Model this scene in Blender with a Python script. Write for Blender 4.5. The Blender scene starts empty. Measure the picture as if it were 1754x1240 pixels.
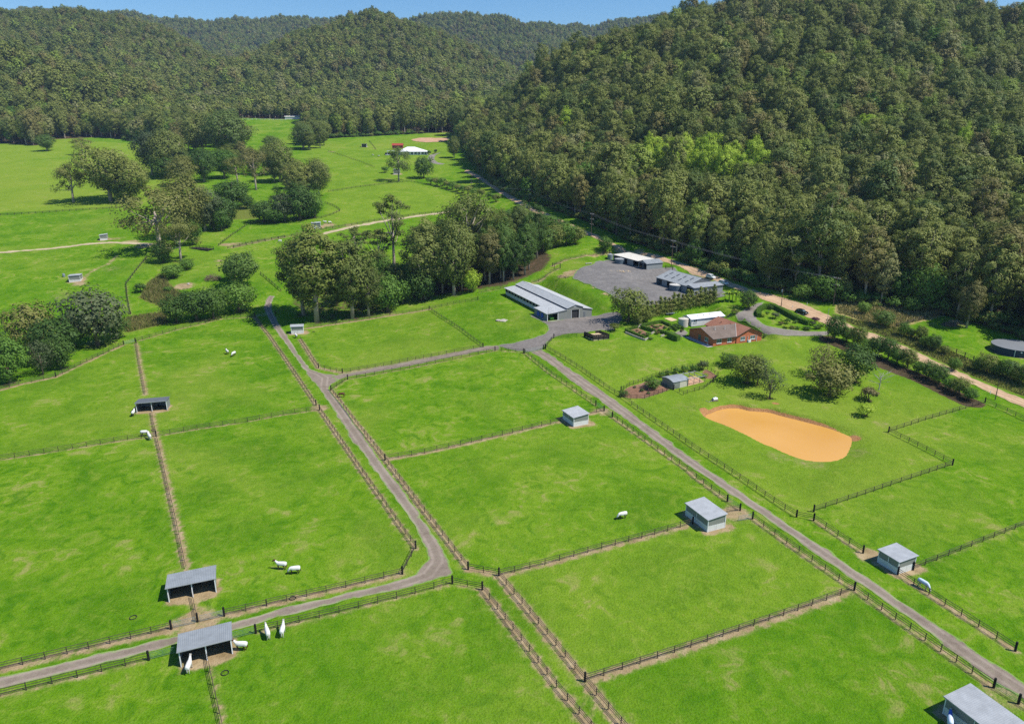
import bpy, bmesh, math, random
import numpy as np
from mathutils import Vector, Matrix
from mathutils.geometry import delaunay_2d_cdt

# ------------------------------------------------------------------ camera, sky, sun, exposure
SC = bpy.context.scene
COL = SC.collection
F_PX = 1207.0; CX, CY = 877.0, 620.0; PITCH = math.radians(17.8); CAMZ = 71.0
cam_d = bpy.data.cameras.new("camera"); cam = bpy.data.objects.new("camera", cam_d); COL.objects.link(cam)
cam_d.sensor_width = 36.0; cam_d.lens = 36.0 * F_PX / 1754.0
cam_d.clip_start = 1.0; cam_d.clip_end = 9000.0
cam.location = (0, 0, CAMZ); cam.rotation_euler = (math.radians(90) - PITCH, 0, 0)
SC.camera = cam

SUN_EL = math.radians(55.0)
SUN_DIR = Vector((0.955, -0.295, 0.0)).normalized()          # horizontal direction towards the sun
w = bpy.data.worlds.new("World"); SC.world = w; w.use_nodes = True
nt = w.node_tree; nt.nodes.clear()
sky = nt.nodes.new("ShaderNodeTexSky"); sky.sky_type = 'NISHITA'; sky.sun_disc = False
sky.sun_elevation = SUN_EL; sky.sun_rotation = math.atan2(SUN_DIR.x, SUN_DIR.y)
sky.altitude = 100; sky.air_density = 1.0; sky.dust_density = 0.15; sky.ozone_density = 4.5
bg = nt.nodes.new("ShaderNodeBackground"); bg.inputs[1].default_value = 0.10
wo = nt.nodes.new("ShaderNodeOutputWorld")
hs = nt.nodes.new('ShaderNodeHueSaturation'); hs.inputs['Saturation'].default_value = 1.25
nt.links.new(sky.outputs[0], hs.inputs['Color']); nt.links.new(hs.outputs[0], bg.inputs[0]); nt.links.new(bg.outputs[0], wo.inputs[0])
sd = bpy.data.lights.new("sun", 'SUN'); sd.energy = 4.6; sd.angle = math.radians(0.5); sd.color = (1.0, 0.955, 0.87)
sun = bpy.data.objects.new("sun", sd); COL.objects.link(sun)
S3 = Vector((SUN_DIR.x*math.cos(SUN_EL), SUN_DIR.y*math.cos(SUN_EL), math.sin(SUN_EL)))
sun.rotation_euler = S3.to_track_quat('Z', 'Y').to_euler(); sun.location = (200, -60, 300)
SC.view_settings.view_transform = 'Standard'; SC.view_settings.look = 'None'
SC.view_settings.exposure = 0.42; SC.view_settings.gamma = 1.0
SC.cycles.max_bounces = 6; SC.cycles.diffuse_bounces = 3; SC.cycles.glossy_bounces = 2
SC.cycles.transmission_bounces = 3; SC.cycles.transparent_max_bounces = 4; SC.cycles.volume_bounces = 0
SC.cycles.use_adaptive_sampling = True; SC.cycles.adaptive_threshold = 0.009
SC.cycles.use_denoising = False

# ------------------------------------------------------------------ terrain functions
SP, CP = math.sin(PITCH), math.cos(PITCH)
def sstep(a, b, x):
    t = np.clip((x - a) / (b - a), 0, 1); return t * t * (3 - 2 * t)
def _prof(pts, sig):
    xs = np.arange(-200, 4000, 2.0); p = np.array(pts); z = np.interp(xs, p[:, 0], p[:, 1])
    k = np.exp(-0.5 * (np.arange(-40, 41) * 2.0 / sig) ** 2); k /= k.sum()
    return xs, np.convolve(np.pad(z, 40, mode='edge'), k, 'valid')
PL = _prof([(0,0),(285,0),(330,8),(420,16),(500,25.6),(620,39),(720,51.6),(830,64),(900,73),(1000,91),(1060,99),(1150,105),(1600,120),(3000,150)], 14)
PR = _prof([(0,0),(190,0),(225,4.5),(250,8.5),(320,14.5),(360,20),(450,32),(600,44),(800,62),(1200,90),(3000,150)], 14)
def base(X, Y):
    t = sstep(-60, 45, X); return (1 - t) * np.interp(Y, *PL) + t * np.interp(Y, *PR)
def ray(px, py):
    u = (px - CX) / F_PX; v = (py - CY) / F_PX
    return np.array([u, CP - v * SP, -SP - v * CP])
def RP(px, py, Y, dz=-23):
    r = ray(px, py); t = Y / r[1]; return (r[0] * t, Y, CAMZ + r[2] * t + dz)
_T = np.concatenate([np.arange(40, 420, .5), np.arange(420, 2500, 2.)])
def unproj(px, py, h):
    r = ray(px, py); z = CAMZ + r[2] * _T - h(r[0] * _T, r[1] * _T)
    i = int(np.argmax(z < 0)); a, b = _T[i - 1], _T[i]
    za, zb = z[i - 1], z[i]; t = a + (b - a) * za / (za - zb + 1e-9)
    return np.array([r[0] * t, r[1] * t, CAMZ + r[2] * t])
def plane_pt(px, py, z):
    r = ray(px, py); t = (z - CAMZ) / r[2]; return np.array([r[0] * t, r[1] * t, z])
def scale_at(p): return F_PX / (p[1] * CP + (CAMZ - p[2]) * SP)     # photograph pixels per metre
ZT = dict(A=(0,480,480/1754,320/1169), B=(380,480,480/1754,320/1169), C=(0,900,500/1754,340/1193), D=(400,860,500/1754,340/1193),
 E=(850,780,500/1754,330/1158), F=(1300,640,454/1754,320/1236), G=(1300,900,454/1656,340/1240), H=(850,950,500/1754,290/1017),
 I=(900,520,500/1754,280/982), J=(820,350,480/1754,270/987), K=(1200,350,554/1754,370/1171), L=(0,200,480/1653,360/1240),
 M=(400,200,480/1653,360/1240), N=(560,620,340/1109,380/1240), O=(1060,500,140/1736,100/1240), Q=(1060,610,180/1754,90/877),
 R=(1290,480,180/1717,130/1240), S=(630,210,200/1754,130/1140), T=(1170,520,160/1754,90/987), U=(860,470,200/1754,140/1228), W=(650,225,110/1754,75/1196), FULL=(0,0,1,1))
def zp(k, x, y):
    a = ZT[k]; return a[0] + x * a[2], a[1] + y * a[3]

def poly_sdf(X, Y, poly):
    P = np.asarray(poly)[:, :2]; n = len(P); d = np.full(X.shape, 1e18); ins = np.zeros(X.shape, bool)
    for i in range(n):
        a = P[i]; b = P[(i + 1) % n]; e = b - a; L = e @ e + 1e-12
        wx, wy = X - a[0], Y - a[1]; t = np.clip((wx * e[0] + wy * e[1]) / L, 0, 1)
        d = np.minimum(d, (wx - e[0] * t) ** 2 + (wy - e[1] * t) ** 2)
        c = ((a[1] > Y) != (b[1] > Y)) & (X < e[0] * (Y - a[1]) / (e[1] if abs(e[1]) > 1e-12 else 1e-12) + a[0]); ins ^= c
    d = np.sqrt(d); return np.where(ins, -d, d)
def line_dist(X, Y, pts):
    P = np.asarray(pts)[:, :2]; d = np.full(X.shape, 1e18)
    for a, b in zip(P[:-1], P[1:]):
        e = b - a; L = e @ e + 1e-12; wx, wy = X - a[0], Y - a[1]
        t = np.clip((wx * e[0] + wy * e[1]) / L, 0, 1); d = np.minimum(d, (wx - e[0] * t) ** 2 + (wy - e[1] * t) ** 2)
    return np.sqrt(d)

# level pads under the buildings: origin, rotation, u-range, v-range, height, blend
PADS = []
def pad(o, rot, u0, u1, v0, v1, z, bl): PADS.append((o[0], o[1], math.radians(rot), u0, u1, v0, v1, z, bl))
# the pond, traced on its water plane
WATER_Z = -0.75
POND_PX = [zp('I',1080,680), zp('I',1110,660), zp('I',1180,635), zp('I',1270,628), zp('I',1350,645), zp('F',60,256), zp('F',150,280), zp('F',300,318),
 zp('F',450,358), zp('F',570,402), zp('F',612,432), zp('F',605,480), zp('F',570,545), zp('F',500,575), zp('F',400,581), zp('F',290,566), zp('F',180,527),
 zp('F',90,486), zp('I',1430,842), zp('I',1330,790), zp('I',1200,730), zp('I',1120,702)]
def smooth_closed(P, n=140):
    P = np.asarray(P, float); m = len(P); out = []
    for i in range(m):
        a, b, c, d = P[i-1], P[i], P[(i+1) % m], P[(i+2) % m]
        for k in range(n // m + 1):
            t = k / (n // m + 1)
            out.append(0.5*((2*b)+(c-a)*t+(2*a-5*b+4*c-d)*t*t+(-a+3*b-3*c+d)*t**3))
    return np.array(out)
POND = smooth_closed([plane_pt(x, y, WATER_Z) for x, y in POND_PX])
PC = POND.mean(0)
def undul(X, Y):
    return 0.10*np.sin(X*.051+1.3)*np.sin(Y*.043+.4) + 0.07*np.sin(X*.11+Y*.07) + .05*np.sin(X*.19-Y*.16+2)
def ground(X, Y):
    X = np.asarray(X, float); Y = np.asarray(Y, float)
    z = base(X, Y) + undul(X, Y) * sstep(40, 90, Y)
    for (ox, oy, r, u0, u1, v0, v1, zz, bl) in PADS:
        c, s = math.cos(r), math.sin(r); dx, dy = X - ox, Y - oy; u = dx*c + dy*s; v = -dx*s + dy*c
        d = np.hypot(np.maximum(np.maximum(u0-u, u-u1), 0), np.maximum(np.maximum(v0-v, v-v1), 0))
        wt = 1 - sstep(0, bl, d); z = z*(1-wt) + zz*wt
    m = (np.abs(X-PC[0]) < 60) & (np.abs(Y-PC[1]) < 50)
    if np.any(m):
        xm, ym, zm = X[m] if X.ndim else X, Y[m] if Y.ndim else Y, z[m] if z.ndim else z
        sd_ = poly_sdf(xm, ym, POND)
        far = sstep(-6, 8, (ym-PC[1]) + .12*(xm-PC[0])); bank = 5.0 - 3.2*far
        top = zm + .35*far*(1-sstep(2, 9, sd_))
        zo = WATER_Z - .05 + (top - WATER_Z + .05) * sstep(-.2, 1, sd_/bank)
        zi = WATER_Z - .05 - .9*sstep(0, 3, -sd_)
        zn = np.where(sd_ > 0, zo, zi)
        if z.ndim: z[m] = zn
        else: z = zn
    return z
def GP(k, x, y): return unproj(*zp(k, x, y), ground)
def gz(x, y): return float(ground(np.array([x]), np.array([y]))[0])

# buildings that need level ground: anchor pixel, then pad
BARN_Z, HOUSE_Z, SH1_Z, SH2_Z, OUT_Z = 6.3, 4.6, 13.9, 10.4, 6.6
BARN_O = plane_pt(*zp('J',430,733), BARN_Z); HOUSE_O = plane_pt(*zp('J',1465,890), HOUSE_Z)
SH1_O = plane_pt(*zp('J',1050,412), SH1_Z); SH2_O = plane_pt(*zp('J',1345,570), SH2_Z)
_r = math.radians(22); OUT_O = np.array([HOUSE_O[0]+4.6*math.cos(_r)-18.6*math.sin(_r), HOUSE_O[1]+4.6*math.sin(_r)+18.6*math.cos(_r), OUT_Z])
BARN_R, HOUSE_R, SH1_R, SH2_R, OUT_R = 23, 22, 25, 25, 22
pad(BARN_O, BARN_R, -1, 20, -3, 49, BARN_Z, 9)
pad(SH1_O, SH1_R, -4, 10, -2, 30, SH1_Z, 10)
pad(SH2_O, SH2_R, -4, 17, -2, 28, SH2_Z, 10)
pad(OUT_O, OUT_R, -4, 16, -1, 12, OUT_Z, 6)
pad(HOUSE_O, HOUSE_R, -3, 23, -0.6, 16.5, HOUSE_Z, 3)

TANK_C = GP('K',1712,800); WH_C = GP('W',520,650); RED_C = GP('W',350,470)
pad(TANK_C, 0, -6, 6, -6, 6, float(TANK_C[2]), 6)
pad(WH_C, 6, -3, 32, -2, 20, float(WH_C[2]), 14); pad(RED_C, 4, -1, 13, -1, 9, float(RED_C[2]), 10)

# hills: ridge lines (x, y, z) with a fall-off on each side
def ridge(k, pts): return (k, np.array(pts))
RIDGES = [
 ridge(.42, [RP(2150,150,930), RP(1900,118,900), RP(1754,66,870), RP(1690,40,860), RP(1610,14,855), RP(1540,-6,850), RP(1400,-22,845), RP(1250,-2,850), RP(1160,32,870), RP(1050,92,950), RP(950,146,1030), RP(880,176,1100), RP(825,196,1160)]),
 ridge(.50, [RP(1540,-6,850), RP(1600,125,640,-20), RP(1650,262,470,-16)]),
 ridge(.50, [RP(1900,118,900), RP(1950,190,600,-20), RP(1980,310,420,-16)]),
 ridge(.50, [RP(1250,-2,850), RP(1240,125,680,-20), RP(1250,240,530,-16)]),
 ridge(.48, [RP(1050,92,950), RP(1020,170,780,-20), RP(1000,240,640,-16)]),
 ridge(.50, [RP(270,142,1230,-18), RP(330,120,1290), RP(390,100,1350), RP(450,78,1420), RP(500,58,1480), RP(560,32,1530), RP(600,18,1550), RP(640,16,1560), RP(690,26,1570), RP(745,52,1600), RP(800,88,1650), RP(860,132,1700), RP(905,158,1750)]),
 ridge(.52, [RP(620,16,1555), RP(600,95,1330), RP(560,155,1180,-18)]),
 ridge(.52, [RP(690,26,1570), RP(720,115,1350), RP(735,170,1200,-18)]),
 ridge(.42, [RP(660,34,2750), RP(740,26,2700), RP(800,20,2650), RP(850,24,2650), RP(900,36,2700), RP(960,42,2800), RP(1010,44,2900), RP(1080,28,2950), RP(1140,26,2950), RP(1300,34,2950)]),
 ridge(.46, [RP(800,20,2650), RP(870,80,2350), RP(950,125,2100,-16)]),
 ridge(.42, [RP(60,10,2900), RP(225,18,2900), RP(300,31,2900), RP(400,30,2950), RP(520,26,2950), RP(660,34,2900)]),
 ridge(.46, [RP(400,30,2950), RP(390,75,2400), RP(385,110,2000,-16)]),
 ridge(.48, [RP(-300,-6,1500), RP(-100,5,1520), RP(60,8,1540), RP(150,12,1560), RP(215,24,1580), RP(262,46,1620), RP(310,72,1680), RP(360,104,1760)]),
 ridge(.51, [RP(150,12,1560), RP(190,80,1380), RP(250,135,1240,-16)]),
 ridge(.53, [RP(-300,36,980), RP(-60,56,1000), RP(0,66,1010), RP(70,84,1020), RP(135,104,1030), RP(210,144,1050), RP(270,170,1080,-16)]),
]
def hill_noise(X, Y):
    return (7*np.sin(X*.0131+1.7*np.sin(Y*.006))*np.sin(Y*.0117+.6) + 4.5*np.sin(X*.031+Y*.022+1.1) + 3*np.sin(X*.045-Y*.052) )
def hills(X, Y):
    X = np.asarray(X, float); Y = np.asarray(Y, float); acc = np.full(X.shape, -60.0)
    for k, P in RIDGES:
        for a, b in zip(P[:-1], P[1:]):
            e = (b - a)[:2]; L = e @ e; wx, wy = X - a[0], Y - a[1]; t = np.clip((wx*e[0] + wy*e[1]) / L, 0, 1)
            d = np.hypot(wx - e[0]*t, wy - e[1]*t); h = a[2] + (b[2]-a[2])*t - k*(np.sqrt(d*d + 30.0**2) - 30.0)
            m = np.maximum(acc, h); acc = m + 2.5*np.log(np.exp((acc-m)/2.5) + np.exp((h-m)/2.5)) - 2.5*math.log(2)*np.exp(-np.abs(acc-h)/2.5)*.6
    return acc
def terrain(X, Y):
    g = ground(X, Y); h = hills(X, Y) + hill_noise(np.asarray(X, float), np.asarray(Y, float))
    # a hill rises out of the valley floor with a soft foot; the farm itself (nearest 330 m, and the open fields) is not touched
    d = h - g; s = 14.0
    lift = np.where(d > 3*s, d, s*np.log1p(np.exp(np.clip(d/s, -30, 30))) )
    lift = np.maximum(lift - s*math.log(2)*np.exp(-np.abs(d)/s)*.0, 0)
    return g + lift * OPEN(X, Y)
def OPEN(X, Y):
    # 0 inside the farm land (field polygon), 1 out in the forest
    return sstep(0, 120, poly_sdf(np.asarray(X, float), np.asarray(Y, float), FARM))
# outline of the open farm land, traced on the valley floor
FARM_PX = [(2100,700),(1900,625),(1754,588),(1650,552),(1560,536),(1500,531),(1430,521),(1300,497),(1250,482),(1160,447),(1070,416),(1010,388),(950,366),(905,350),(850,326),(812,296),(795,268),(775,234),(772,228),
 (700,231),(620,235),(560,238),(535,243),(522,236),(516,206),(412,203),(404,232),(330,240),(262,248),(250,245),(170,236),(95,240),(70,252),(0,247),(-250,250)]
FARM = [unproj(x, y, base) for x, y in FARM_PX]
FARM = [(p[0], p[1]) for p in FARM] + [(-900, 500), (-500, 20), (-200, -40), (200, -40), (500, 60)]

# ------------------------------------------------------------------ materials
def new_mat(name):
    m = bpy.data.materials.new(name); m.use_nodes = True; n = m.node_tree; n.nodes.clear()
    out = n.nodes.new("ShaderNodeOutputMaterial"); bs = n.nodes.new("ShaderNodeBsdfPrincipled")
    n.links.new(bs.outputs[0], out.inputs[0]); bs.inputs['Specular IOR Level'].default_value = 0.3
    return m, n, bs
def N(n, t, **kw):
    x = n.nodes.new("ShaderNode" + t)
    for k, v in kw.items(): setattr(x, k, v)
    return x
def noise(n, scale, detail=3, rough=.55, coord=None, dist=0.0):
    t = N(n, "TexNoise"); t.inputs['Scale'].default_value = scale; t.inputs['Detail'].default_value = detail; t.inputs['Roughness'].default_value = rough
    t.inputs['Distortion'].default_value = dist
    if coord is not None: n.links.new(coord, t.inputs['Vector'])
    return t.outputs['Fac']
def ramp(n, fac, stops):
    r = N(n, "ValToRGB"); e = r.color_ramp.elements
    while len(e) < len(stops): e.new(.5)
    for i, (p, c) in enumerate(stops): e[i].position = p; e[i].color = (*c, 1)
    n.links.new(fac, r.inputs[0]); return r.outputs[0]
def mix(n, fac, a, b, mode='MIX'):
    m = N(n, "Mix", data_type='RGBA', blend_type=mode)
    for s, v in ((0, fac), (6, a), (7, b)):
        if hasattr(v, 'is_linked') or hasattr(v, 'node'): n.links.new(v, m.inputs[s])
        else: m.inputs[s].default_value = v if s == 0 else (*v, 1)
    return m.outputs[2]
def math_n(n, op, a, b=None, clamp=False):
    m = N(n, "Math", operation=op); m.use_clamp = clamp
    for i, v in enumerate((a, b)):
        if v is None: continue
        if hasattr(v, 'node'): n.links.new(v, m.inputs[i])
        else: m.inputs[i].default_value = v
    return m.outputs[0]
def mapr(n, v, a, b, c=0.0, d=1.0):
    m = N(n, "MapRange"); m.interpolation_type = 'SMOOTHSTEP'; n.links.new(v, m.inputs[0])
    for i, x in zip((1, 2, 3, 4), (a, b, c, d)): m.inputs[i].default_value = x
    return m.outputs[0]
def attr(n, name):
    a = N(n, "Attribute"); a.attribute_name = name; return a.outputs['Fac']
def bump(n, bs, h, strength, dist=.1):
    b = N(n, "Bump"); b.inputs['Strength'].default_value = strength; b.inputs['Distance'].default_value = dist
    n.links.new(h, b.inputs['Height']); n.links.new(b.outputs[0], bs.inputs['Normal'])
def geo_pos(n): return N(n, "NewGeometry").outputs['Position']
MATS = {}
def simple(name, col, rough=.7, var=.18, scale=1.2, metal=0.0, streak=False, bumps=0.0):
    """flat paint or surface: colour with soft uneven weathering"""
    if name in MATS: return MATS[name]
    m, n, bs = new_mat(name); tc = N(n, "TexCoord").outputs['Object']; p = geo_pos(n)
    f1 = noise(n, scale, 4, .6, p); f2 = noise(n, scale*9, 3, .6, p)
    f = math_n(n, 'ADD', math_n(n, 'MULTIPLY', f1, .65), math_n(n, 'MULTIPLY', f2, .35))
    lo = tuple(c*(1-var) for c in col); hi = tuple(min(1, c*(1+var)) for c in col)
    c = ramp(n, f, [(.3, lo), (.7, hi)])
    n.links.new(c, bs.inputs['Base Color']); bs.inputs['Roughness'].default_value = rough; bs.inputs['Metallic'].default_value = metal
    if bumps: bump(n, bs, f2, bumps, .05)
    MATS[name] = m; return m
simple('fence_black', (.045,.035,.029), .7, .3, 3)
simple('rail_brown', (.082,.062,.048), .75, .3, 3)
simple('strainer_black', (.012,.011,.011), .8, .3, 3)
simple('gate_steel', (.30,.34,.32), .45, .15, 3, .4)
simple('gate_green', (.10,.20,.13), .5, .15, 3)
simple('roof_grey', (.33,.345,.36), .45, .20, .8, .0)
simple('roof_bluegrey', (.255,.275,.29), .5, .20, .8)
simple('roof_dark', (.115,.125,.14), .5, .20, .6)
simple('roof_pale', (.52,.50,.46), .55, .10, .6)
simple('roof_white', (.78,.79,.80), .5, .06, .6)
simple('wall_grey', (.21,.225,.225), .6, .10, .8)
simple('wall_olive', (.215,.225,.205), .6, .10, .8)
simple('wall_shed', (.25,.27,.275), .6, .08, .6)
simple('wall_white', (.62,.62,.60), .7, .14, 1.6)
simple('trim_white', (.70,.71,.72), .5, .05, 1)
simple('trim_dark', (.045,.046,.05), .5, .1, 1)
simple('timber', (.20,.145,.10), .8, .25, 2)
simple('timber_dark', (.035,.028,.024), .8, .25, 2)
simple('pole_timber', (.115,.075,.055), .8, .25, 2)
simple('concrete', (.42,.40,.37), .85, .12, 1)
simple('stone', (.40,.36,.30), .9, .22, 2)
simple('tank_blue', (.095,.135,.165), .5, .08, .7)
simple('tank_navy', (.025,.04,.075), .45, .1, .5)
simple('tank_roof', (.19,.20,.21), .55, .08, .5)
simple('tank_cream', (.52,.48,.40), .6, .06, .5)
simple('tank_grey', (.20,.24,.27), .5, .08, .6)
simple('inside_shade', (.03,.03,.033), .9, .2, 1)  # near-black colour standing in for the shade inside open buildings
simple('glass', (.10,.14,.14), .12, .15, .6)
simple('rubber', (.018,.018,.018), .85, .2, 3)
simple('rug_white', (.66,.65,.62), .85, .07, 1.5)
simple('rug_blue', (.06,.13,.50), .8, .1, 1.5)
simple('rug_pale', (.58,.66,.80), .85, .06, 1.5)
simple('horse_brown', (.10,.042,.018), .6, .25, 3)
simple('horse_dark', (.030,.020,.015), .6, .25, 3)
simple('horse_grey', (.42,.40,.37), .65, .15, 3)
simple('car_black', (.010,.011,.014), .16, .1, .4)
simple('car_white', (.72,.73,.75), .2, .04, .4)
simple('buggy_green', (.10,.32,.05), .4, .08, .6)
simple('blue_cloth', (.03,.10,.42), .8, .15, 1)
simple('red_roof', (.34,.06,.035), .55, .15, .5)
simple('red_wall', (.22,.05,.04), .7, .1, .5)
simple('sand', (.58,.44,.27), .95, .10, 1.2)
simple('wire', (.22,.22,.23), .5, .1, 1)
simple('bark_pale', (.36,.30,.24), .85, .28, 1.4)
simple('bark_brown', (.16,.115,.085), .9, .28, 1.4)
simple('dead_wood', (.40,.36,.33), .9, .2, 2)
simple('brush', (.17,.115,.085), .95, .35, 2)
simple('insulator', (.55,.55,.56), .4, .1, 2)
simple('marker_white', (.75,.75,.74), .5, .05, 2)

def mat_brick():
    m, n, bs = new_mat('brick_red'); tc = N(n, "TexCoord").outputs['Object']
    sp = N(n, "SeparateXYZ"); n.links.new(tc, sp.inputs[0]); cb = N(n, "CombineXYZ")
    n.links.new(math_n(n, 'ADD', sp.outputs[0], sp.outputs[1]), cb.inputs[0]); n.links.new(sp.outputs[2], cb.inputs[1])
    b = N(n, "TexBrick"); n.links.new(cb.outputs[0], b.inputs['Vector']); b.inputs['Scale'].default_value = 1.0
    b.inputs['Brick Width'].default_value = .24; b.inputs['Row Height'].default_value = .086; b.inputs['Mortar Size'].default_value = .008
    b.inputs['Color1'].default_value = (.62,.150,.048,1); b.inputs['Color2'].default_value = (.50,.115,.040,1); b.inputs['Mortar'].default_value = (.40,.24,.17,1)
    f = noise(n, .7, 3, .6, tc); c = mix(n, math_n(n, 'MULTIPLY', f, .35), b.outputs[0], (.30,.08,.035))
    n.links.new(c, bs.inputs['Base Color']); bs.inputs['Roughness'].default_value = .85; MATS['brick_red'] = m
mat_brick()
def mat_tiles(name, c1, c2):
    m, n, bs = new_mat(name); tc = N(n, "TexCoord").outputs['Object']
    f = noise(n, .35, 4, .65, tc); g = noise(n, 2.6, 3, .6, tc)
    c = ramp(n, math_n(n, 'ADD', math_n(n, 'MULTIPLY', f, .6), math_n(n, 'MULTIPLY', g, .4)), [(.32, c1), (.68, c2)])
    n.links.new(c, bs.inputs['Base Color']); bs.inputs['Roughness'].default_value = .8; MATS[name] = m
mat_tiles('tiles_brown', (.29,.125,.074), (.40,.19,.12)); mat_tiles('tiles_grey', (.15,.112,.088), (.24,.188,.155))

def mat_ground():
    m, n, bs = new_mat('grass'); p = geo_pos(n)
    big = noise(n, .018, 4, .55, p, .6); mid = noise(n, .060, 5, .60, p, .8); fine = noise(n, .55, 5, .65, p); tiny = noise(n, 3.2, 3, .7, p)
    st = N(n, "Mapping"); st.inputs['Scale'].default_value = (.5, .14, .5); st.inputs['Rotation'].default_value = (0, 0, math.radians(-24)); n.links.new(p, st.inputs[0])
    strk = noise(n, .9, 4, .6, st.outputs[0], .4)
    blot = noise(n, .26, 4, .6, p, 1.2)
    g1 = ramp(n, mid, [(.34, (.048,.148,.004)), (.46, (.086,.205,.007)), (.58, (.140,.258,.012)), (.74, (.220,.285,.040))])
    g2 = ramp(n, fine, [(.28, (.064,.160,.006)), (.5, (.116,.226,.011)), (.72, (.200,.282,.036))])
    c = mix(n, .40, g1, g2)
    c = mix(n, mapr(n, blot, .49, .32, 0, .74), c, (.050,.152,.005))
    c = mix(n, mapr(n, blot, .53, .72, 0, .48), c, (.215,.282,.040))
    c = mix(n, mapr(n, strk, .56, .78, 0, .22), c, (.235,.275,.062))
    tone = attr(n, 'tone')
    c = mix(n, mapr(n, tone, .0, 1.0, 0, .55), c, (.215,.282,.034))
    c = mix(n, mapr(n, tone, .0, -1.0, 0, .55), c, (.072,.175,.008))
    c = mix(n, mapr(n, big, .48, .70, 0, .45), c, (.215,.272,.038))
    c = mix(n, mapr(n, big, .42, .26, 0, .45), c, (.070,.185,.007))
    c = mix(n, math_n(n, 'MULTIPLY', mapr(n, blot, .50, .70, 0, .62), mapr(n, mid, .49, .62)), c, (.295,.265,.100))
    spk = noise(n, 1.7, 2, .5, p); c = mix(n, mapr(n, spk, .71, .77, 0, .35), c, (.36,.33,.09)); c = mix(n, mapr(n, spk, .29, .24, 0, .4), c, (.04,.105,.006))
    c = mix(n, mapr(n, math_n(n, 'ADD', attr(n, 'lush'), math_n(n, 'MULTIPLY', math_n(n, 'SUBTRACT', fine, .5), 1.2)), .4, .8, 0, .7), c, (.040,.150,.005))
    t = ramp(n, tiny, [(.25, (.58,.63,.50)), (.5, (1,1,1)), (.78, (1.32,1.25,1.3))])
    c = mix(n, .85, c, t, 'MULTIPLY')
    # pasture that has dried off, straw-coloured rank grass
    dry = attr(n, 'dry'); c = mix(n, mapr(n, math_n(n, 'ADD', dry, math_n(n, 'MULTIPLY', math_n(n, 'SUBTRACT', fine, .5), 1.1)), .35, .75), c, ramp(n, tiny, [(.3, (.20,.175,.055)), (.7, (.42,.34,.15))]))
    rank = attr(n, 'rank'); c = mix(n, mapr(n, math_n(n, 'ADD', rank, math_n(n, 'MULTIPLY', math_n(n, 'SUBTRACT', fine, .5), 1.1)), .35, .7), c, ramp(n, tiny, [(.3, (.075,.115,.015)), (.7, (.19,.20,.045))]))
    # bare earth worn along the fences, at the gates and round the shelters
    d = math_n(n, 'ADD', attr(n, 'dirt'), math_n(n, 'ADD', math_n(n, 'MULTIPLY', math_n(n, 'SUBTRACT', fine, .5), 1.5), math_n(n, 'MULTIPLY', math_n(n, 'SUBTRACT', tiny, .5), .5)))
    ec = ramp(n, noise(n, .4, 4, .6, p), [(.3, (.25,.165,.095)), (.55, (.38,.27,.165)), (.75, (.46,.35,.225))])
    c = mix(n, mapr(n, d, .22, .62, 0, .30), c, (.26,.24,.09))
    c = mix(n, mapr(n, d, .52, .95, 0, .88), c, ec)
    cl = math_n(n, 'ADD', attr(n, 'clay'), math_n(n, 'MULTIPLY', math_n(n, 'SUBTRACT', fine, .5), .7))
    c = mix(n, mapr(n, cl, .35, .65), c, ramp(n, tiny, [(.3, (.24,.11,.04)), (.7, (.44,.24,.11))]))
    lit = math_n(n, 'ADD', attr(n, 'litter'), math_n(n, 'MULTIPLY', math_n(n, 'SUBTRACT', fine, .5), 1.2))
    c = mix(n, mapr(n, lit, .35, .75), c, ramp(n, fine, [(.3, (.045,.040,.020)), (.55, (.085,.062,.036)), (.75, (.15,.095,.06))]))
    n.links.new(c, bs.inputs['Base Color']); bs.inputs['Roughness'].default_value = 1.0; bs.inputs['Specular IOR Level'].default_value = 0.0
    bump(n, bs, math_n(n, 'ADD', tiny, math_n(n, 'MULTIPLY', fine, 1.5)), .65, .35)
    MATS['grass'] = m
mat_ground()
def mat_gravel(name, c1, c2, c3, edge=(.10,.20,.02)):
    m, n, bs = new_mat(name); p = geo_pos(n)
    f = noise(n, .16, 5, .65, p, .6); g = noise(n, 1.1, 4, .65, p); h = noise(n, 7, 3, .7, p)
    c = ramp(n, math_n(n, 'ADD', math_n(n, 'MULTIPLY', f, .5), math_n(n, 'MULTIPLY', g, .5)), [(.33, c1), (.5, c2), (.68, c3)])
    c = mix(n, .6, c, ramp(n, h, [(.25, (.62,.62,.62)), (.5, (1,1,1)), (.78, (1.35,1.35,1.35))]), 'MULTIPLY')
    e = math_n(n, 'ADD', attr(n, 'edge'), math_n(n, 'MULTIPLY', math_n(n, 'SUBTRACT', g, .5), .9))
    c = mix(n, mapr(n, e, .55, .9, 0, .75), c, ramp(n, h, [(.3, edge), (.7, tuple(min(1,x*2.1) for x in edge))]))
    off = math_n(n, 'ABSOLUTE', attr(n, 'wheel')); rut = mapr(n, math_n(n, 'ABSOLUTE', math_n(n, 'SUBTRACT', off, .82)), .42, .08, 0, 1)
    c = mix(n, math_n(n, 'MULTIPLY', rut, mapr(n, f, .3, .6, .15, .5)), c, tuple(x*1.3 for x in c3))
    c = mix(n, math_n(n, 'MULTIPLY', mapr(n, off, .40, .10, 0, 1), mapr(n, g, .45, .68, 0, .45)), c, tuple(x*.9+y*.25 for x, y in zip(c1, edge)))
    n.links.new(c, bs.inputs['Base Color']); bs.inputs['Roughness'].default_value = .95; bs.inputs['Specular IOR Level'].default_value = .15
    bump(n, bs, math_n(n, 'ADD', h, g), .5, .12); MATS[name] = m
mat_gravel('lane_gravel', (.165,.128,.098), (.225,.180,.142), (.285,.235,.190))
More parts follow.
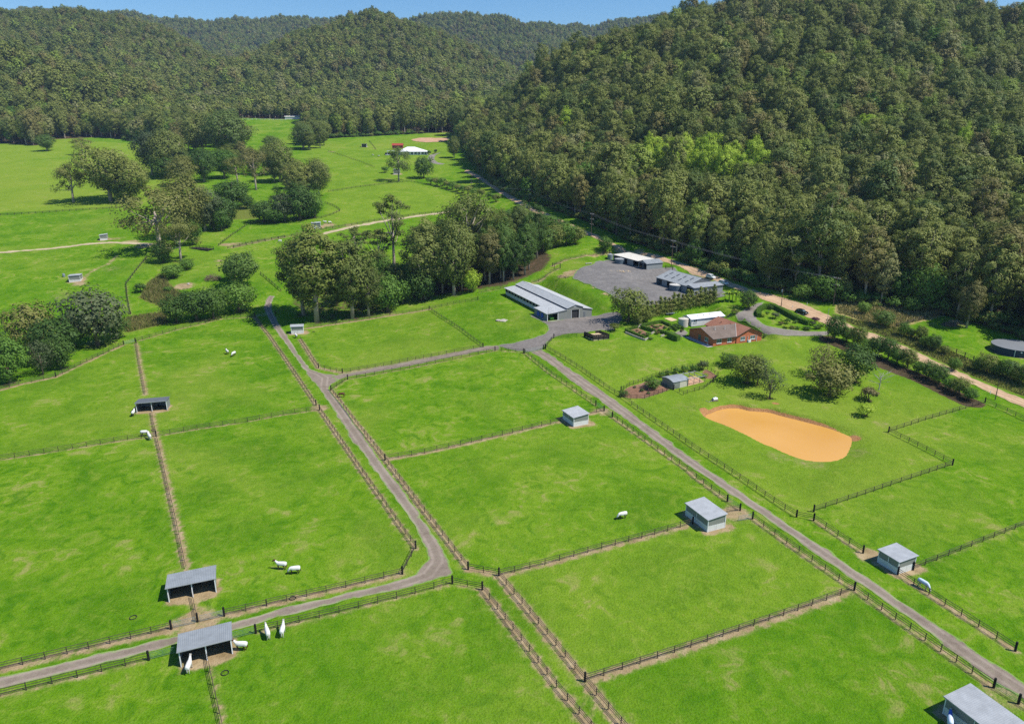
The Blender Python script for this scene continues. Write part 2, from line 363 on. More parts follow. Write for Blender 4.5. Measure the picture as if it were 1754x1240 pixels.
mat_gravel('yard_gravel', (.115,.107,.103), (.168,.158,.152), (.235,.218,.205))
mat_gravel('barn_gravel', (.130,.115,.102), (.180,.160,.145), (.25,.22,.20))
mat_gravel('dirt_road', (.33,.215,.125), (.44,.295,.180), (.54,.38,.25), (.16,.20,.05))
mat_gravel('sandy_track', (.32,.25,.15), (.42,.33,.21), (.50,.41,.28), (.16,.22,.04))
mat_gravel('drive_gravel', (.155,.135,.115), (.21,.185,.16), (.28,.25,.22))
mat_gravel('soil', (.15,.075,.045), (.22,.12,.075), (.29,.17,.11), (.15,.13,.05))
mat_gravel('arena_dirt', (.36,.20,.12), (.48,.29,.18), (.56,.36,.24), (.22,.22,.06))
def mat_water():
    m, n, bs = new_mat('muddy_water'); p = geo_pos(n)
    c = ramp(n, noise(n, .05, 3, .5, p, .5), [(.3, (.545,.280,.062)), (.7, (.61,.325,.085))])
    n.links.new(c, bs.inputs['Base Color']); bs.inputs['Roughness'].default_value = .22; bs.inputs['IOR'].default_value = 1.33
    bump(n, bs, noise(n, 1.6, 3, .6, p), .10, .05); MATS['muddy_water'] = m
mat_water()

LEAFS = {}
def leaf(name, c1, c2, c3, trans=.28, patch=None):
    """foliage: tint per clump (vertex attribute), per tree (object random) and by stand (slow noise on the tree's place)"""
    m = bpy.data.materials.new(name); m.use_nodes = True; n = m.node_tree; n.nodes.clear()
    out = N(n, "OutputMaterial"); oi = N(n, "ObjectInfo")
    rnd = oi.outputs['Random']; t = attr(n, 'tint')
    st = noise(n, .012, 3, .6, oi.outputs['Location'])
    f = math_n(n, 'ADD', math_n(n, 'MULTIPLY', rnd, .42), math_n(n, 'ADD', math_n(n, 'MULTIPLY', t, .38), math_n(n, 'MULTIPLY', math_n(n, 'SUBTRACT', st, .5), .75)), True)
    c = ramp(n, math_n(n, 'ADD', f, .10), [(.12, c1), (.5, c2), (.88, c3)])
    if patch:
        r2 = math_n(n, 'FRACT', math_n(n, 'MULTIPLY', rnd, 7.31))
        for lo, hi, pc in patch:
            sel = math_n(n, 'MULTIPLY', math_n(n, 'GREATER_THAN', r2, lo), math_n(n, 'LESS_THAN', r2, hi))
            c = mix(n, math_n(n, 'MULTIPLY', sel, .62), c, mix(n, t, tuple(x*.75 for x in pc), tuple(x*1.25 for x in pc)))
    d = N(n, "BsdfPrincipled"); d.inputs['Roughness'].default_value = .62; d.inputs['Specular IOR Level'].default_value = .22
    n.links.new(c, d.inputs['Base Color']); tr = N(n, "BsdfTranslucent"); n.links.new(mix(n, .5, c, (.16,.24,.03)), tr.inputs[0])
    ms = N(n, "MixShader"); ms.inputs[0].default_value = trans
    n.links.new(d.outputs[0], ms.inputs[1]); n.links.new(tr.outputs[0], ms.inputs[2]); n.links.new(ms.outputs[0], out.inputs[0])
    LEAFS[name] = m; MATS[name] = m
leaf('leaf_gum', (.098,.130,.027), (.158,.194,.042), (.240,.262,.068), patch=[(.0,.12,(.205,.165,.065)), (.12,.28,(.088,.148,.036)), (.28,.36,(.245,.295,.070))])
leaf('leaf_forest', (.118,.150,.030), (.198,.228,.048), (.300,.315,.078), patch=[(.0,.09,(.240,.185,.070)), (.09,.24,(.082,.142,.034)), (.24,.30,(.28,.38,.055)), (.30,.38,(.310,.300,.135))])
leaf('leaf_dense', (.040,.084,.014), (.075,.143,.024), (.132,.211,.041))
leaf('leaf_green', (.059,.131,.017), (.106,.207,.026), (.172,.290,.043))
leaf('leaf_lime', (.28,.42,.026), (.38,.52,.042), (.48,.58,.07), .32)
leaf('leaf_grey', (.060,.086,.036), (.098,.128,.054), (.150,.178,.082))
leaf('leaf_rust', (.120,.100,.034), (.165,.135,.050), (.21,.18,.075))
leaf('leaf_bronze', (.137,.150,.033), (.194,.203,.050), (.266,.247,.073))
leaf('leaf_purple', (.075,.020,.040), (.110,.030,.060), (.150,.050,.085))
leaf('leaf_hedge', (.055,.125,.010), (.085,.170,.016), (.125,.215,.026), .2)
leaf('leaf_olive', (.111,.147,.027), (.171,.206,.039), (.260,.277,.067))

# ------------------------------------------------------------------ mesh helpers
def make_mesh(name, verts, faces, mat=None, smooth=False):
    me = bpy.data.meshes.new(name); me.from_pydata([tuple(v) for v in verts], [], faces)
    if mat: me.materials.append(MATS[mat] if isinstance(mat, str) else mat)
    if smooth:
        me.polygons.foreach_set('use_smooth', np.ones(len(me.polygons), bool))
    me.update(); return me
def np_mesh(name, V, Fq, mats=(), midx=None, attrs=None, smooth=False):
    V = np.ascontiguousarray(V, np.float32); Fq = np.ascontiguousarray(Fq, np.int32); k = Fq.shape[1]
    me = bpy.data.meshes.new(name); me.vertices.add(len(V)); me.vertices.foreach_set('co', V.ravel())
    me.loops.add(Fq.size); me.loops.foreach_set('vertex_index', Fq.ravel())
    me.polygons.add(len(Fq)); me.polygons.foreach_set('loop_start', np.arange(0, Fq.size, k, dtype=np.int32))
    if midx is not None: me.polygons.foreach_set('material_index', np.ascontiguousarray(midx, np.int32))
    if smooth: me.polygons.foreach_set('use_smooth', np.ones(len(Fq), bool))
    for m_ in mats: me.materials.append(MATS[m_])
    for a, v in (attrs or {}).items():
        at = me.attributes.new(a, 'FLOAT', 'POINT'); at.data.foreach_set('value', np.ascontiguousarray(v, np.float32))
    me.update(calc_edges=True); me.validate(); return me
def link(name, me, parent=None, loc=(0,0,0), rotz=0.0, scale=None):
    o = bpy.data.objects.new(name, me); COL.objects.link(o); o.location = loc; o.rotation_euler = (0, 0, rotz)
    if scale is not None: o.scale = scale
    if parent is not None: o.parent = parent
    return o
def tag(o, label=None, cat=None, group=None, kind=None):
    if label: o['label'] = label
    if cat: o['category'] = cat
    if group: o['group'] = group
    if kind: o['kind'] = kind
    return o
def thing(name, label, cat, loc=(0,0,0), rotz=0.0, group=None):
    o = link(name, None, None, loc, rotz); o.empty_display_size = .5
    return tag(o, label, cat, group)
class MB:
    def __init__(s): s.v = []; s.f = []
    def add(s, V, Fs):
        b = len(s.v); s.v += [tuple(map(float, q)) for q in V]; s.f += [tuple(i + b for i in f) for f in Fs]; return s
    def box(s, x0, x1, y0, y1, z0, z1):
        return s.add([(x0,y0,z0),(x1,y0,z0),(x1,y1,z0),(x0,y1,z0),(x0,y0,z1),(x1,y0,z1),(x1,y1,z1),(x0,y1,z1)],
                     [(0,3,2,1),(4,5,6,7),(0,1,5,4),(1,2,6,5),(2,3,7,6),(3,0,4,7)])
    def prism(s, poly, ext):          # polygon in 3-D, extruded by a vector
        n = len(poly); P = [np.array(p, float) for p in poly]; e = np.array(ext, float)
        return s.add(P + [p + e for p in P], [tuple(range(n))[::-1], tuple(range(n, 2*n))] + [(i, (i+1) % n, n+(i+1) % n, n+i) for i in range(n)])
    def tube(s, pts, rad, seg=6, caps=True):
        P = [np.array(p, float) for p in pts]; n = len(P); R = rad if hasattr(rad, '__len__') else [rad]*n; V = []; Fs = []
        for i in range(n):
            d = P[min(i+1, n-1)] - P[max(i-1, 0)]; d /= (np.linalg.norm(d) + 1e-9)
            a = np.cross(d, (0, 0, 1.) if abs(d[2]) < .9 else (1., 0, 0)); a /= np.linalg.norm(a); b = np.cross(d, a)
            for k in range(seg):
                t = 2*math.pi*k/seg; V.append(P[i] + R[i]*(a*math.cos(t) + b*math.sin(t)))
        for i in range(n-1):
            for k in range(seg): Fs.append((i*seg+k, i*seg+(k+1) % seg, (i+1)*seg+(k+1) % seg, (i+1)*seg+k))
        if caps: Fs += [tuple(range(seg))[::-1], tuple(range((n-1)*seg, n*seg))]
        return s.add(V, Fs)
    def lathe(s, prof, seg=24, c=(0, 0)):
        V = []; Fs = []; n = len(prof)
        for r, z in prof:
            for k in range(seg):
                t = 2*math.pi*k/seg; V.append((c[0]+r*math.cos(t), c[1]+r*math.sin(t), z))
        for i in range(n-1):
            for k in range(seg): Fs.append((i*seg+k, i*seg+(k+1) % seg, (i+1)*seg+(k+1) % seg, (i+1)*seg+k))
        Fs += [tuple(range(seg))[::-1], tuple(range((n-1)*seg, n*seg))]
        return s.add(V, Fs)
    def sheet(s, a, b, c, d, pitch=.3, rib=.035, th=.03):
        """ribbed metal sheet over the quad a-b (low edge), d-c (high edge): ribs run from a to d"""
        a, b, c, d = [np.array(q, float) for q in (a, b, c, d)]; L = np.linalg.norm(b-a); n = max(2, int(L/pitch)); nn = np.cross(b-a, d-a); nn /= np.linalg.norm(nn)
        if nn[2] < 0: nn = -nn
        T = []
        for i in range(n):
            for q, h in ((0, 0), (.62, 0), (.72, rib), (.9, rib)): T.append(((i+q)/n, h))
        T.append((1, 0)); V = []; Fs = []
        for t, h in T: V += [a+(b-a)*t+nn*h, d+(c-d)*t+nn*h]
        m = len(T)
        for i in range(m-1): Fs.append((2*i, 2*i+2, 2*i+3, 2*i+1))
        s.add(V, Fs); s.add([a-nn*th, b-nn*th, c-nn*th, d-nn*th], [(3, 2, 1, 0)])
        return s.add([a, b, c, d, a-nn*th, b-nn*th, c-nn*th, d-nn*th], [(0,4,5,1), (1,5,6,2), (2,6,7,3), (3,7,4,0)])
    def build(s, name, mat, parent=None, loc=(0,0,0), rotz=0.0, smooth=False):
        return link(name, make_mesh(name, s.v, s.f, mat, smooth), parent, loc, rotz)

# ------------------------------------------------------------------ ground sheet (filled in after the fences are laid out)
def axis(lims):
    out = []
    for a, b, s0, s1 in lims:
        x = a; n = 0; L = b - a
        while x < b - 1e-6: out.append(x); x += s0 + (s1 - s0)*((x - a)/L)
    out.append(lims[-1][1]); return np.array(out)
GX = axis([(-3400,-700,60,22),(-700,-240,18,2.6),(-240,-120,2.0,1.05),(-120,42,1.0,1.0),(42,112,.55,.55),(112,170,1.0,1.0),(170,240,1.05,1.6),(240,700,2.6,16),(700,2600,20,60)])
GY = axis([(20,70,4,1.2),(70,138,1.0,1.0),(138,188,.55,.55),(188,300,1.0,1.0),(300,420,1.1,2.2),(420,900,2.4,5),(900,3300,6,28)])
gxx, gyy = np.meshgrid(GX, GY)
GA = {k: np.zeros(gxx.shape) for k in ('dirt', 'dry', 'rank', 'clay', 'litter', 'lush', 'tone')}
def paint(key, sdf_fn, bb, w_in, w_out, amt=1.0, margin=8):
    """raise a wear attribute: amt inside w_in metres of the shape, fading to 0 at w_out"""
    i0, i1 = np.searchsorted(GX, (bb[0]-margin, bb[2]+margin)); j0, j1 = np.searchsorted(GY, (bb[1]-margin, bb[3]+margin))
    if i1 <= i0 or j1 <= j0: return
    sl = (slice(j0, j1), slice(i0, i1)); d = sdf_fn(gxx[sl], gyy[sl]); v = amt*(1 - sstep(w_in, w_out, d)); GA[key][sl] = np.maximum(GA[key][sl], v)
def bbox(P): P = np.asarray(P); return (P[:,0].min(), P[:,1].min(), P[:,0].max(), P[:,1].max())
def paint_line(key, pts, w_in, w_out, amt=1.0): paint(key, lambda X, Y: line_dist(X, Y, pts), bbox(pts), w_in, w_out, amt)
def paint_poly(key, pts, w_in, w_out, amt=1.0): paint(key, lambda X, Y: poly_sdf(X, Y, pts), bbox(pts), w_in, w_out, amt, 20)
def paint_spot(key, p, r, amt=1.0, soft=.6): paint(key, lambda X, Y: np.hypot(X-p[0], Y-p[1]), (p[0]-r, p[1]-r, p[0]+r, p[1]+r), r*(1-soft), r, amt)

def resample(P, step):
    P = np.asarray(P, float); d = np.r_[0, np.cumsum(np.hypot(*(np.diff(P[:, :2], axis=0).T)))]
    n = max(1, int(round(d[-1]/step))); t = np.linspace(0, d[-1], n+1)
    return np.stack([np.interp(t, d, P[:, i]) for i in range(P.shape[1])], 1)
def smooth_open(P, it=3):
    P = np.asarray(P, float)
    for _ in range(it):
        Q = [P[0]]
        for a, b in zip(P[:-1], P[1:]): Q += [.75*a+.25*b, .25*a+.75*b]
        Q.append(P[-1]); P = np.array(Q)
    return P
rs = np.random.RandomState(5)
def side_dist(X, Y, pts):
    P = np.asarray(pts)[:, :2]; best = np.full(X.shape, 1e18); sg = np.ones(X.shape)
    for a, b in zip(P[:-1], P[1:]):
        e = b - a; L = e @ e + 1e-12; wx, wy = X - a[0], Y - a[1]; t = np.clip((wx*e[0] + wy*e[1])/L, 0, 1); d = (wx-e[0]*t)**2 + (wy-e[1]*t)**2
        k = d < best; best = np.where(k, d, best); sg = np.where(k, np.sign(e[0]*wy - e[1]*wx), sg)
    return np.sqrt(best)*np.where(sg == 0, 1, sg)
def sheet_poly(name, outline, mat, lift=.04, grid=2.5, jag=.18, label=None, wheels=None):
    """a road or yard surface: the outline (world xy, closed) filled and draped on the ground"""
    O = np.asarray(outline)[:, :2]; O = resample(np.vstack([O, O[:1]]), .9)[:-1]
    if jag:
        j = rs.randn(len(O)); j = (j + np.roll(j, 1) + np.roll(j, -1))/1.8
        T = np.roll(O, -1, 0) - np.roll(O, 1, 0); T /= (np.linalg.norm(T, axis=1)[:, None] + 1e-9)
        O = O + np.stack([-T[:, 1], T[:, 0]], 1)*(j*jag)[:, None]
    b = bbox(O); X, Y = np.meshgrid(np.arange(b[0], b[2], grid), np.arange(b[1], b[3], grid)); X = X.ravel() + rs.rand(X.size)*.3; Y = Y.ravel()
    dd = poly_sdf(X, Y, O); k = dd < -.45; pts = [Vector(p) for p in O] + [Vector(p) for p in np.stack([X[k], Y[k]], 1)]
    n = len(O); r = delaunay_2d_cdt(pts, [(i, (i+1) % n) for i in range(n)], [], 1, 1e-4)
    V = np.array([(p.x, p.y) for p in r[0]]); z = ground(V[:, 0], V[:, 1]) + lift
    me = make_mesh(name, np.c_[V, z], [tuple(f) for f in r[2]], mat, True)
    d = poly_sdf(V[:, 0], V[:, 1], O); e = np.clip(1 + d/.75, 0, 1)
    at = me.attributes.new('edge', 'FLOAT', 'POINT'); at.data.foreach_set('value', e.astype(np.float32))
    wv = np.full(len(V), 9.0, np.float32)
    if wheels is not None: wv = side_dist(V[:,0], V[:,1], wheels).astype(np.float32)
    at = me.attributes.new('wheel', 'FLOAT', 'POINT'); at.data.foreach_set('value', wv)
    o = link(name, me); o['kind'] = 'structure'
    if label: o['label'] = label
    return o
def G2(lst): return [GP(*q) if isinstance(q[0], str) else unproj(q[0], q[1], ground) for q in lst]
def band(name, left, right, mat, lift=.04, wheels=True, grid=.9, jag=.18, it=2):
    Lw, Rw = smooth_open(G2(left), it), smooth_open(G2(right), it)
    n = 60; a = resample(Lw, 1.0); b = resample(Rw, 1.0)
    ta = np.linspace(0, 1, n); A = np.stack([np.interp(ta, np.linspace(0,1,len(a)), a[:, i]) for i in (0,1)], 1); B = np.stack([np.interp(ta, np.linspace(0,1,len(b)), b[:, i]) for i in (0,1)], 1)
    return sheet_poly(name, np.vstack([Lw[:, :2], Rw[::-1, :2]]), mat, lift, grid, jag, wheels=(A+B)/2 if wheels else None)
def track(name, pts, width, mat, lift=.04, jag=.2, grid=1.2, it=2):
    P = smooth_open([p[:2] for p in G2(pts)], it); P = resample(P, 2.0); T = np.gradient(P, axis=0); T /= np.linalg.norm(T, axis=1)[:, None]; Nn = np.stack([-T[:, 1], T[:, 0]], 1)
    W = width if hasattr(width, '__len__') else (width, width); wv = np.linspace(W[0], W[1], len(P))[:, None]/2
    return sheet_poly(name, np.vstack([P+Nn*wv, (P-Nn*wv)[::-1]]), mat, lift, grid, jag, wheels=P)

# ------------------------------------------------------------------ roads, yards, water
lane_l = [('C',-160,955),('C',0,912),('C',500,792),('C',1060,662),('C',1400,590),('D',300,634),('D',500,590),('D',800,520),('D',1000,468),('D',1090,428),('D',1142,385),('D',1165,335),('D',1158,285),('D',1130,210),('D',1060,100),('D',990,0),('B',850,1050),('B',780,940),('B',690,800),('B',620,692),('B',540,600),('B',450,468),('B',330,308),('B',272,212),('B',262,165),('B',278,120),('B',300,95)]
lane_r = [('C',-160,1020),('C',0,978),('C',500,860),('C',1070,710),('C',1400,640),('D',350,672),('D',650,602),('D',900,547),('D',1060,507),('D',1200,470),('D',1320,438),('D',1308,400),('D',1275,322),('D',1250,262),('D',1200,190),('D',1130,88),('B',1000,1140),('B',870,950),('B',765,795),('B',668,690),('B',682,655),('B',760,608),('B',690,588),('B',640,585),('B',580,570),('B',528,535),('B',440,398),('B',345,245),('B',316,192),('B',310,145),('B',335,100)]
band('gravel_lane', lane_l, lane_r, 'lane_gravel', .045, True, .9)
band('cross_lane', [('B',690,600),('B',800,578),('B',1000,540),('B',1300,482),('B',1600,420),('B',1700,405),('J',60,888),('J',130,882)], [('B',720,628),('B',800,603),('B',1000,568),('B',1300,510),('B',1600,448),('B',1710,432),('J',60,915),('J',130,912)], 'lane_gravel', .06, False, .9)
sheet_poly('barn_yard', smooth_closed(G2([('J',120,885),('J',240,862),('J',340,838),('J',425,800),('J',432,770),('J',405,742),('J',330,705),('J',318,690),('J',345,690),('J',432,733),('J',570,715),('J',705,700),('J',830,676),('J',900,690),('J',890,740),('J',835,792),('J',760,790),('J',660,806),('J',560,812),('J',470,838),('J',430,868),('J',405,900),('J',350,925),('J',285,922),('J',200,912)])), 'barn_gravel', .10, 1.1, .15)
band('drive_lane', [('J',292,915),('I',40,290),('I',200,408),('I',500,622),('I',700,768),('I',900,918),('I',985,982),('G',115,0),('G',450,252),('G',800,472),('G',1100,702),('G',1400,930),('G',1656,1085),('G',1900,1250)],
 [('J',395,910),('I',108,277),('I',300,412),('I',600,620),('I',800,778),('I',1075,982),('G',195,0),('G',560,240),('G',900,480),('G',1200,680),('G',1450,850),('G',1656,985),('G',1900,1150)], 'lane_gravel', .05, True, .9)
sheet_poly('shed_yard', smooth_closed(G2([('J',585,462),('J',600,430),('J',640,398),('J',720,372),('J',810,350),('J',930,360),('J',1050,400),('J',1155,398),('J',1240,402),('J',1240,470),('J',1345,560),('J',1515,545),('J',1560,565),('J',1500,585),('J',1380,585),('J',1200,610),('J',1060,640),('J',930,625),('J',850,585),('J',790,550),('J',700,510),('J',620,480)])), 'yard_gravel', .16, 1.6, .3)
band('dirt_road', [(800,290),(832,305),(868,330),(905,352),(950,372),('J',680,172),('J',770,205),('J',870,262),('J',1000,290),('J',1150,328),('J',1300,375),('J',1450,432),('J',1600,490),('K',250,458),('K',400,492),('K',500,520),('K',620,568),('K',725,618),('K',900,690),('K',1050,742),('K',1280,850),('K',1500,955),('K',1754,1052),('K',2000,1150)],
 [(795,294),(826,310),(862,336),(898,357),(940,378),('J',668,186),('J',740,222),('J',850,280),('J',980,312),('J',1150,360),('J',1280,405),('J',1420,460),('J',1560,515),('K',250,482),('K',330,512),('K',500,582),('K',600,622),('K',700,657),('K',850,712),('K',990,770),('K',1260,882),('K',1450,968),('K',1754,1100),('K',2000,1205)], 'dirt_road', .09, True, 1.2, .3)
sheet_poly('house_drive', smooth_closed(G2([('K',190,600),('K',250,565),('K',300,540),('K',345,530),('K',320,560),('K',290,585),('K',300,615),('K',340,650),('K',400,668),('K',500,682),('K',600,690),('K',695,690),('K',690,712),('K',600,716),('K',480,715),('K',380,712),('K',330,690),('K',250,640)])), 'drive_gravel', .11, 1.0, .2)
track('paddock_track', [('M',440,718),('M',560,682),('M',700,652),('M',850,622),('M',1000,600),('M',1150,577),('M',1345,550),('M',1480,532)], (5.0, 4.5), 'sandy_track', .10, .4, 2.5)
track('paddock_track', [('L',-60,808),('L',150,790),('L',350,775),('L',550,748),('L',720,742),('L',860,752),('L',960,758)], (4.0, 5.0), 'sandy_track', .10, .5, 2.5)
track('house_track', [('S',1090,455),('S',1010,475),('S',945,530),('S',960,580),('S',1040,620),('S',1150,628)], 7.0, 'drive_gravel', .08, .3, 3)
sheet_poly('riding_arena', smooth_closed(G2([('S',650,268),('S',760,238),('S',900,232),('S',1050,236),('S',1235,232),('S',1200,270),('S',1120,290),('S',980,298),('S',840,300)])), 'arena_dirt', .25, 4, .3)
# water surface, a little larger than the shore line so the bank cuts it
Wp = POND[:, :2] + (POND[:, :2]-PC[:2])/np.linalg.norm(POND[:, :2]-PC[:2], axis=1)[:, None]*.35
n_ = len(Wp); wr = delaunay_2d_cdt([Vector(p) for p in Wp], [(i, (i+1) % n_) for i in range(n_)], [], 1, 1e-4)
o = link('pond_water', make_mesh('pond_water', [(p.x, p.y, WATER_Z) for p in wr[0]], [tuple(f) for f in wr[2]], 'muddy_water')); o['kind'] = 'structure'
far_shore = np.array([p[:2] for p in POND if p[1] > PC[1] - .25*(p[0]-PC[0]) - 2])
paint('clay', lambda X, Y: np.abs(poly_sdf(X, Y, POND)) + 2.2*(1-sstep(-7, 6, (Y-PC[1])+.12*(X-PC[0]))), bbox(POND), .35, 1.25, 1.0, 6)
paint_spot('clay', GP('I',1085,660), 3.0, .8); paint_spot('clay', GP('F',625,430), 2.6, .85); paint_spot('clay', GP('I',1505,600), 1.6, .7)
paint_spot('dirt', GP('F',330,590), 6, .55); paint_spot('dirt', GP('F',130,545), 5, .5); paint_spot('dirt', GP('F',640,520), 5, .45)

# ------------------------------------------------------------------ fences and gates
def prism_mesh(name, r, h, seg, mat, taper=1.0, square=False):
    b = MB()
    if square: b.box(-r, r, -r, r, -.25, h)
    else: b.lathe([(r, -.3), (r*taper, h-.03), (r*taper*.8, h)], seg)
    return make_mesh(name, b.v, b.f, mat)
POST = prism_mesh('post', .048, 1.28, 6, 'fence_black', square=True)
STRAINER = prism_mesh('strainer_post', .17, 1.62, 10, 'strainer_black', .96)
FENCE_LINES = []
def fence(label, pts, strain=(1, 1), wear=(1, .9), rails=3, h=1.22, spacing=2.9, name='rail_fence', group=None, mat='rail_brown'):
    W = G2(pts); P = [W[0]]; corner = [0]
    for a, b in zip(W[:-1], W[1:]):
        L = np.hypot(*(b-a)[:2]); k = max(1, int(round(L/spacing)))
        for i in range(1, k+1): P.append(a + (b-a)*i/k)
        corner.append(len(P)-1)
    P = np.array(P); P[:, 2] = ground(P[:, 0], P[:, 1]); FENCE_LINES.append(P)
    if wear: paint_line('dirt', P, wear[0]*.36, wear[0]*1.5, wear[1]*.98)
    o = thing(name, label, 'fence', P[0], 0, group); Q = P - P[0]
    rr = random.Random(len(P)*7+int(P[0][0]*3))
    heights = {3: (.48, .85, h), 4: (.32, .62, .92, h), 2: (.6, h)}[rails]
    for z in heights:
        b = MB(); rail = []
        for q in Q: rail.append(q + np.array([0, 0, z + rr.uniform(-.02, .02)]))
        R = np.array(rail); D = np.gradient(R[:, :2], axis=0) if len(R) > 1 else np.array([[1, 0]]); D /= (np.linalg.norm(D, axis=1)[:, None]+1e-9); S_ = np.c_[-D[:, 1], D[:, 0], 0*D[:, 0]]
        V = []; Fs = []; hh, ww = .038, .024
        for i, q in enumerate(R):
            for sx, sz in ((-1, -1), (1, -1), (1, 1), (-1, 1)): V.append(q + S_[i]*ww*sx + np.array([0, 0, hh*sz]))
        for i in range(len(R)-1):
            for k in range(4): Fs.append((4*i+k, 4*i+(k+1) % 4, 4*i+4+(k+1) % 4, 4*i+4+k))
        Fs += [(3, 2, 1, 0), tuple(range(4*len(R)-4, 4*len(R)))]
        b.add(V, Fs); b.build('rail', mat, o)
    for i, q in enumerate(Q):
        ends = (i == 0 and strain[0]) or (i == len(Q)-1 and strain[1]) or (i in corner and 0 < i < len(Q)-1 and len(strain) > 2)
        if (i == 0 and not strain[0]) or (i == len(Q)-1 and not strain[1]): continue
        if ends: link('strainer_post', STRAINER, o, q, rr.uniform(0, 3))
        else:
            d = Q[min(i+1, len(Q)-1)] - Q[max(i-1, 0)]
            c = link('post', POST, o, q + np.array([0, 0, rr.uniform(-.04, .04)]), math.atan2(d[1], d[0])); c.rotation_euler[0] = rr.uniform(-.03, .03)
    return o
def far_fence(label, pts, spacing=4.0, h=1.2, rails=3, mat='fence_black', th=.10, wear=None, name='rail_fence'):
    W = G2(pts); P = resample(np.array(W), spacing); P[:, 2] = ground(P[:, 0], P[:, 1]); b = MB(); Q = P - P[0]
    for q in Q: b.box(q[0]-th, q[0]+th, q[1]-th, q[1]+th, q[2]-.2, q[2]+h+.1)
    for z in np.linspace(.45, h, rails): b.tube([q + np.array([0, 0, z]) for q in Q], .055, 4)
    if wear: paint_line('dirt', P, wear[0]*.36, wear[0]*1.5, wear[1]*.98)
    o = b.build(name, mat, None, P[0]); FENCE_LINES.append(P); return tag(o, label, 'fence')
def gate(label, a, b, mat='gate_steel', ang=0.0, h=1.15, bars=5, posts=(0, 0), L=None):
    A, B = G2([a, b]); A[2] = gz(A[0], A[1]); B[2] = gz(B[0], B[1]); d = B - A; L = L or float(np.hypot(d[0], d[1])); sl = (B[2]-A[2])/L
    o = thing('farm_gate', label, 'gate', A, math.atan2(d[1], d[0]) + ang)
    f = MB(); z0 = .22
    f.tube([(.1, 0, z0), (.1, 0, h)], .03); f.tube([(L-.1, 0, z0+sl*L), (L-.1, 0, h+sl*L)], .03)
    f.tube([(.1, 0, h), (L-.1, 0, h+sl*L)], .03); f.tube([(.1, 0, z0), (L-.1, 0, z0+sl*L)], .03); f.build('gate_frame', mat, o)
    for k in range(1, bars-1):
        z = z0 + (h-z0)*k/(bars-1); MB().tube([(.12, 0, z), (L-.12, 0, z+sl*L)], .022).build('bar', mat, o)
    MB().tube([(L*.5, 0, z0+sl*L*.5), (L*.5, 0, h+sl*L*.5)], .02).build('brace', mat, o)
    for i, q in enumerate((0, L)):
        if posts[i]: link('strainer_post', STRAINER, o, (q, 0, sl*q))
    return o
W1 = (1.1, .95); W2 = (.8, .75)
fence('rail fence on the paddock side of the gravel lane, at the lower left edge', [('C',-150,905),('C',0,868),('C',1030,622)], (0,1), W1)
fence('rail fence between the gravel lane and the paddock of two grazing rugged horses', [('C',1348,543),('C',1605,484),('D',197,622),('D',558,540),('D',1015,432)], (1,0), W1)
fence('short angled corner fence at the inside of the gravel lane bend', [('D',1015,432),('D',1095,278)], (1,0), (.8,.4))
fence('long rail fence left of the gravel lane, from bend to cross fence', [('D',1095,278),('N',383,884),('N',265,712),('N',140,532),('N',45,392),('B',612,812)], (1,1), W1)
fence('long rail fence on the left of the gravel lane below the far lane gate', [('B',590,782),('B',520,676),('B',440,557),('B',300,352),('B',207,231)], (1,1), W1)
fence('rail fence crossing the left paddocks, right half towards the lane', [('A',978,978),('A',1235,932),('A',1550,886),('B',160,885),('B',385,843),('B',600,812)], (1,0), W2)
fence('rail fence crossing the left paddocks, left half out to the picture edge', [('A',-200,1158),('A',0,1125),('A',455,1055),('A',800,998),('A',970,980)], (0,0), W2)
fence('rail fence running back from the middle double shelter to the two rugged horses', [('C',1118,262),('C',1085,110),('C',1062,0),('A',1010,1110),('A',980,985)], (0,0), W1)
fence('short rail fence in front of the partition of the far double shelter', [('A',950,830),('A',962,900),('A',976,968)], (0,0), W1)
fence('rail fence running up the paddock behind the far double shelter', [('A',912,716),('A',880,550),('A',853,395)], (0,1), W1)
fence('short rail fence from the middle double shelter to the lane gates', [('C',1158,436),('C',1188,578)], (0,1), W1)
fence('rail fence running out of the picture in front of the near double shelter', [('C',1247,792),('C',1262,880),('C',1298,1040),('C',1340,1220)], (0,0), W2)
fence('rail fence along the creek trees at the far left edge', [('A',-150,715),('A',0,688),('A',120,655),('A',350,605)], (0,1), (1.2,1.0))
fence('rail fence curving up from the creek trees to the small creek gate', [('A',350,605),('A',545,512),('A',775,405)], (0,1), (1.1,.9))
fence('rail fence along the creek from the small creek gate to the lane gate', [('A',848,386),('A',1100,312),('A',1375,245),('A',1595,230)], (1,1), (1.0,.8))
fence('black rail fence along the lower side of the gravel lane at the left edge', [('C',-150,1062),('C',0,1027),('C',467,913),('C',895,808)], (0,1), W2)
fence('black rail fence along the lower side of the gravel lane behind two standing horses', [('C',1538,646),('D',395,723),('D',752,636),('D',1092,550),('D',1315,490)], (1,1), W2)
fence('short black rail fence across the head of the grass laneway', [('D',1315,490),('D',1495,526)], (0,1), W2)
fence('rail fence on the left side of the narrow grass laneway', [('D',1495,526),('D',1632,706),('H',150,516),('H',362,796),('H',570,1042),('H',680,1170)], (0,0), (1.2,1.0))
fence("rail fence right of the gravel lane from the bend to the shelter fence", [('D',1410,405),('D',1255,200),('N',515,800),('N',405,655),('N',325,549)], (1,1), (1.1,1.0))
fence('short rail fence closing the paddock corner beside the gravel lane bend', [('D',1410,405),('D',1595,441)], (0,1), (1.0,1.0))
fence('rail fence on the right of the gravel lane beside the brown horse', [('B',1018,1120),('B',893,962),('B',763,796),('B',683,690)], (0,1), (1.3,1.0))
fence('short angled rail fence at the lane junction corner', [('B',683,690),('B',787,621)], (0,1), W2)
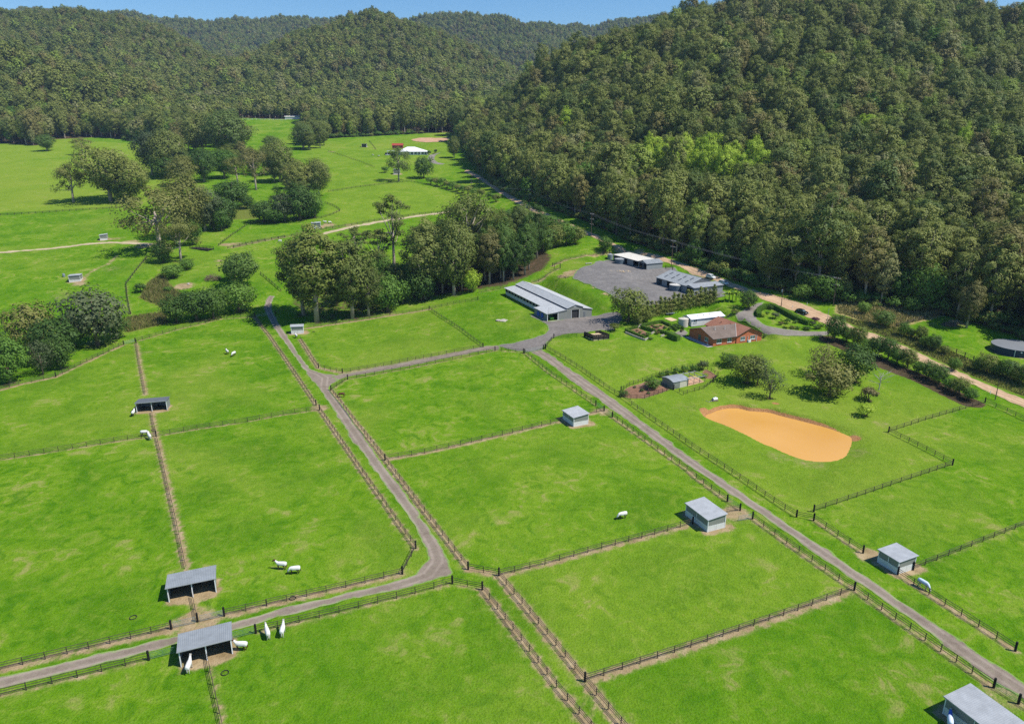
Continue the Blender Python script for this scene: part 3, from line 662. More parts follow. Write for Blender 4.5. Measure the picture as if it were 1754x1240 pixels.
fence('rail fence along the cross lane towards the stable', [('B',787,621),('B',1065,572),('B',1390,509),('B',1710,443)], (0,1), W2)
fence('short rail fence in front of the driveway gate', [('B',1710,443),('J',100,918),('J',185,922),('J',280,931)], (0,1), W2)
fence('rail fence from the gravel lane to the grey and white shelter by the drive', [('B',1020,1124),('B',1270,1082),('B',1495,1032),('I',97,736),('I',205,712)], (0,0), (1.1,.9))
fence('stub of rail fence between the upper grey shelter and the drive fence', [('I',380,664),('I',472,646)], (0,1), (1.3,1.0))
fence('rail fence from the lane bend corner to the long grey shelter', [('E',15,724),('E',293,656),('E',633,561),('E',952,476),('E',1180,412)], (0,1), (1.1,.9))
fence('stub of rail fence behind the long grey shelter by the drive', [('E',1380,346),('E',1465,331)], (0,1), (1.3,1.0))
fence('rail fence on the right side of the narrow grass laneway, upper length', [('E',15,724),('E',155,892),('H',305,480),('H',533,761)], (0,1), (1.3,1.0))
fence('rail fence on the right side of the narrow grass laneway, lower length', [('H',533,761),('H',672,930),('H',830,1110)], (0,0), (1.3,1.0))
fence('rail fence crossing from the grass laneway to the drive fence', [('H',533,761),('H',757,689),('H',1070,588),('H',1455,459),('H',1725,366),('G',330,501),('G',595,403)], (0,1), (1.2,.95))
fence('rail fence left of the drive, from stable gate to upper shelter gate', [('J',288,934),('I',125,405),('I',280,512),('I',423,613)], (1,1), W2)
fence('rail fence on the left of the drive between the two grey shelters', [('I',522,683),('I',680,795),('I',835,908),('I',970,1000),('E',1200,140),('E',1388,277)], (1,1), (1.1,.8))
fence('rail fence left of the drive, from long shelter to cross fence', [('E',1540,381),('G',172,112),('G',330,223),('G',498,341),('G',590,400)], (1,0), (1.1,.8))
fence('rail fence on the left of the drive, nearest length down to the last gate', [('G',595,403),('G',765,526),('G',943,651),('G',1135,786),('G',1330,922),('G',1465,1012)], (0,1), (1.1,.8))
fence('rail fence on the left of the drive at the lower right picture edge', [('G',1620,1112),('G',1900,1300)], (1,0), W2)
fence('rail fence right of the drive, from stable gate to the fenced garden', [('I',118,268),('I',340,402),('I',470,497),('I',605,585)], (1,0), (.7,.4))
fence('rail fence on the right of the drive between the garden and the pond corner', [('I',605,585),('I',820,737),('I',1000,862),('I',1150,962),('F',97,851),('F',248,948)], (0,1), (.7,.45))
fence('short rail fence at the jog beside the drive below the pond', [('F',248,948),('F',362,971)], (0,1), (.6,.3))
fence('rail fence below the pond running up to the right', [('F',362,914),('F',587,839),('F',870,743),('F',1070,676),('F',1280,606)], (1,1), (.5,.3))
fence('rail fence right of the pond, middle leg of the zigzag', [('F',1278,602),('F',1107,511),('F',935,426),('F',857,388)], (0,1), (.5,.3))
fence('rail fence from the zigzag corner up to the roadside shrubs', [('F',860,388),('F',1100,309),('F',1325,244),('F',1492,196)], (0,0), (.6,.4))
fence('rail fence along the dirt road verge at the right edge', [('F',1495,192),('F',1640,255),('F',1754,310),('F',1950,405)], (1,0), (.6,.5))
fence('rail fence on the right of the drive leading down to the square shelter', [('F',365,971),('F',520,1076),('F',597,1127),('F',688,1186)], (0,1), (.9,.8))
fence('rail fence running right from the square shelter to the picture edge', [('G',962,277),('G',1110,219),('G',1327,131),('G',1535,49),('G',1720,-25)], (1,0), (.8,.5))
fence('rail fence on the right of the drive beside the pale blue rugged horse', [('G',866,306),('G',965,371),('G',1160,498),('G',1370,633),('G',1600,783)], (1,1), (1.0,.9))
fence('short rail fence at the lane corner of the far shelter paddock', [('B',605,549),('B',755,581)], (1,1), (1.2,1.0))
fence('rail fence along the upper side of the cross lane', [('B',755,581),('B',960,546),('B',1213,498),('B',1455,454),('B',1635,420)], (0,1), (1.1,.9))
fence('rail fence beside the gravel lane below the small far shelter', [('B',605,549),('B',545,458),('B',490,370)], (0,0), (1.2,1.0))
fence('rail fence below the tall gum grove', [('B',530,302),('B',800,262),('B',1050,222),('B',1298,183)], (0,1), (1.2,1.0))
fence('rail fence from the grove corner to the stable paddock', [('B',1298,183),('B',1450,150),('B',1603,124)], (0,1), (.8,.6))
fence('rail fence dividing the paddock from the stable grass', [('B',1300,184),('B',1440,277),('B',1635,420)], (0,0), (.7,.4))
fence('rail fence behind the stable along the grove', [('J',0,556),('J',90,540),('J',180,522)], (0,0), (.8,.6), spacing=3.2)
fence('rail fence from the stable corner up to the shed yard', [('J',330,494),('J',420,455),('J',510,402)], (0,1), (.9,.8), spacing=3.2)
fence('pale curving rail fence between the grass and the shed yard', [('J',462,388),('J',540,352),('J',640,330),('J',740,318),('J',820,306)], (1,1), (1.3,.9), spacing=3.0)
fence('short rail fence beside the stable yard turning to the sand pen', [('J',418,905),('J',440,872),('J',470,838)], (1,1), (.5,.3), rails=3)
fence('rail fence between the stable yard and the sand pen', [('J',470,838),('J',560,832),('J',660,830)], (0,1), (.5,.3))
fence('black rail fence under the gum trees beside the lane gate', [('B',335,214),('B',378,190),('B',450,208),('B',525,226)], (1,0), (.6,.5), rails=2, spacing=2.4)
# far fences, too distant to show their separate rails
far_fence('dark fence along the lane verge above the far lane gate', [('M',160,930),('M',215,975),('M',280,1032)])
far_fence('fence along the sandy track past the lone grey shelter', [('M',0,775),('M',170,738),('M',350,705),('M',520,668),('M',700,640),('M',900,606),('M',1100,578),('M',1345,545)], wear=(1.2,.7))
far_fence('fence across the middle hillside paddock up to the power pole', [('M',560,445),('M',720,420),('M',900,398),('M',1050,383)])
far_fence('fence running down the hillside beside the roadside bushes', [('M',1050,386),('M',1200,415),('M',1380,472)])
far_fence('fence wrapping round the creek scrub above the lone grey shelter', [('M',100,632),('M',300,612),('M',510,602),('M',580,580),('M',634,556),('M',590,528),('M',540,510)])
far_fence('thin dark fence across the upper left field', [('L',-40,586),('L',200,572),('L',500,552),('L',800,532)])
far_fence('fence from the creek corner up to the big gum trees', [('L',745,988),('L',800,915),('L',866,832)], wear=(.8,.6))
far_fence('fence dropping from the creek corner to the reeds', [('L',744,990),('L',752,1070),('L',770,1166)], wear=(.8,.7))
far_fence('short dark fence stub beside the big grey-green tree', [('L',690,1182),('L',772,1164)])
far_fence('fence climbing from the little bridge to the scrub', [('L',1290,762),('L',1370,700),('L',1455,642)])
far_fence('fence leading from the little bridge along the sandy track', [('L',1345,778),('L',1500,740),('L',1680,712)], wear=(1.2,.9))
far_fence('wire fence down the green hill in front of the white house', [('M',560,205),('M',650,235),('M',760,272),('M',830,300)], 5.0, 1.1, 2)
far_fence('dark fence line climbing the hill behind the tiny shelter', [('M',800,145),('M',820,168),('M',840,195)], 5.0, 1.2, 2)
far_fence('pale fence across the far green flat', [(410,205.5),(440,205.5),(470,206),(490,206.5)], 6.0, 1.5, 2, 'marker_white', .14)
far_fence('dark fence right of the road below the round navy tank', [('K',1060,665),('K',1180,632),('K',1300,602)], 3.2)
far_fence('dark rail fence in the road verge scrub left of the round navy tank', [('K',1290,770),('K',1390,805),('K',1480,842)], 3.0)
gate('galvanised farm gate on the lane, left of its middle post, by the middle shelter', ('C',1040,618), ('C',1180,586))
gate('galvanised farm gate on the lane, right of its middle post, by the middle shelter', ('C',1200,580), ('C',1345,546))
gate('green-tinted farm gate left of the near double shelter', ('C',902,806), ('C',1060,766), 'gate_green')
gate('green-tinted farm gate right of the near double shelter', ('C',1392,682), ('C',1532,648), 'gate_green')
gate('small farm gate by the creek at the top of the left paddocks', ('A',780,403), ('A',843,387))
gate('farm gate across the gravel lane beneath the gum trees', ('B',215,232), ('B',330,216))
gate('double farm gate across the drive below the stable', ('J',290,930), ('J',405,908), posts=(0,1))
gate('green-tinted farm gate beside the upper grey shelter, above its stub fence', ('I',428,616), ('I',470,645), 'gate_green')
gate('green-tinted farm gate beside the upper grey shelter, below its stub fence', ('I',475,650), ('I',520,682), 'gate_green')
gate('green-tinted farm gate beside the long grey shelter', ('E',1392,280), ('E',1462,328), 'gate_green')
gate('farm gate standing open beside the long grey shelter', ('E',1538,381), ('E',1452,396))
gate('green-tinted farm gate at the lower right by the nearest grey shelter', ('G',1468,1014), ('G',1617,1110), 'gate_green')
for q, r, am in ((('C',1190,585),5,1.0),(('C',1100,600),4,.8),(('I',470,650),4,.9),(('E',1440,350),4.5,1.0),(('G',1540,1075),4,.7),(('F',740,1205),4,1.0),(('B',612,800),4,.9),(('J',590,430),7,1.0),(('J',530,450),4,.9),(('J',915,415),4.5,.0)):
    paint_spot('dirt', GP(*q), r, am)
paint_line('lush', np.array([p[:2] for p in G2([('N',625,575),('N',760,715),('N',880,850),('N',1000,985),('N',1100,1065)])]), .4, 1.9, .55)
paint_line('lush', np.array([p[:2] for p in G2([('D',1440,0),('D',1600,180),('D',1750,310)])]), .4, 1.6, .45)
def tone(px, v, soft=1.5):
    P = np.array([p[:2] for p in G2(px)]); sg = 1 if v > 0 else -1
    b = bbox(P); i0, i1 = np.searchsorted(GX, (b[0]-20, b[2]+20)); j0, j1 = np.searchsorted(GY, (b[1]-20, b[3]+20)); sl = (slice(j0, j1), slice(i0, i1))
    GA['tone'][sl] += 1.35*v*(1-sstep(-soft, soft, poly_sdf(gxx[sl], gyy[sl], P)))
tone([('D',1320,500),('D',1495,530),('H',560,1030),('C',1330,1400),('C',1250,800),('C',1538,650)], -.35)
tone([('A',0,690),('A',350,605),('A',775,405),('A',850,390),('A',950,830),('A',975,975),('A',0,1125)], .25)
tone([('A',850,390),('A',1595,230),('B',590,782),('B',612,812),('A',975,975)], -.15)
tone([('A',978,978),('B',612,812),('D',1095,278),('D',1015,432),('C',1190,580)], .1)
tone([('H',533,761),('H',1725,366),('G',595,403),('G',1465,1010),('G',1300,1400),('H',900,1250)], -.45)
tone([('E',15,725),('E',1180,412),('E',1540,381),('G',595,403),('H',533,761)], .35)
tone([('B',787,621),('B',1710,443),('I',423,613),('I',205,712),('B',1020,1124),('B',683,690)], .05)
tone([('I',472,646),('I',835,908),('E',1388,277),('E',1180,412),('E',15,724),('B',1020,1124)], .2)
tone([('I',118,268),('F',248,948),('F',1280,606),('F',857,388),('F',1495,192),('K',700,735),('K',350,700),('J',1465,900),('J',1000,850),('J',470,838)], .45)
tone([('F',362,914),('F',1280,606),('F',857,388),('F',1495,192),('F',1900,380),('F',1900,900),('G',962,277)], -.05)
tone([('D',1495,526),('D',1595,441),('H',830,1110),('H',680,1170)], .15)
tone([('B',605,549),('B',530,302),('B',1298,183),('B',1635,420),('B',755,581)], .3); tone([('B',1298,183),('B',1603,124),('J',180,560),('J',430,770),('J',290,850),('B',1635,420)], .1)
tone([('L',-200,575),('L',800,532),('L',1100,420),('L',860,170),('L',330,120),('L',-200,190)], .75, 6); tone([('L',-200,800),('L',860,740),('L',800,540),('L',-200,590)], -.2, 3); tone([('L',-200,1300),('L',770,1166),('L',745,988),('L',860,830),('L',-200,810)], -.1, 3)
tone([('M',560,440),('M',1050,383),('M',1380,472),('M',1350,545),('M',600,650),('M',520,600)], .45, 4); tone([('M',380,230),('M',480,150),('M',1290,90),('M',1290,330),('M',1050,380),('M',560,440)], .4, 4)

# ------------------------------------------------------------------ buildings
def wall(par, name, mat, p, q, z0, za, zb=None, t=.12, side=1):
    """upright panel from p to q (plan), top sloping from za to zb, thickness to the left of p->q"""
    zb = za if zb is None else zb; p = np.array(p, float); q = np.array(q, float); d = (q-p)/np.linalg.norm(q-p); nrm = np.array([-d[1], d[0]])*t*side
    return MB().prism([(p[0],p[1],z0),(q[0],q[1],z0),(q[0],q[1],zb),(p[0],p[1],za)], (nrm[0], nrm[1], 0)).build(name, mat, par)
def window(par, p, q, z0, z1, out, mat_f='trim_white', sill=True):
    """window on a wall line p->q; out = outward unit normal"""
    p = np.array(p, float); q = np.array(q, float); o = np.array(out, float); d = (q-p)/np.linalg.norm(q-p); L = np.linalg.norm(q-p); f = MB()
    def bar(a, b, za, zb, w0, w1):
        P = [p+d*a+o*w0, p+d*b+o*w0, p+d*b+o*w1, p+d*a+o*w1]; f.prism([(x[0], x[1], za) for x in P], (0, 0, zb-za))
    e = .07; bar(0, L, z0, z0+e, .01, .06); bar(0, L, z1-e, z1, .01, .06); bar(0, e, z0+e, z1-e, .01, .06); bar(L-e, L, z0+e, z1-e, .01, .06); bar(L/2-e/2, L/2+e/2, z0+e, z1-e, .01, .055)
    w_ = f.build('window', mat_f, par)
    g = MB(); P = [p+d*e+o*.015, q-d*e+o*.015, q-d*e+o*.03, p+d*e+o*.03]; g.prism([(x[0], x[1], z0+e) for x in P], (0, 0, z1-z0-2*e)); g.build('pane', 'glass', w_)
    if sill:
        f = MB(); P = [p-d*.08+o*.01, q+d*.08+o*.01, q+d*.08+o*.16, p-d*.08+o*.16]; f.prism([(x[0], x[1], z0-.14) for x in P], (0, 0, .13)); f.build('sill', 'wall_white', w_)
    return w_

def double_shelter(label, a_px, b_px, depth=4.2, hf=2.75, hb=2.3, roof='roof_bluegrey'):
    A, B = G2([a_px, b_px]); d = B - A; L = float(np.hypot(d[0], d[1])); rot = math.atan2(d[1], d[0]); z = gz(*( (A+B)/2 )[:2])
    o = thing('horse_shelter', label, 'shelter', (A[0], A[1], z - .02), rot, 'open double horse shelters')
    wall(o, 'back_wall', 'wall_grey', (0, depth), (L, depth), -.2, hb, t=.06)
    for x, s in ((0, -1), (L, 1)):
        w_ = wall(o, 'side_wall', 'wall_grey', (x, .05), (x, depth-.002), -.2, hf-.03, hb, t=.06, side=s)
        MB().box(x-.07, x+.07, -.02, .10, -.2, hf-.02).build('corner_trim', 'trim_white', w_)
    wall(o, 'partition', 'wall_grey', (L/2, .1), (L/2, depth-.07), -.2, hf-.08, hb-.03, t=.05)
    MB().box(L/2-.05, L/2+.09, -.03, .08, -.2, hf-.06).build('centre_post', 'trim_white', o)
    MB().box(-.02, L+.02, .0, .07, hf-.24, hf-.05).build('header_beam', 'wall_grey', o)
    r = MB().sheet((-.25, -.35, hf+.06), (L+.25, -.35, hf+.06), (L+.25, depth+.25, hb+.04), (-.25, depth+.25, hb+.04), .25, .03).build('roof', roof, o)
    MB().box(-.27, L+.27, -.39, -.352, hf-.04, hf+.09).build('gutter', 'roof_grey', r)
    for xx in (.25, .75):
        MB().lathe([(.30, .0), (.36, .3), (.33, .3), (.28, .05)], 14, (L*xx-.9, depth-.6)).build('feed_tub', 'rubber', o)
    c, s = math.cos(rot), math.sin(rot)
    def loc(u, v): return (A[0]+u*c-v*s, A[1]+u*s+v*c)
    poly = [loc(-.3, -.9), loc(L*.3, -1.3), loc(L*.5, -1.0), loc(L*.8, -1.5), loc(L+.6, -.8), loc(L+.4, depth), loc(-.2, depth)]
    paint_poly('dirt', poly, -.4, .9, 1.1); return o
SH_MID = double_shelter('open double horse shelter on the paddock side above the lane gates', ('C',1018,460), ('C',1300,400))
SH_NEAR = double_shelter('nearest open double shelter, standing across the lane verge at lower left', ('C',1090,850), ('C',1398,770))
SH_FAR = double_shelter('far open double shelter in the middle of the left paddocks', ('A',858,828), ('A',1047,812), roof='roof_dark')

def loose_shelter(label, c_px, a, b, rot, hl=2.55, hr=2.95, band=1.2, open_side=None, small=False, roof='roof_grey', group='grey and white horse shelters', inner_post=True, wallm='wall_olive', c_world=None):
    C_ = GP(*c_px) if c_world is None else np.array(c_world); z = gz(C_[0]-.3, C_[1]+1)
    o = thing('horse_shelter', label, 'shelter', (C_[0], C_[1], z-.02), math.radians(rot), group)
    faces = [('front', (0, 0), (a, 0), hl, hr, (0, -1)), ('right', (a, .002), (a, b-.002), hr, hr, (1, 0)), ('back', (a, b), (0, b), hr, hl, (0, 1)), ('left', (0, b-.002), (0, .002), hl, hl, (-1, 0))]
    for nm, p, q, za, zb, out in faces:
        if nm == open_side: 
            MB().box(min(p[0],q[0])-.05, max(p[0],q[0])+.05, min(p[1],q[1]), max(p[1],q[1]), za-.25, za-.02).build('header_beam', wallm, o); continue
        w_ = wall(o, 'wall', wallm, p, q, -.2, za, zb, t=.08)
        P = np.array(p)+np.array(out)*.012; Q_ = np.array(q)+np.array(out)*.012
        d = (Q_-P)/np.linalg.norm(Q_-P); k = 3 if np.linalg.norm(Q_-P) > 5 else 2
        L = np.linalg.norm(Q_-P)
        for i in range(k): wall(o, 'kick_board', 'wall_white', P+d*(L*i/k+.015), P+d*(L*(i+1)/k-.015), -.1, band, t=.03, side=-1)
    for x, y, h_ in ((0,0,hl),(a,0,hr),(a,b,hr),(0,b,hl)): MB().box(x-.07, x+.07, y-.07, y+.07, -.2, h_-.01).build('corner_trim', 'trim_white', o)
    if inner_post and open_side != 'left': MB().box(-.10, -.05, b*.48, b*.48+.12, -.2, hl).build('wall_post', 'trim_white', o)
    r = MB().sheet((-.3, b+.25, hl), (-.3, -.3, hl), (a+.3, -.3, hr+.08), (a+.3, b+.25, hr+.08), .25, .028).build('roof', roof, o)
    MB().box(-.36, -.302, -.32, b+.27, hl-.1, hl+.05).build('gutter', 'roof_grey', r)
    cc, ss = math.cos(math.radians(rot)), math.sin(math.radians(rot)); loc = lambda u, v: (C_[0]+u*cc-v*ss, C_[1]+u*ss+v*cc)
    paint_poly('dirt', [loc(-.6,-.5), loc(a+1.2,-.8), loc(a+1.5,b*.5), loc(a+.8,b+.6), loc(-.5,b+.5)], .1, 1.6, 1.0)
    return o
loose_shelter('grey and white shelter left of the drive above the long shelter', ('I',290,740), 4.2, 5.6, 25)
loose_shelter('long grey and white shelter left of the drive, in the middle', ('E',1268,460), 4.0, 6.7, 23, hl=2.7, hr=3.0)
loose_shelter('square grey shelter on the right of the drive near the rugged horse', ('G',862,305), 4.0, 3.9, 23, hl=2.6, hr=2.7)
_s8 = plane_pt(*zp('G',1150,1172), 0.0); _u = np.array([math.cos(math.radians(112)), math.sin(math.radians(112))])
loose_shelter('nearest grey shelter, cut off at the lower right corner', None, 4.3, 7.6, 22, hl=2.7, hr=3.0, c_world=(_s8[0]-_u[0]*7.6, _s8[1]-_u[1]*7.6, 0))
loose_shelter('small pale shelter beside the lane under the tall gums', ('B',437,338), 4.3, 3.4, 15, hl=2.9, hr=2.7, band=1.3)
loose_shelter('small grey shelter in the left field above the creek trees', ('L',410,978), 4.6, 4.2, 17, hl=2.9, hr=3.0, band=1.0, open_side='left')
loose_shelter('small grey shelter beside the track left of the big gum trees', ('L',592,731), 3.6, 4.6, 24, hl=2.8, hr=3.2, band=1.0, open_side='right')
loose_shelter('lone grey shelter on the hillside by the sandy track', ('M',462,662), 5.2, 5.6, 14, hl=3.2, hr=3.4, band=1.2, open_side='left')
loose_shelter('tiny shelter high on the green hill left of the white house', ('M',757,182), 5.0, 4.0, 3, hl=3.6, hr=3.6, band=.8, open_side='front')
loose_shelter('tiny shelter beneath the gum in front of the white house', ('M',945,342), 5.2, 4.5, 6, hl=4.2, hr=4.2, band=.6)
MB().lathe([(.55,0),(.6,.9),(.5,1.5),(.1,1.65)],14).build('water_tank','tank_grey',None,GP('L',378,945))
tag(bpy.data.objects['water_tank'],'small grey water tank beside the left field shelter','tank')

def gable(par, name, mat, u0, u1, v0, v1, ze, zr, along='v', ov=.35, ove=.3, ridge_at=.5, pitch=.3, rib=.03):
    """two ribbed roof planes; ridge along v (gable ends at v0, v1) or along u"""
    if along == 'v':
        um = u0+(u1-u0)*ridge_at; sl = (zr-ze)/(um-u0); sr = (zr-ze)/(u1-um)
        MB().sheet((u0-ove, v1+ov, ze-sl*ove), (u0-ove, v0-ov, ze-sl*ove), (um, v0-ov, zr), (um, v1+ov, zr), pitch, rib).build(name, mat, par)
        MB().sheet((u1+ove, v0-ov, ze-sr*ove), (u1+ove, v1+ov, ze-sr*ove), (um, v1+ov, zr), (um, v0-ov, zr), pitch, rib).build(name, mat, par)
        MB().prism([(um-.16, v0-ov-.01, zr-.03), (um+.16, v0-ov-.01, zr-.03), (um, v0-ov-.01, zr+.08)], (0, v1-v0+2*ov+.02, 0)).build('ridge_cap', mat, par)
    else:
        vm = v0+(v1-v0)*ridge_at; sl = (zr-ze)/(vm-v0); sr = (zr-ze)/(v1-vm)
        MB().sheet((u0-ov, v0-ove, ze-sl*ove), (u1+ov, v0-ove, ze-sl*ove), (u1+ov, vm, zr), (u0-ov, vm, zr), pitch, rib).build(name, mat, par)
        MB().sheet((u1+ov, v1+ove, ze-sr*ove), (u0-ov, v1+ove, ze-sr*ove), (u0-ov, vm, zr), (u1+ov, vm, zr), pitch, rib).build(name, mat, par)
        MB().prism([(u0-ov-.01, vm-.16, zr-.03), (u0-ov-.01, vm+.16, zr-.03), (u0-ov-.01, vm, zr+.08)], (u1-u0+2*ov+.02, 0, 0)).build('ridge_cap', mat, par)
def pent(par, mat, pts):
    return MB().prism(pts[0], pts[1]).build('gable_wall', mat, par)

def barn():
    o = thing('stable_barn', 'long grey stable barn with raised centre roof, open garage and row of stalls', 'barn', BARN_O, math.radians(BARN_R))
    Lb = 48.0; gw = 'wall_olive'
    # front wall pieces either side of the openings
    wall(o, 'front_wall', gw, (4.3, 0), (8.2, 0), -.3, 3.25, 3.75); wall(o, 'front_wall', gw, (8.2, 0), (9.9, 0), -.3, 4.1, 4.65)
    wall(o, 'front_wall', gw, (13.0, 0), (14.6, 0), -.3, 4.65, 4.1); wall(o, 'front_wall', gw, (14.6, 0), (18.4, 0), -.3, 3.7, 3.0)
    MB().prism([(9.9,0,3.3),(13.0,0,3.3),(13.0,0,4.65),(11.4,0,5.15),(9.9,0,4.65)], (0,.12,0)).build('gable_wall', gw, o)
    MB().box(.1, 4.2, 0, .10, 2.5, 2.95).build('garage_header', gw, o)
    wall(o, 'back_wall', gw, (14.6, Lb), (3.3, Lb), -.3, 3.7, 3.2); wall(o, 'side_wall', gw, (18.4, .13), (18.4, Lb), -.3, 3.0); wall(o, 'back_wall', gw, (18.4, Lb), (14.6, Lb), -.3, 3.0, 3.7)
    wall(o, 'side_wall', gw, (0, 11.4), (0, 0), -.3, 2.7); wall(o, 'side_wall', gw, (3.3, 11.4), (.13, 11.4), -.3, 2.9)
    wall(o, 'inner_wall', gw, (8.25, .2), (8.25, 11.4), -.3, 3.6); wall(o, 'inner_wall', 'inside_shade', (8.0, 9.8), (.2, 9.8), -.3, 2.6)  # second wall is coloured near-black as the garage's inner shade
    # stable row: white lower wall, piers and dark stall openings
    wall(o, 'stall_wall', 'wall_white', (3.3, Lb), (3.3, 11.52), -.3, 1.35)
    wall(o, 'stall_back', 'inside_shade', (5.6, Lb-.2), (5.6, 11.6), -.2, 2.6)  # shade behind the stall openings, put into the wall colour
    nb = 12
    for i in range(nb+1):
        v = 11.6 + (Lb-11.7)*i/nb; MB().box(3.26, 3.46, v-.55 if 0 < i < nb else v-.2, v+.55 if 0 < i < nb else v+.2, 1.352, 2.6).build('stall_pier', gw, o)
    MB().box(3.28, 3.44, 11.55, Lb, 2.35, 2.72).build('stall_header', gw, o)
    # doors
    MB().box(9.95, 12.95, .35, .42, -.2, 3.2).build('doorway_shade', 'inside_shade', o)  # near-black panel painting the shade beyond the doorway
    MB().box(9.78, 9.9, -.06, -.003, -.2, 3.3).build('door_jamb', 'trim_white', o); MB().box(13.0, 13.12, -.06, -.003, -.2, 3.3).build('door_jamb', 'trim_white', o)
    d = MB().box(14.85, 15.75, -.05, -.004, .0, 2.3).build('side_door', 'wall_grey', o)
    for k in range(8): MB().box(14.92, 15.68, -.075, -.052, .25+k*.25, .36+k*.25).build('louvre', 'roof_dark', d)
    MB().box(-.09, .09, -.09, .09, -.3, 2.75).build('corner_trim', 'trim_white', o); MB().box(4.2, 4.36, -.05, .1, -.3, 3.1).build('garage_post', 'trim_white', o)
    for k in (-1, 0, 1): MB().box(11.4+k*.42-.12, 11.4+k*.42+.12, -.05, -.004, 4.35, 4.35+(.5 if k == 0 else .32)).build('gable_vent', 'trim_white', o)
    # roofs: raised centre, lean-tos on both sides
    gable(o, 'roof', 'roof_grey', 8.2, 14.6, 0, Lb, 4.2, 5.25, 'v', .3, .35)
    wall(o, 'clerestory_wall', 'trim_dark', (8.2, Lb), (8.2, .2), 3.45, 4.1, t=.06); wall(o, 'clerestory_wall', 'trim_dark', (14.6, .2), (14.6, Lb), 3.45, 4.1, t=.06)
    MB().sheet((-.3, 11.7, 2.72), (-.3, -.3, 2.72), (8.18, -.3, 3.62), (8.18, 11.7, 3.62), .3, .03).build('roof', 'roof_grey', o)
    MB().sheet((2.6, Lb+.3, 3.03), (2.6, 11.702, 3.03), (8.18, 11.702, 3.62), (8.18, Lb+.3, 3.62), .3, .03).build('roof', 'roof_grey', o)
    MB().sheet((18.8, -.3, 2.98), (18.8, Lb+.3, 2.98), (14.62, Lb+.3, 3.72), (14.62, -.3, 3.72), .3, .03).build('roof', 'roof_grey', o)
    MB().tube([(.3, -.05, 2.8), (.3, -.05, 5.2)], .03, 5).build('aerial', 'wire', o)
    return o
barn()
def at_local(O, rot, u, v, z=0.0):
    r = math.radians(rot); return (O[0]+u*math.cos(r)-v*math.sin(r), O[1]+u*math.sin(r)+v*math.cos(r), O[2]+z)
sheet_poly('barn_apron', [at_local(BARN_O, BARN_R, *q) for q in ((-1.4,-1.2),(19,-1.0),(19,-.1),(-.1,-.1),(-.1,11.6),(-1.4,11.6))], 'concrete', .09, 1.5, 0)
for i, v in enumerate((3.2, 6.6)):
    p = at_local(BARN_O, BARN_R, -.16, v); b = MB()
    for k in range(7): b.box(-.06-.03*(k % 2), .05, k*.3, k*.3+.31, .55+.06*math.sin(k), 2.05)
    q = b.build('hanging_rug', 'blue_cloth', None, p, math.radians(BARN_R))
    tag(q, ['blue horse rug hanging on the stable side wall, nearer the corner', 'blue horse rug hanging on the stable side wall, further back'][i], 'rug', 'blue rugs on the stable wall')

def shed_two():
    o = thing('machinery_shed', 'grey gabled machinery shed with skylights and open bays beside the dirt road', 'shed', SH2_O, math.radians(SH2_R)); a, b = 14.6, 25.0; g = 'wall_shed'
    wall(o, 'front_wall', g, (0, 0), (a, 0), -.4, 2.9); wall(o, 'side_wall', g, (a, .13), (a, b), -.4, 3.0); wall(o, 'back_wall', g, (a, b), (0, b), -.4, 3.0)
    # open bay side (left), panels between dark bays
    for v0, v1, m in ((0, .4, g), (4.6, 8.6, g), (13.4, 14.0, g), (17.6, 21.0, g), (24.6, 25.0, g)): wall(o, 'bay_wall', m, (0, v1), (0, max(v0, .13)), -.4, 2.9)
    MB().box(.0, .12, .13, b, 2.55, 2.98).build('bay_header', g, o); wall(o, 'inner_wall', 'inside_shade', (4.0, b-.2), (4.0, .2), -.4, 2.9)  # the inner sheet paints the bays' shade in its colour
    gable(o, 'roof', 'roof_bluegrey', 0, a, 4.5, b, 3.0, 5.6, 'v', .25, .3)
    MB().prism([(0,4.4,3.0),(a,4.4,3.0),(a/2,4.4,5.5)], (0,.1,0)).build('gable_wall', 'roof_dark', o)
    MB().sheet((-.25, -.35, 2.95), (a+.25, -.35, 2.95), (a+.25, 4.38, 3.75), (-.25, 4.38, 3.75), .3, .03).build('roof', 'roof_grey', o)
    MB().box(-.27, a+.27, -.42, -.352, 2.8, 2.98).build('gutter', 'trim_dark', o)
    sl = 2.6/(a/2)
    for v in (7.5, 12, 16.5, 21):
        for u in (1.6, 4.2):
            MB().prism([(u, v, 3.07+sl*u), (u+1.7, v, 3.07+sl*(u+1.7)), (u+1.7, v+.8, 3.07+sl*(u+1.7)), (u, v+.8, 3.07+sl*u)], (0, 0, .03)).build('skylight', 'roof_dark', o)
    return o
shed_two()
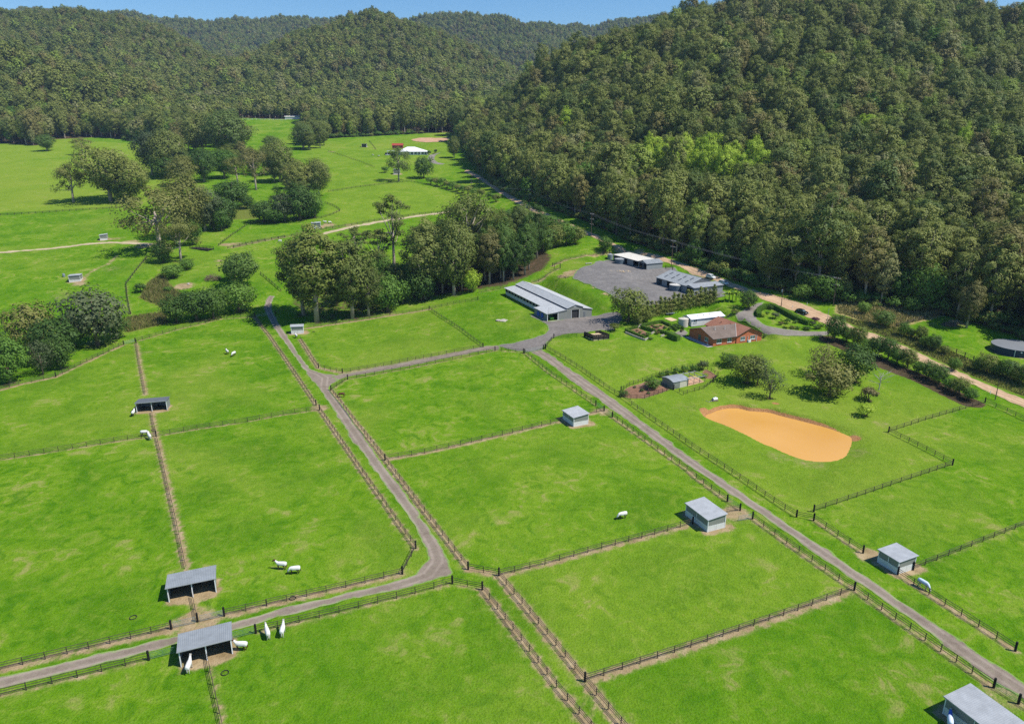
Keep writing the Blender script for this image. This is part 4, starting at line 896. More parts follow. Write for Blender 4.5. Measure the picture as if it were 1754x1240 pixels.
def shed_one():
    o = thing('open_shed', 'long open shed with pale roof and small gabled garage at its near end', 'shed', SH1_O, math.radians(SH1_R)); a, b = 8.6, 27.0; g = 'wall_shed'
    wall(o, 'front_wall', g, (0, 0), (a, 0), -.4, 2.8); wall(o, 'side_wall', g, (a, .13), (a, b), -.4, 2.9); wall(o, 'back_wall', g, (a, b), (0, b), -.4, 2.9, 3.1)
    for v0, v1 in ((0, .35), (2.7, 3.0), (5.8, 6.3), (10.6, 15.4), (19.5, 20.0), (23, 23.3), (26.6, 27)): wall(o, 'bay_wall', g, (0, v1), (0, max(.13, v0)), -.4, 2.8)
    MB().box(0, .12, .13, b, 2.62, 3.0).build('bay_header', g, o); wall(o, 'inner_wall', 'inside_shade', (4.2, b-.2), (4.2, .2), -.4, 2.7)  # inner sheet coloured near-black for the shade in the open bays
    gable(o, 'roof', 'roof_bluegrey', 0, a, 0, 6.2, 2.85, 4.0, 'u', .3, .35)
    MB().prism([(-.02,.15,2.85),(-.02,6.05,2.85),(-.02,3.1,3.9)], (.1,0,0)).build('gable_wall', g, o)
    MB().sheet((-.4, b+.3, 3.05), (-.4, 6.6, 3.05), (a+.3, 6.6, 3.45), (a+.3, b+.3, 3.45), .3, .03).build('roof', 'roof_pale', o)
    return o
shed_one()
def water_tank(label, px, r, h, mat, lid, z=None, dome=.35, group=None):
    p = GP(*px) if isinstance(px[0], str) else np.array(px, float); t = thing('water_tank', label, 'tank', p, 0, group)
    b = MB(); prof = [(r, -.3)]; n = 8
    for i in range(n): prof += [(r, h*i/n+.02), (r*1.012, h*(i+.5)/n)]
    prof.append((r, h)); b.lathe(prof, 32); b.build('tank_wall', mat, t)
    c = MB(); c.lathe([(r*1.03, h-.05), (r*1.03, h+.04), (r*.5, h+dome*.8), (.35, h+dome), (.34, h+dome+.12), (.05, h+dome+.14)], 32); c.build('lid', lid, t)
    return t
water_tank('dark grey round water tank in front of the pale-roofed shed', ('J',882,372), 2.4, 2.3, 'tank_blue', 'roof_grey')
water_tank('dark grey round water tank in front of the gabled machinery shed', ('J',1232,540), 2.6, 2.5, 'tank_blue', 'roof_pale')
water_tank('small green-grey tank at the far end of the pale-roofed shed', ('J',822,345), 1.3, 2.4, 'tank_grey', 'roof_grey')
for i, (x, y) in enumerate(((1171, 544), (1189.5, 540), (1208, 536.5))):
    p = plane_pt(x, y, OUT_Z+2.85); water_tank(['cream water tank nearest the raised garden beds', 'middle one of the three cream water tanks', 'cream water tank furthest from the raised garden beds'][i], (p[0], p[1], OUT_Z-.05), 1.75, 2.5, 'tank_cream', 'tank_cream', dome=.4, group='cream tanks behind the brick house')
def big_tank():
    p = TANK_C; t = thing('water_reservoir', 'large round navy water tank with flat grey roof beside the forest', 'tank', p)
    R, h = 7.2, 2.3
    b = MB(); prof = [(R, -.6)]
    for i in range(7): prof += [(R, h*i/7+.01), (R*1.004, h*(i+.5)/7)]
    prof.append((R, h)); b.lathe(prof, 48); b.build('tank_wall', 'tank_navy', t)
    MB().lathe([(R*1.015, h-.06), (R*1.015, h+.02), (R*.6, h+.16), (.2, h+.28), (.02, h+.285)], 48).build('tank_roof', 'tank_roof', t)
    a = math.radians(231); q = (R+.15)*np.array([math.cos(a), math.sin(a)]); MB().tube([(q[0], q[1], 0), (q[0], q[1], h-.2), (q[0]*.97, q[1]*.97, h-.05)], .09, 8).build('inlet_pipe', 'trim_white', t)
    a = math.radians(246); q = (R+.03)*np.array([math.cos(a), math.sin(a)]); MB().box(q[0]-.45, q[0]+.45, q[1]-.03, q[1]+.03, h-.75, h-.45).build('name_plate', 'trim_white', t)
    paint_spot('dirt', p, 9.5, .8, .25)
big_tank()

def brick_house():
    o = thing('brick_house', 'red brick farmhouse with grey and brown tiled gable roofs', 'house', HOUSE_O, math.radians(HOUSE_R)); br = 'brick_red'
    H = 2.75; u1, u2, d1, d2 = 9.3, 19.8, 13.2, 16.4; r1, r2 = 4.75, 5.0
    wall(o, 'front_wall', br, (0, 0), (u1, 0), -.8, H, t=.25); wall(o, 'gable_wall', br, (0, d1), (0, .001), -.8, H, t=.25)
    MB().prism([(.001,.05,H+.001),(.001,d1-.05,H+.001),(.001,d1/2,r1-.12)], (.24,0,0)).build('gable_peak', br, o)
    wall(o, 'back_wall', br, (u1, d1), (0, d1), -.3, H, t=.25)
    wall(o, 'front_wall', br, (u1+.002, -.25), (u2, -.25), -.8, H, t=.25); MB().prism([(u1+.1,-.249,H+.001),(u2-.1,-.249,H+.001),((u1+u2)/2,-.249,r2-.12)], (0,.24,0)).build('gable_peak', br, o)
    wall(o, 'side_wall', br, (u2, -.249), (u2, d2), -.8, H, t=.25); wall(o, 'back_wall', br, (u2, d2), (u1, d2), -.3, H, t=.25); wall(o, 'side_wall', br, (u1, d2), (u1, d1+.3), -.3, H, t=.25)
    # tiled roofs
    def plane(name, mat, a, b, c, d):
        a, b, c, d = [np.array(q, float) for q in (a, b, c, d)]; m = MB(); L = np.linalg.norm((d+c)/2-(a+b)/2); n = max(4, int(L/.33)); nn = np.cross(b-a, d-a); nn /= np.linalg.norm(nn); nn = nn if nn[2] > 0 else -nn
        for i in range(n):          # courses of tiles, each lipping over the one below
            t0, t1 = i/n, (i+1)/n; A, B = a+(d-a)*t0, b+(c-b)*t0; C2, D2 = b+(c-b)*t1, a+(d-a)*t1
            m.add([A+nn*.05, B+nn*.05, C2+nn*.012, D2+nn*.012, A-nn*.02, B-nn*.02], [(0,1,2,3), (0,4,5,1)])
        m.add([a-nn*.12, b-nn*.12, c-nn*.12, d-nn*.12, a, b, c, d], [(3,2,1,0), (0,1,5,4), (1,2,6,5), (2,3,7,6), (3,0,4,7)])
        return m.build(name, mat, o)
    s1 = (r1-H)/(d1/2); e = .55; vm = d1/2; s2 = (r2-H)/((u2-u1)/2+0.0); um = (u1+u2)/2
    plane('roof', 'tiles_grey', (-.45,-e,H-s1*e), (u1-e+.05,-e,H-s1*e), (u1+(r1-H)/s2*.98,vm,r1), (-.45,vm,r1))
    plane('roof', 'tiles_grey', (u1-e+.05,d1+e,H-s1*e), (-.45,d1+e,H-s1*e), (-.45,vm,r1), (u1+(r1-H)/s2*.98,vm,r1))
    plane('roof', 'tiles_brown', (u1-e,d2+.4,H-s2*e), (u1-e,-.75,H-s2*e), (um,-.75,r2), (um,d2+.4,r2))
    plane('roof', 'tiles_brown', (u2+e,-.75,H-s2*e), (u2+e,d2+.4,H-s2*e), (um,d2+.4,r2), (um,-.75,r2))
    MB().prism([(um-.18,-.78,r2-.06),(um+.18,-.78,r2-.06),(um,-.78,r2+.09)], (0,d2+1.2,0)).build('ridge_cap', 'tiles_brown', o)
    MB().prism([(-.47,vm-.18,r1-.06),(-.47,vm+.18,r1-.06),(-.47,vm,r1+.09)], (u1+3,0,0)).build('ridge_cap', 'tiles_grey', o)
    # pale valley flashing between the roofs
    MB().tube([(u1-e+.05,-e,H-s2*e+.12), (u1+(r1-H)/s2,vm,r1+.12)], .09, 6).build('valley_flashing', 'roof_pale', o)
    for a, b in (((-.47,-e-.02,H-s1*e-.13),(u1-e,-e-.02,H-s1*e-.13)),): MB().prism([a, b, (b[0],b[1]-.1,b[2]), (a[0],a[1]-.1,a[2])], (0,0,.14)).build('gutter', 'trim_dark', o)
    # bargeboards
    for (p, q) in (((-.47,-e,H-s1*e-.1),(-.47,vm,r1-.1)), ((-.47,d1+e,H-s1*e-.1),(-.47,vm,r1-.1))): MB().prism([p, q, (q[0],q[1],q[2]+.16), (p[0],p[1],p[2]+.16)], (-.04,0,0)).build('bargeboard', 'trim_dark', o)
    for (p, q) in (((u1-e,-.77,H-s2*e-.1),(um,-.77,r2-.1)), ((u2+e,-.77,H-s2*e-.1),(um,-.77,r2-.1))): MB().prism([p, q, (q[0],q[1],q[2]+.16), (p[0],p[1],p[2]+.16)], (0,-.04,0)).build('bargeboard', 'trim_dark', o)
    window(o, (1.4, 0), (3.3, 0), .85, 2.25, (0, -1)); window(o, (5.7, 0), (7.4, 0), .85, 2.25, (0, -1))
    window(o, (10.9, -.25), (12.8, -.25), .95, 2.25, (0, -1)); window(o, (14.9, -.25), (17.0, -.25), .95, 2.25, (0, -1))
    window(o, (0, 2.6), (0, 4.4), .95, 2.2, (-1, 0)); window(o, (0, 6.6), (0, 8.0), .3, 2.2, (-1, 0), 'trim_dark', False)
    for u, v, z in ((3.9, 4.6, 4.05), (7.8, 4.4, 3.95)):
        MB().lathe([(.22, z), (.2, z+.35), (.09, z+.4), (.09, z+.9), (.16, z+.92), (.16, z+1.0)], 10, (u, v)).build('roof_vent', 'roof_pale', o)
    for u in (13.9, 17.6): MB().tube([(u, -.33, -.3), (u, -.33, 2.2)], .09, 6).build('downpipe', 'trim_white', o)
    ac = MB(); ac.box(14.0, 15.0, -.75, -.35, -.2, .75); ac.build('air_conditioner', 'trim_white', o)
    MB().tube([(12.3, 12.0, 4.2), (12.3, 12.0, 4.6)], .18, 8).build('roof_vent', 'tiles_brown', o); MB().tube([(13.0, 8.0, 4.5), (13.0, 8.0, 4.85)], .18, 8).build('roof_vent', 'tiles_brown', o)
    return o
brick_house()
sheet_poly('house_path', [at_local(HOUSE_O, HOUSE_R, *q) for q in ((-2.3,-.5),(-.05,-.5),(-.05,13),(-2.3,13))], 'concrete', .08, 1.5, 0)
t = thing('garden_chair', 'white garden chair on the shaded path beside the brick house', 'chair', at_local(HOUSE_O, HOUSE_R, -1.2, 1.0, .08), 1.0)
MB().box(-.25,.25,-.25,.25,.40,.45).build('seat','trim_white',t); MB().box(-.25,.25,.22,.27,.45,.95).build('backrest','trim_white',t)
for sx in (-.22,.22):
    for sy in (-.22,.22): MB().box(sx-.025,sx+.025,sy-.025,sy+.025,0,.40).build('leg','trim_white',t)
def outbuilding():
    o = thing('white_outbuilding', 'long white outbuilding with white roof behind the brick house', 'building', OUT_O, math.radians(OUT_R)); a, b, H = 14.0, 5.2, 2.5
    wall(o, 'front_wall', 'wall_white', (0, 0), (a, 0), -.3, H); wall(o, 'gable_wall', 'roof_white', (0, b), (0, .001), -.3, H); wall(o, 'side_wall', 'wall_white', (a, .13), (a, b), -.3, H); wall(o, 'back_wall', 'wall_white', (a, b), (0, b), -.3, H)
    MB().prism([(.002,.05,H+.001),(.002,b-.05,H+.001),(.002,b/2,3.25)], (.1,0,0)).build('gable_peak', 'roof_white', o)
    gable(o, 'roof', 'roof_white', 0, a, 0, b, H, 3.35, 'u', .4, .4)
    window(o, (.9, 0), (2.4, 0), 1.1, 2.1, (0, -1)); window(o, (0, 1.2), (0, 2.2), .1, 2.0, (-1, 0), 'trim_dark', False)
    for u in (3.5, 6.2, 8.8): MB().box(u-.2, u+.2, 1.4, 1.8, 2.9, 3.2).build('roof_vent', 'roof_grey', o)
outbuilding()

# ------------------------------------------------------------------ white house on the far hill
def hip_house():
    c = WH_C; o = thing('white_house', 'white hip-roofed house on the far green hill', 'house', c, math.radians(6)); a, b, H, r = 29.0, 17.0, 3.4, 7.6
    for p, q in (((0,0),(a,0)), ((a,0),(a,b)), ((a,b),(0,b)), ((0,b),(0,0))): wall(o, 'wall', 'wall_white', p, q, -3, H, t=.2)
    m = MB(); e = 1.2; V = [(-e,-e,H-.3),(a+e,-e,H-.3),(a+e,b+e,H-.3),(-e,b+e,H-.3),(a*.30,b/2,r),(a*.55,b/2,r)]
    m.add(V, [(0,1,5,4),(1,2,5),(2,3,4,5),(3,0,4),(3,2,1,0)]); m.build('roof', 'roof_white', o)
    for u in (9, 12.5, 16, 19.5, 23, 26): window(o, (u, 0), (u+1.9, 0), .6, 2.8, (0, -1), 'trim_dark', False)
    for u in (8.3, 14.8, 21.6, 28): MB().box(u-.15,u+.15,-1.1,-.8,-1,H-.3).build('verandah_post','trim_white',o)
    p = RED_C; o = thing('red_shed', 'red-roofed shed behind the left end of the white house', 'shed', p, math.radians(4))
    for s_, q in (((0,0),(11,0)), ((11,0),(11,7)), ((11,7),(0,7)), ((0,7),(0,0))): wall(o, 'wall', 'red_wall', s_, q, -2, 3.2)
    gable(o, 'roof', 'red_roof', 0, 11, 0, 7, 3.2, 5.0, 'u', .5, .5, pitch=.8)
    p = GP('W',160,660); o = thing('white_deck', 'white deck with shade sail posts left of the far white house', 'deck', p, 0.05)
    MB().box(0,11,0,6,.2,.7).build('platform','wall_white',o); MB().box(1.5,8.5,1.5,6.5,4.2,4.5).build('shade_roof','roof_white',o)
    for x, y in ((1.7,1.7),(8.3,1.7),(1.7,6.2),(8.3,6.2)): MB().box(x-.12,x+.12,y-.12,y+.12,.7,4.2).build('post','trim_white',o)
    MB().box(-1,5,6,9,.2,2.4).build('side_bench','trim_dark',o)
hip_house()
p = GP('S',1380,345); o = thing('far_carport','small pale carport by the forest edge right of the far house','shed',p,0.1)
MB().sheet((0,0,3.2),(9,0,3.2),(9,5,3.6),(0,5,3.6),.8,.05).build('roof','roof_white',o)
for x,y in ((.3,.3),(8.7,.3),(.3,4.7),(8.7,4.7)): MB().box(x-.12,x+.12,y-.12,y+.12,-1,3.2).build('post','trim_white',o)
p = unproj(488, 204.8, ground); o = thing('far_farm_shed','pale low shed at the back of the far green flat','shed',p,0.05)
for s_, q in (((0,0),(20,0)), ((20,0),(20,8)), ((20,8),(0,8)), ((0,8),(0,0))): wall(o,'wall','wall_white',s_,q,-2,3.4)
gable(o,'roof','roof_pale',0,20,0,8,3.4,5.2,'u',.4,.4,pitch=1.0)

# ------------------------------------------------------------------ sand pen, oval garden, coop
def sand_pen():
    pts = G2([('U',1238,935),('U',1370,1002),('U',1608,972),('U',1468,895)]); z = float(np.max([p[2] for p in pts])) - .15; c = np.mean(pts, 0)
    o = thing('sand_pen', 'small black boarded pen with a sand floor beside the stable yard', 'pen', (c[0], c[1], z)); Q = [p[:2]-c[:2] for p in pts]
    for i in range(4):
        a, b = Q[i], Q[(i+1) % 4]; L = np.linalg.norm(b-a); d = (b-a)/L
        if i == 3: b = a + d*L*.30; L *= .30
        for k in range(5): wall(o, 'board', 'timber_dark', a, b, -.2+k*.33, .1+k*.33, t=.05)
        n = max(2, int(L/1.6))
        for k in range(n): q = a+(b-a)*k/n; MB().box(q[0]-.08, q[0]+.08, q[1]-.08, q[1]+.08, -1.2, 1.45).build('post', 'timber_dark', o)
    m = MB(); m.prism([(q[0]*.97, q[1]*.97, -.9) for q in Q], (0, 0, 1.42)); m.build('sand_floor', 'sand', o)
sand_pen()
gpts = [('Q',35,590),('Q',80,562),('Q',130,530),('Q',180,498),('Q',240,478),('Q',320,452),('Q',395,425),('Q',470,398),('Q',550,365),('Q',680,318),('Q',800,275),('Q',950,225),('Q',1150,195),('Q',1300,188),('Q',1400,185),('Q',1480,222),('Q',1540,262),('Q',1600,298),('Q',1655,325),('Q',1610,395),('Q',1570,440)]
fence('dark wire fence curving along the back of the oval garden', gpts, (1,1), None, rails=2, h=1.1, spacing=1.9, name='garden_fence', mat='fence_black')
fence('dark wire fence around the lower right of the oval garden', [('Q',1570,440),('Q',1420,548),('Q',1260,592),('Q',1140,628),('Q',1078,648),('Q',1010,605),('Q',915,562)], (0,1), None, rails=2, h=1.1, spacing=1.9, name='garden_fence', mat='fence_black')
fence('dark wire fence along the front of the oval garden mulch bed', [('Q',35,595),('Q',90,690),('Q',200,716),('Q',300,713),('Q',430,710),('Q',510,682),('Q',655,636),('Q',795,592),('Q',900,562)], (0,0), None, rails=2, h=1.1, spacing=1.9, name='garden_fence', mat='fence_black')
sheet_poly('garden_bed', smooth_closed(G2([('Q',60,600),('Q',150,530),('Q',300,470),('Q',420,440),('Q',560,400),('Q',720,420),('Q',780,490),('Q',850,545),('Q',790,588),('Q',655,632),('Q',510,678),('Q',420,705),('Q',250,708),('Q',110,688)])), 'soil', .05, 1.4, .12)
sheet_poly('garden_bed', smooth_closed(G2([('Q',1420,225),('Q',1480,228),('Q',1600,305),('Q',1640,330),('Q',1590,375),('Q',1480,380),('Q',1420,350),('Q',1400,270)])), 'soil', .05, 1.4, .12)
def coop():
    p = GP('Q',905,556); o = thing('garden_shed', 'small grey garden shed with curved roof in the oval garden', 'shed', p, math.radians(27)); a, b, H = 5.6, 5.2, 2.2
    wall(o, 'front_wall', 'wall_olive', (0,0), (a,0), -.2, H); wall(o, 'side_wall', 'wall_olive', (0,b), (0,.001), -.2, H); wall(o, 'side_wall', 'wall_olive', (a,.13), (a,b), -.2, H); wall(o, 'back_wall', 'wall_olive', (a,b), (0,b), -.2, H)
    n = 8; m = MB(); R_ = []
    for i in range(n+1): t_ = i/n; R_.append((-.2+(b+.4)*t_, H+.02+.55*math.sin(math.pi*t_)))
    V = []; Fs = []
    for v, z in R_: V += [(-.25, v, z), (a+.25, v, z), (-.25, v, z-.04), (a+.25, v, z-.04)]
    for i in range(n): Fs += [(4*i,4*i+1,4*i+5,4*i+4), (4*i+2,4*i+6,4*i+7,4*i+3), (4*i,4*i+4,4*i+6,4*i+2), (4*i+1,4*i+3,4*i+7,4*i+5)]
    Fs += [(0,2,3,1), (4*n,4*n+1,4*n+3,4*n+2)]; m.add(V, Fs); m.build('roof', 'roof_bluegrey', o)
    for u in (-.001, a-.1): MB().prism([(u, v, z-.05) for v, z in R_[1:-1]] + [(u, b, H-.01), (u, 0, H-.01)], (.1, 0, 0)).build('gable_peak', 'wall_olive', o)
    MB().box(2.4, a-.1, -.03, -.004, .0, H-.1).build('roller_door', 'tank_cream', o)
    q = GP('Q',1150,505); g = thing('pergola_frame', 'bare timber pergola frame beside the garden shed', 'pergola', q, math.radians(27))
    for u in (.2, 2.4, 4.6, 6.6):
        for v in (.2, 4.8): MB().box(u-.06,u+.06,v-.06,v+.06,-.2,2.1).build('post','timber',g)
    for v in (.2, 4.8): MB().box(0,6.8,v-.05,v+.05,2.1,2.25).build('beam','roof_grey',g)
    for u in (.2, 2.4, 4.6, 6.6): MB().box(u-.05,u+.05,-.3,5.3,2.252,2.37).build('rafter','roof_grey',g)
    sheet_poly('pergola_floor', [at_local(q, 27, *w_) for w_ in ((0,0),(6.8,0),(6.8,5),(0,5))], 'arena_dirt', .06, 1.5, .05)
coop()

# ------------------------------------------------------------------ power poles and wires
def pole(label, px, h, arms=2, ang=0.6, r=.17, mat='pole_timber', lamp=False):
    p = GP(*px) if isinstance(px[0], str) else unproj(px[0], px[1], ground)
    o = thing('power_pole', label, 'pole', p, ang, 'power poles'); MB().tube([(0,0,-.5),(0,0,h)], [r, r*.72], 10).build('shaft', mat, o)
    for k in range(arms):
        z = h - .35 - k*2.6; a = MB().box(-1.35, 1.35, -.22, -.10, z-.09, z+.09).build('crossarm', 'dead_wood', o)
        for x in (-1.2, -.55, .55, 1.2): MB().lathe([(.05, z+.09), (.09, z+.16), (.06, z+.22), (.09, z+.28), (.03, z+.34)], 7, (x, -.16)).build('insulator', 'insulator', a)
    if lamp: MB().lathe([(.16, h-1.2), (.2, h-1.0), (.2, h-.3), (.1, h-.2)], 10, (.3, 0)).build('transformer', 'insulator', o)
    return o, p, h
PO = [pole('power pole with three crossarms by the dirt road bend near the small tree', ('J',703,212), 12.5, 3, 2.2),
      pole('tall power pole behind the grey sheds', ('J',1205,392), 12.0, 2, 2.2),
      pole('power pole with two crossarms in the dry grass across the dirt road', ('K',718,552), 11.0, 2, 2.2),
      pole('dark single power pole inside the hedged garden by the dirt road', ('K',435,568), 7.6, 0, 2.2, .15, 'pole_timber', True)]
pole('slim pale pole on the verge near the purple bush', ('R',1195,775), 7.0, 0, 0, .09, 'dead_wood')
pole('short dark pole on the dirt road verge at the right edge', ('K',1597,1060), 5.6, 0, 0, .13)
PO2 = [pole('far power pole beside the roadside forest', (906.7, 354), 10.5, 2, 2.2), pole('far power pole among the roadside bushes', (807.5, 331), 10.0, 2, 2.3), pole('far pole in front of the hillside conifer', (733.5, 313), 9.5, 1, 2.2)]
def wires(label, A, B, offs, sag):
    m = MB(); a0 = np.array(A); 
    for ox, oz in offs:
        P = []
        for i in range(15):
            t_ = i/14; q = a0 + (np.array(B)-a0)*t_; P.append(q - a0 + np.array([ox, ox*.6, oz - sag*4*t_*(1-t_)]))
        m.tube(P, .022, 4)
    o = m.build('power_line', 'wire', None, a0); return tag(o, label, 'wire')
def top(e): return np.array(e[1]) + np.array([0, 0, e[2]-.1])
wires('overhead wires from the road bend pole to the pole behind the sheds', top(PO[0]), top(PO[1]), ((-.9,0),(0,0),(.9,0)), 1.2)
wires('overhead wires from the pole behind the sheds to the dry grass pole', top(PO[1]), top(PO[2]), ((-.9,0),(0,0),(.9,0)), 1.4)
wires('overhead wires from the road bend pole along the forest to the next pole', top(PO[0]), top(PO2[0]), ((-.9,0),(.9,0)), 1.6)
wires('overhead wires between the two far roadside poles', top(PO2[0]), top(PO2[1]), ((-.9,0),(.9,0)), 2.0)
for i, (q, lb) in enumerate(((('R',640,455), 'white guide post on the road verge left of the black car'), (('R',880,405), 'white guide post on the far road verge behind the black car'), (('F',1530,135), 'white guide post on the dirt road verge near the short dark pole'))):
    o = MB().prism([(-.07,-.03,0),(.07,-.03,0),(.07,.03,0),(-.07,.03,0)], (0,0,1.0)).add([(-.07,-.034,.72),(.07,-.034,.72),(.07,-.034,.86),(-.07,-.034,.86)], [(0,1,2,3)]).build('guide_post', 'marker_white', None, GP(*q)); tag(o, lb, 'guide post')

# ------------------------------------------------------------------ vehicles
def car(label, p, heading, paint, L=4.7, Wd=1.85, H=1.65, name='parked_car', buggy=False):
    o = thing(name, label, 'car', p, heading); h = Wd/2
    prof = [(-.50,.32),(-.50,.78),(-.47,.95),(-.30,1.0),(.20,1.0),(.43,.86),(.495,.68),(.50,.32)]
    sec = []
    def loft(prof, ys, mat, nm, par, inset):
        V = []; Fs = []; n = len(prof)
        for y, ins in ys: V += [(x*L*(1-ins), y, z if z < .5 else z-ins*.6) for x, z in prof]
        m = len(ys)
        for j in range(m-1):
            for i in range(n): Fs.append((j*n+i, j*n+(i+1) % n, (j+1)*n+(i+1) % n, (j+1)*n+i))
        Fs += [tuple(range(n))[::-1], tuple(range((m-1)*n, m*n))]; return MB().add(V, Fs).build(nm, mat, par, smooth=False)
    loft(prof, [(-h,.03),(-h*.93,0),(h*.93,0),(h,.03)], paint, 'body', o, 0)
    cab = [(-.46,.98),(-.38,1.5),(-.30,H-.02),(.02,H),(.10,H-.05),(.27,1.0)]
    loft(cab, [(-h*.86,.06),(-h*.80,.0),(h*.80,.0),(h*.86,.06)], paint, 'cabin', o, 0)
    gl = [(-.365,1.06),(-.315,1.50),(-.0,H-.14),(.085,H-.17),(.205,1.06)]
    for s in (-1, 1): MB().prism([(x*L, s*h*.868, z) for x, z in gl], (0, s*.012, 0)).build('side_window', 'glass', o)
    MB().prism([(.272*L,-h*.72,1.03),(.272*L,h*.72,1.03),(.118*L,h*.68,H-.1),(.118*L,-h*.68,H-.1)], (.02,0,.02)).build('windscreen', 'glass', o)
    MB().prism([(-.458*L,-h*.68,1.08),(-.458*L,h*.68,1.08),(-.385*L,h*.64,1.5),(-.385*L,-h*.64,1.5)], (-.02,0,.01)).build('rear_window', 'glass', o)
    for x in (-.31, .31):
        for s in (-1, 1):
            b = MB(); V = []; k = 16
            b.tube([(x*L, s*(h-.24), .33), (x*L, s*(h+.01), .33)], .33, k); w_ = b.build('wheel', 'rubber', o); MB().tube([(x*L, s*(h+.0), .33), (x*L, s*(h+.022), .33)], .2, 12).build('rim', 'insulator', w_)
    for s in (-1, 1):
        MB().box(L*.485, L*.502, s*h*.6-.2, s*h*.6+.2, .66, .82).build('headlight', 'trim_white', o); MB().box(-L*.503, -L*.49, s*h*.66-.14, s*h*.66+.14, .74, .95).build('tail_light', 'red_roof', o)
    return o
def heading(a, b): A, B = G2([a, b]); return math.atan2(B[1]-A[1], B[0]-A[0])
hd = heading(('K',500,555), ('K',725,640))
car('black car parked beside the dirt road outside the hedged garden', GP('K',548,592), hd, 'car_black', 4.8, 1.9, 1.6)
car('white car behind the machinery shed, further up the dirt road', GP('J',1452,462), hd, 'car_white', 4.6)
car('white car at the right end of the machinery shed', GP('J',1530,500), hd, 'car_white', 4.6)
bp = at_local(BARN_O, BARN_R, 2.2, 2.0, .1)
t = thing('farm_buggy', 'green farm buggy parked inside the open stable garage', 'buggy', bp, math.radians(BARN_R-90))
MB().prism([(-1.4,-.7,.4),(1.3,-.7,.4),(1.4,-.7,.75),(.55,-.7,1.0),(.3,-.7,.85),(-.3,-.7,.8),(-.35,-.7,1.1),(-1.4,-.7,1.1)], (0,1.4,0)).build('body','buggy_green',t)
MB().box(-.35,.45,-.68,.68,1.72,1.8).build('canopy','buggy_green',t)
for x,y in ((-.3,-.62),(-.3,.62),(.4,-.62),(.4,.62)): MB().tube([(x,y,.8),(x,y,1.75)],.03,5).build('roll_bar','trim_dark',t)
for x in (-.9,.95):
    for s in (-1,1): MB().tube([(x,s*.55,.3),(x,s*.78,.3)],.3,14).build('wheel','rubber',t)
MB().box(-.3,.1,-.6,.6,.8,.95).build('seat','rubber',t)

# ------------------------------------------------------------------ horses
def horse_mesh(name, graze, mat):
    V = []; E_ = []; R = []
    def chain(pts, start=None):
        prev = start
        for x, y, z, r in pts:
            V.append((x, y, z)); R.append(r); i = len(V)-1
            if prev is not None: E_.append((prev, i))
            prev = i
        return prev
    chain([(0,0,1.22,.29)]); chain([(.42,0,1.18,.31),(.80,0,1.22,.29),(1.02,0,1.20,.25)], 0); chest = len(V)-1
    if graze: chain([(1.24,0,1.08,.19),(1.46,0,.80,.145),(1.62,0,.52,.13),(1.74,0,.30,.12),(1.84,0,.12,.085)], chest); poll = chest+3; ear = ((1.52,.07,.62),(1.50,.10,.74))
    else: chain([(1.22,0,1.38,.19),(1.42,0,1.62,.145),(1.60,0,1.82,.135),(1.82,0,1.68,.12),(2.06,0,1.50,.085)], chest); poll = chest+3; ear = ((1.58,.07,1.93),(1.57,.09,2.06))
    for s in (-1, 1): chain([(ear[0][0], ear[0][1]*s, ear[0][2], .035), (ear[1][0], ear[1][1]*s, ear[1][2], .015)], poll)
    chain([(-.26,0,1.20,.24),(-.42,0,1.02,.07),(-.50,0,.72,.075),(-.50,0,.45,.04)], 0); rump = chest + 0
    for s, f in ((-1, .05), (1, -.06)):
        chain([(1.0,.17*s,.92,.12),(1.02+f,.17*s,.52,.075),(1.0+f,.17*s,.18,.055),(1.04+f,.17*s,.03,.06)], 2)
        chain([(-.08,.18*s,.98,.17),(.0-f,.18*s,.78,.12),(-.20-f,.17*s,.50,.075),(-.17-f,.17*s,.17,.055),(-.12-f,.17*s,.03,.06)], 0)
    me = bpy.data.meshes.new(name); me.from_pydata(V, E_, []); ob = bpy.data.objects.new(name, me); COL.objects.link(ob)
    md = ob.modifiers.new('skin', 'SKIN'); md.use_smooth_shade = True
    for i, r in enumerate(R): sv = me.skin_vertices[0].data[i]; sv.radius = (r, r); sv.use_root = (i == 0)
    ss = ob.modifiers.new('sub', 'SUBSURF'); ss.levels = 1; ss.render_levels = 1
    bpy.context.view_layer.update(); dg = bpy.context.evaluated_depsgraph_get(); m2 = bpy.data.meshes.new_from_object(ob.evaluated_get(dg))
    bpy.data.objects.remove(ob); m2.name = name; m2.materials.clear(); m2.materials.append(MATS[mat]); return m2
def rug_mesh(name, graze, mat, hood=True):
    V = []; Fs = []
    st = [(-.50,1.13,.10,.16),(-.47,1.13,.26,.33),(-.2,1.15,.33,.40),(.2,1.14,.345,.41),(.6,1.13,.345,.41),(.95,1.16,.31,.36),(1.15,1.18,.24,.28)]; n = 15
    for x, z, ry, rz in st:
        for k in range(n):
            a = math.radians(-118 + 236*k/(n-1)); V.append((x, ry*math.sin(a)*(1+.04*math.sin(k*2.1+x*9)), z + rz*math.cos(a)*(1.0 if abs(a) < 1.5 else 1.15)))
    for j in range(len(st)-1):
        for k in range(n-1): Fs.append((j*n+k, j*n+k+1, (j+1)*n+k+1, (j+1)*n+k))
    Fs.append(tuple(range(n))[::-1])
    b = MB().add(V, Fs)
    if hood:
        if graze: b.tube([(1.02,0,1.22),(1.24,0,1.08),(1.46,0,.80),(1.60,0,.56)], [.27,.225,.175,.15], 12)
        else: b.tube([(1.02,0,1.26),(1.22,0,1.40),(1.36,0,1.56),(1.48,0,1.70)], [.26,.215,.165,.14], 12)
    return make_mesh(name, b.v, b.f, mat, True)
HB = {(g, m): None for g in (0, 1) for m in ('horse_brown', 'horse_dark', 'horse_grey')}
RB = {}
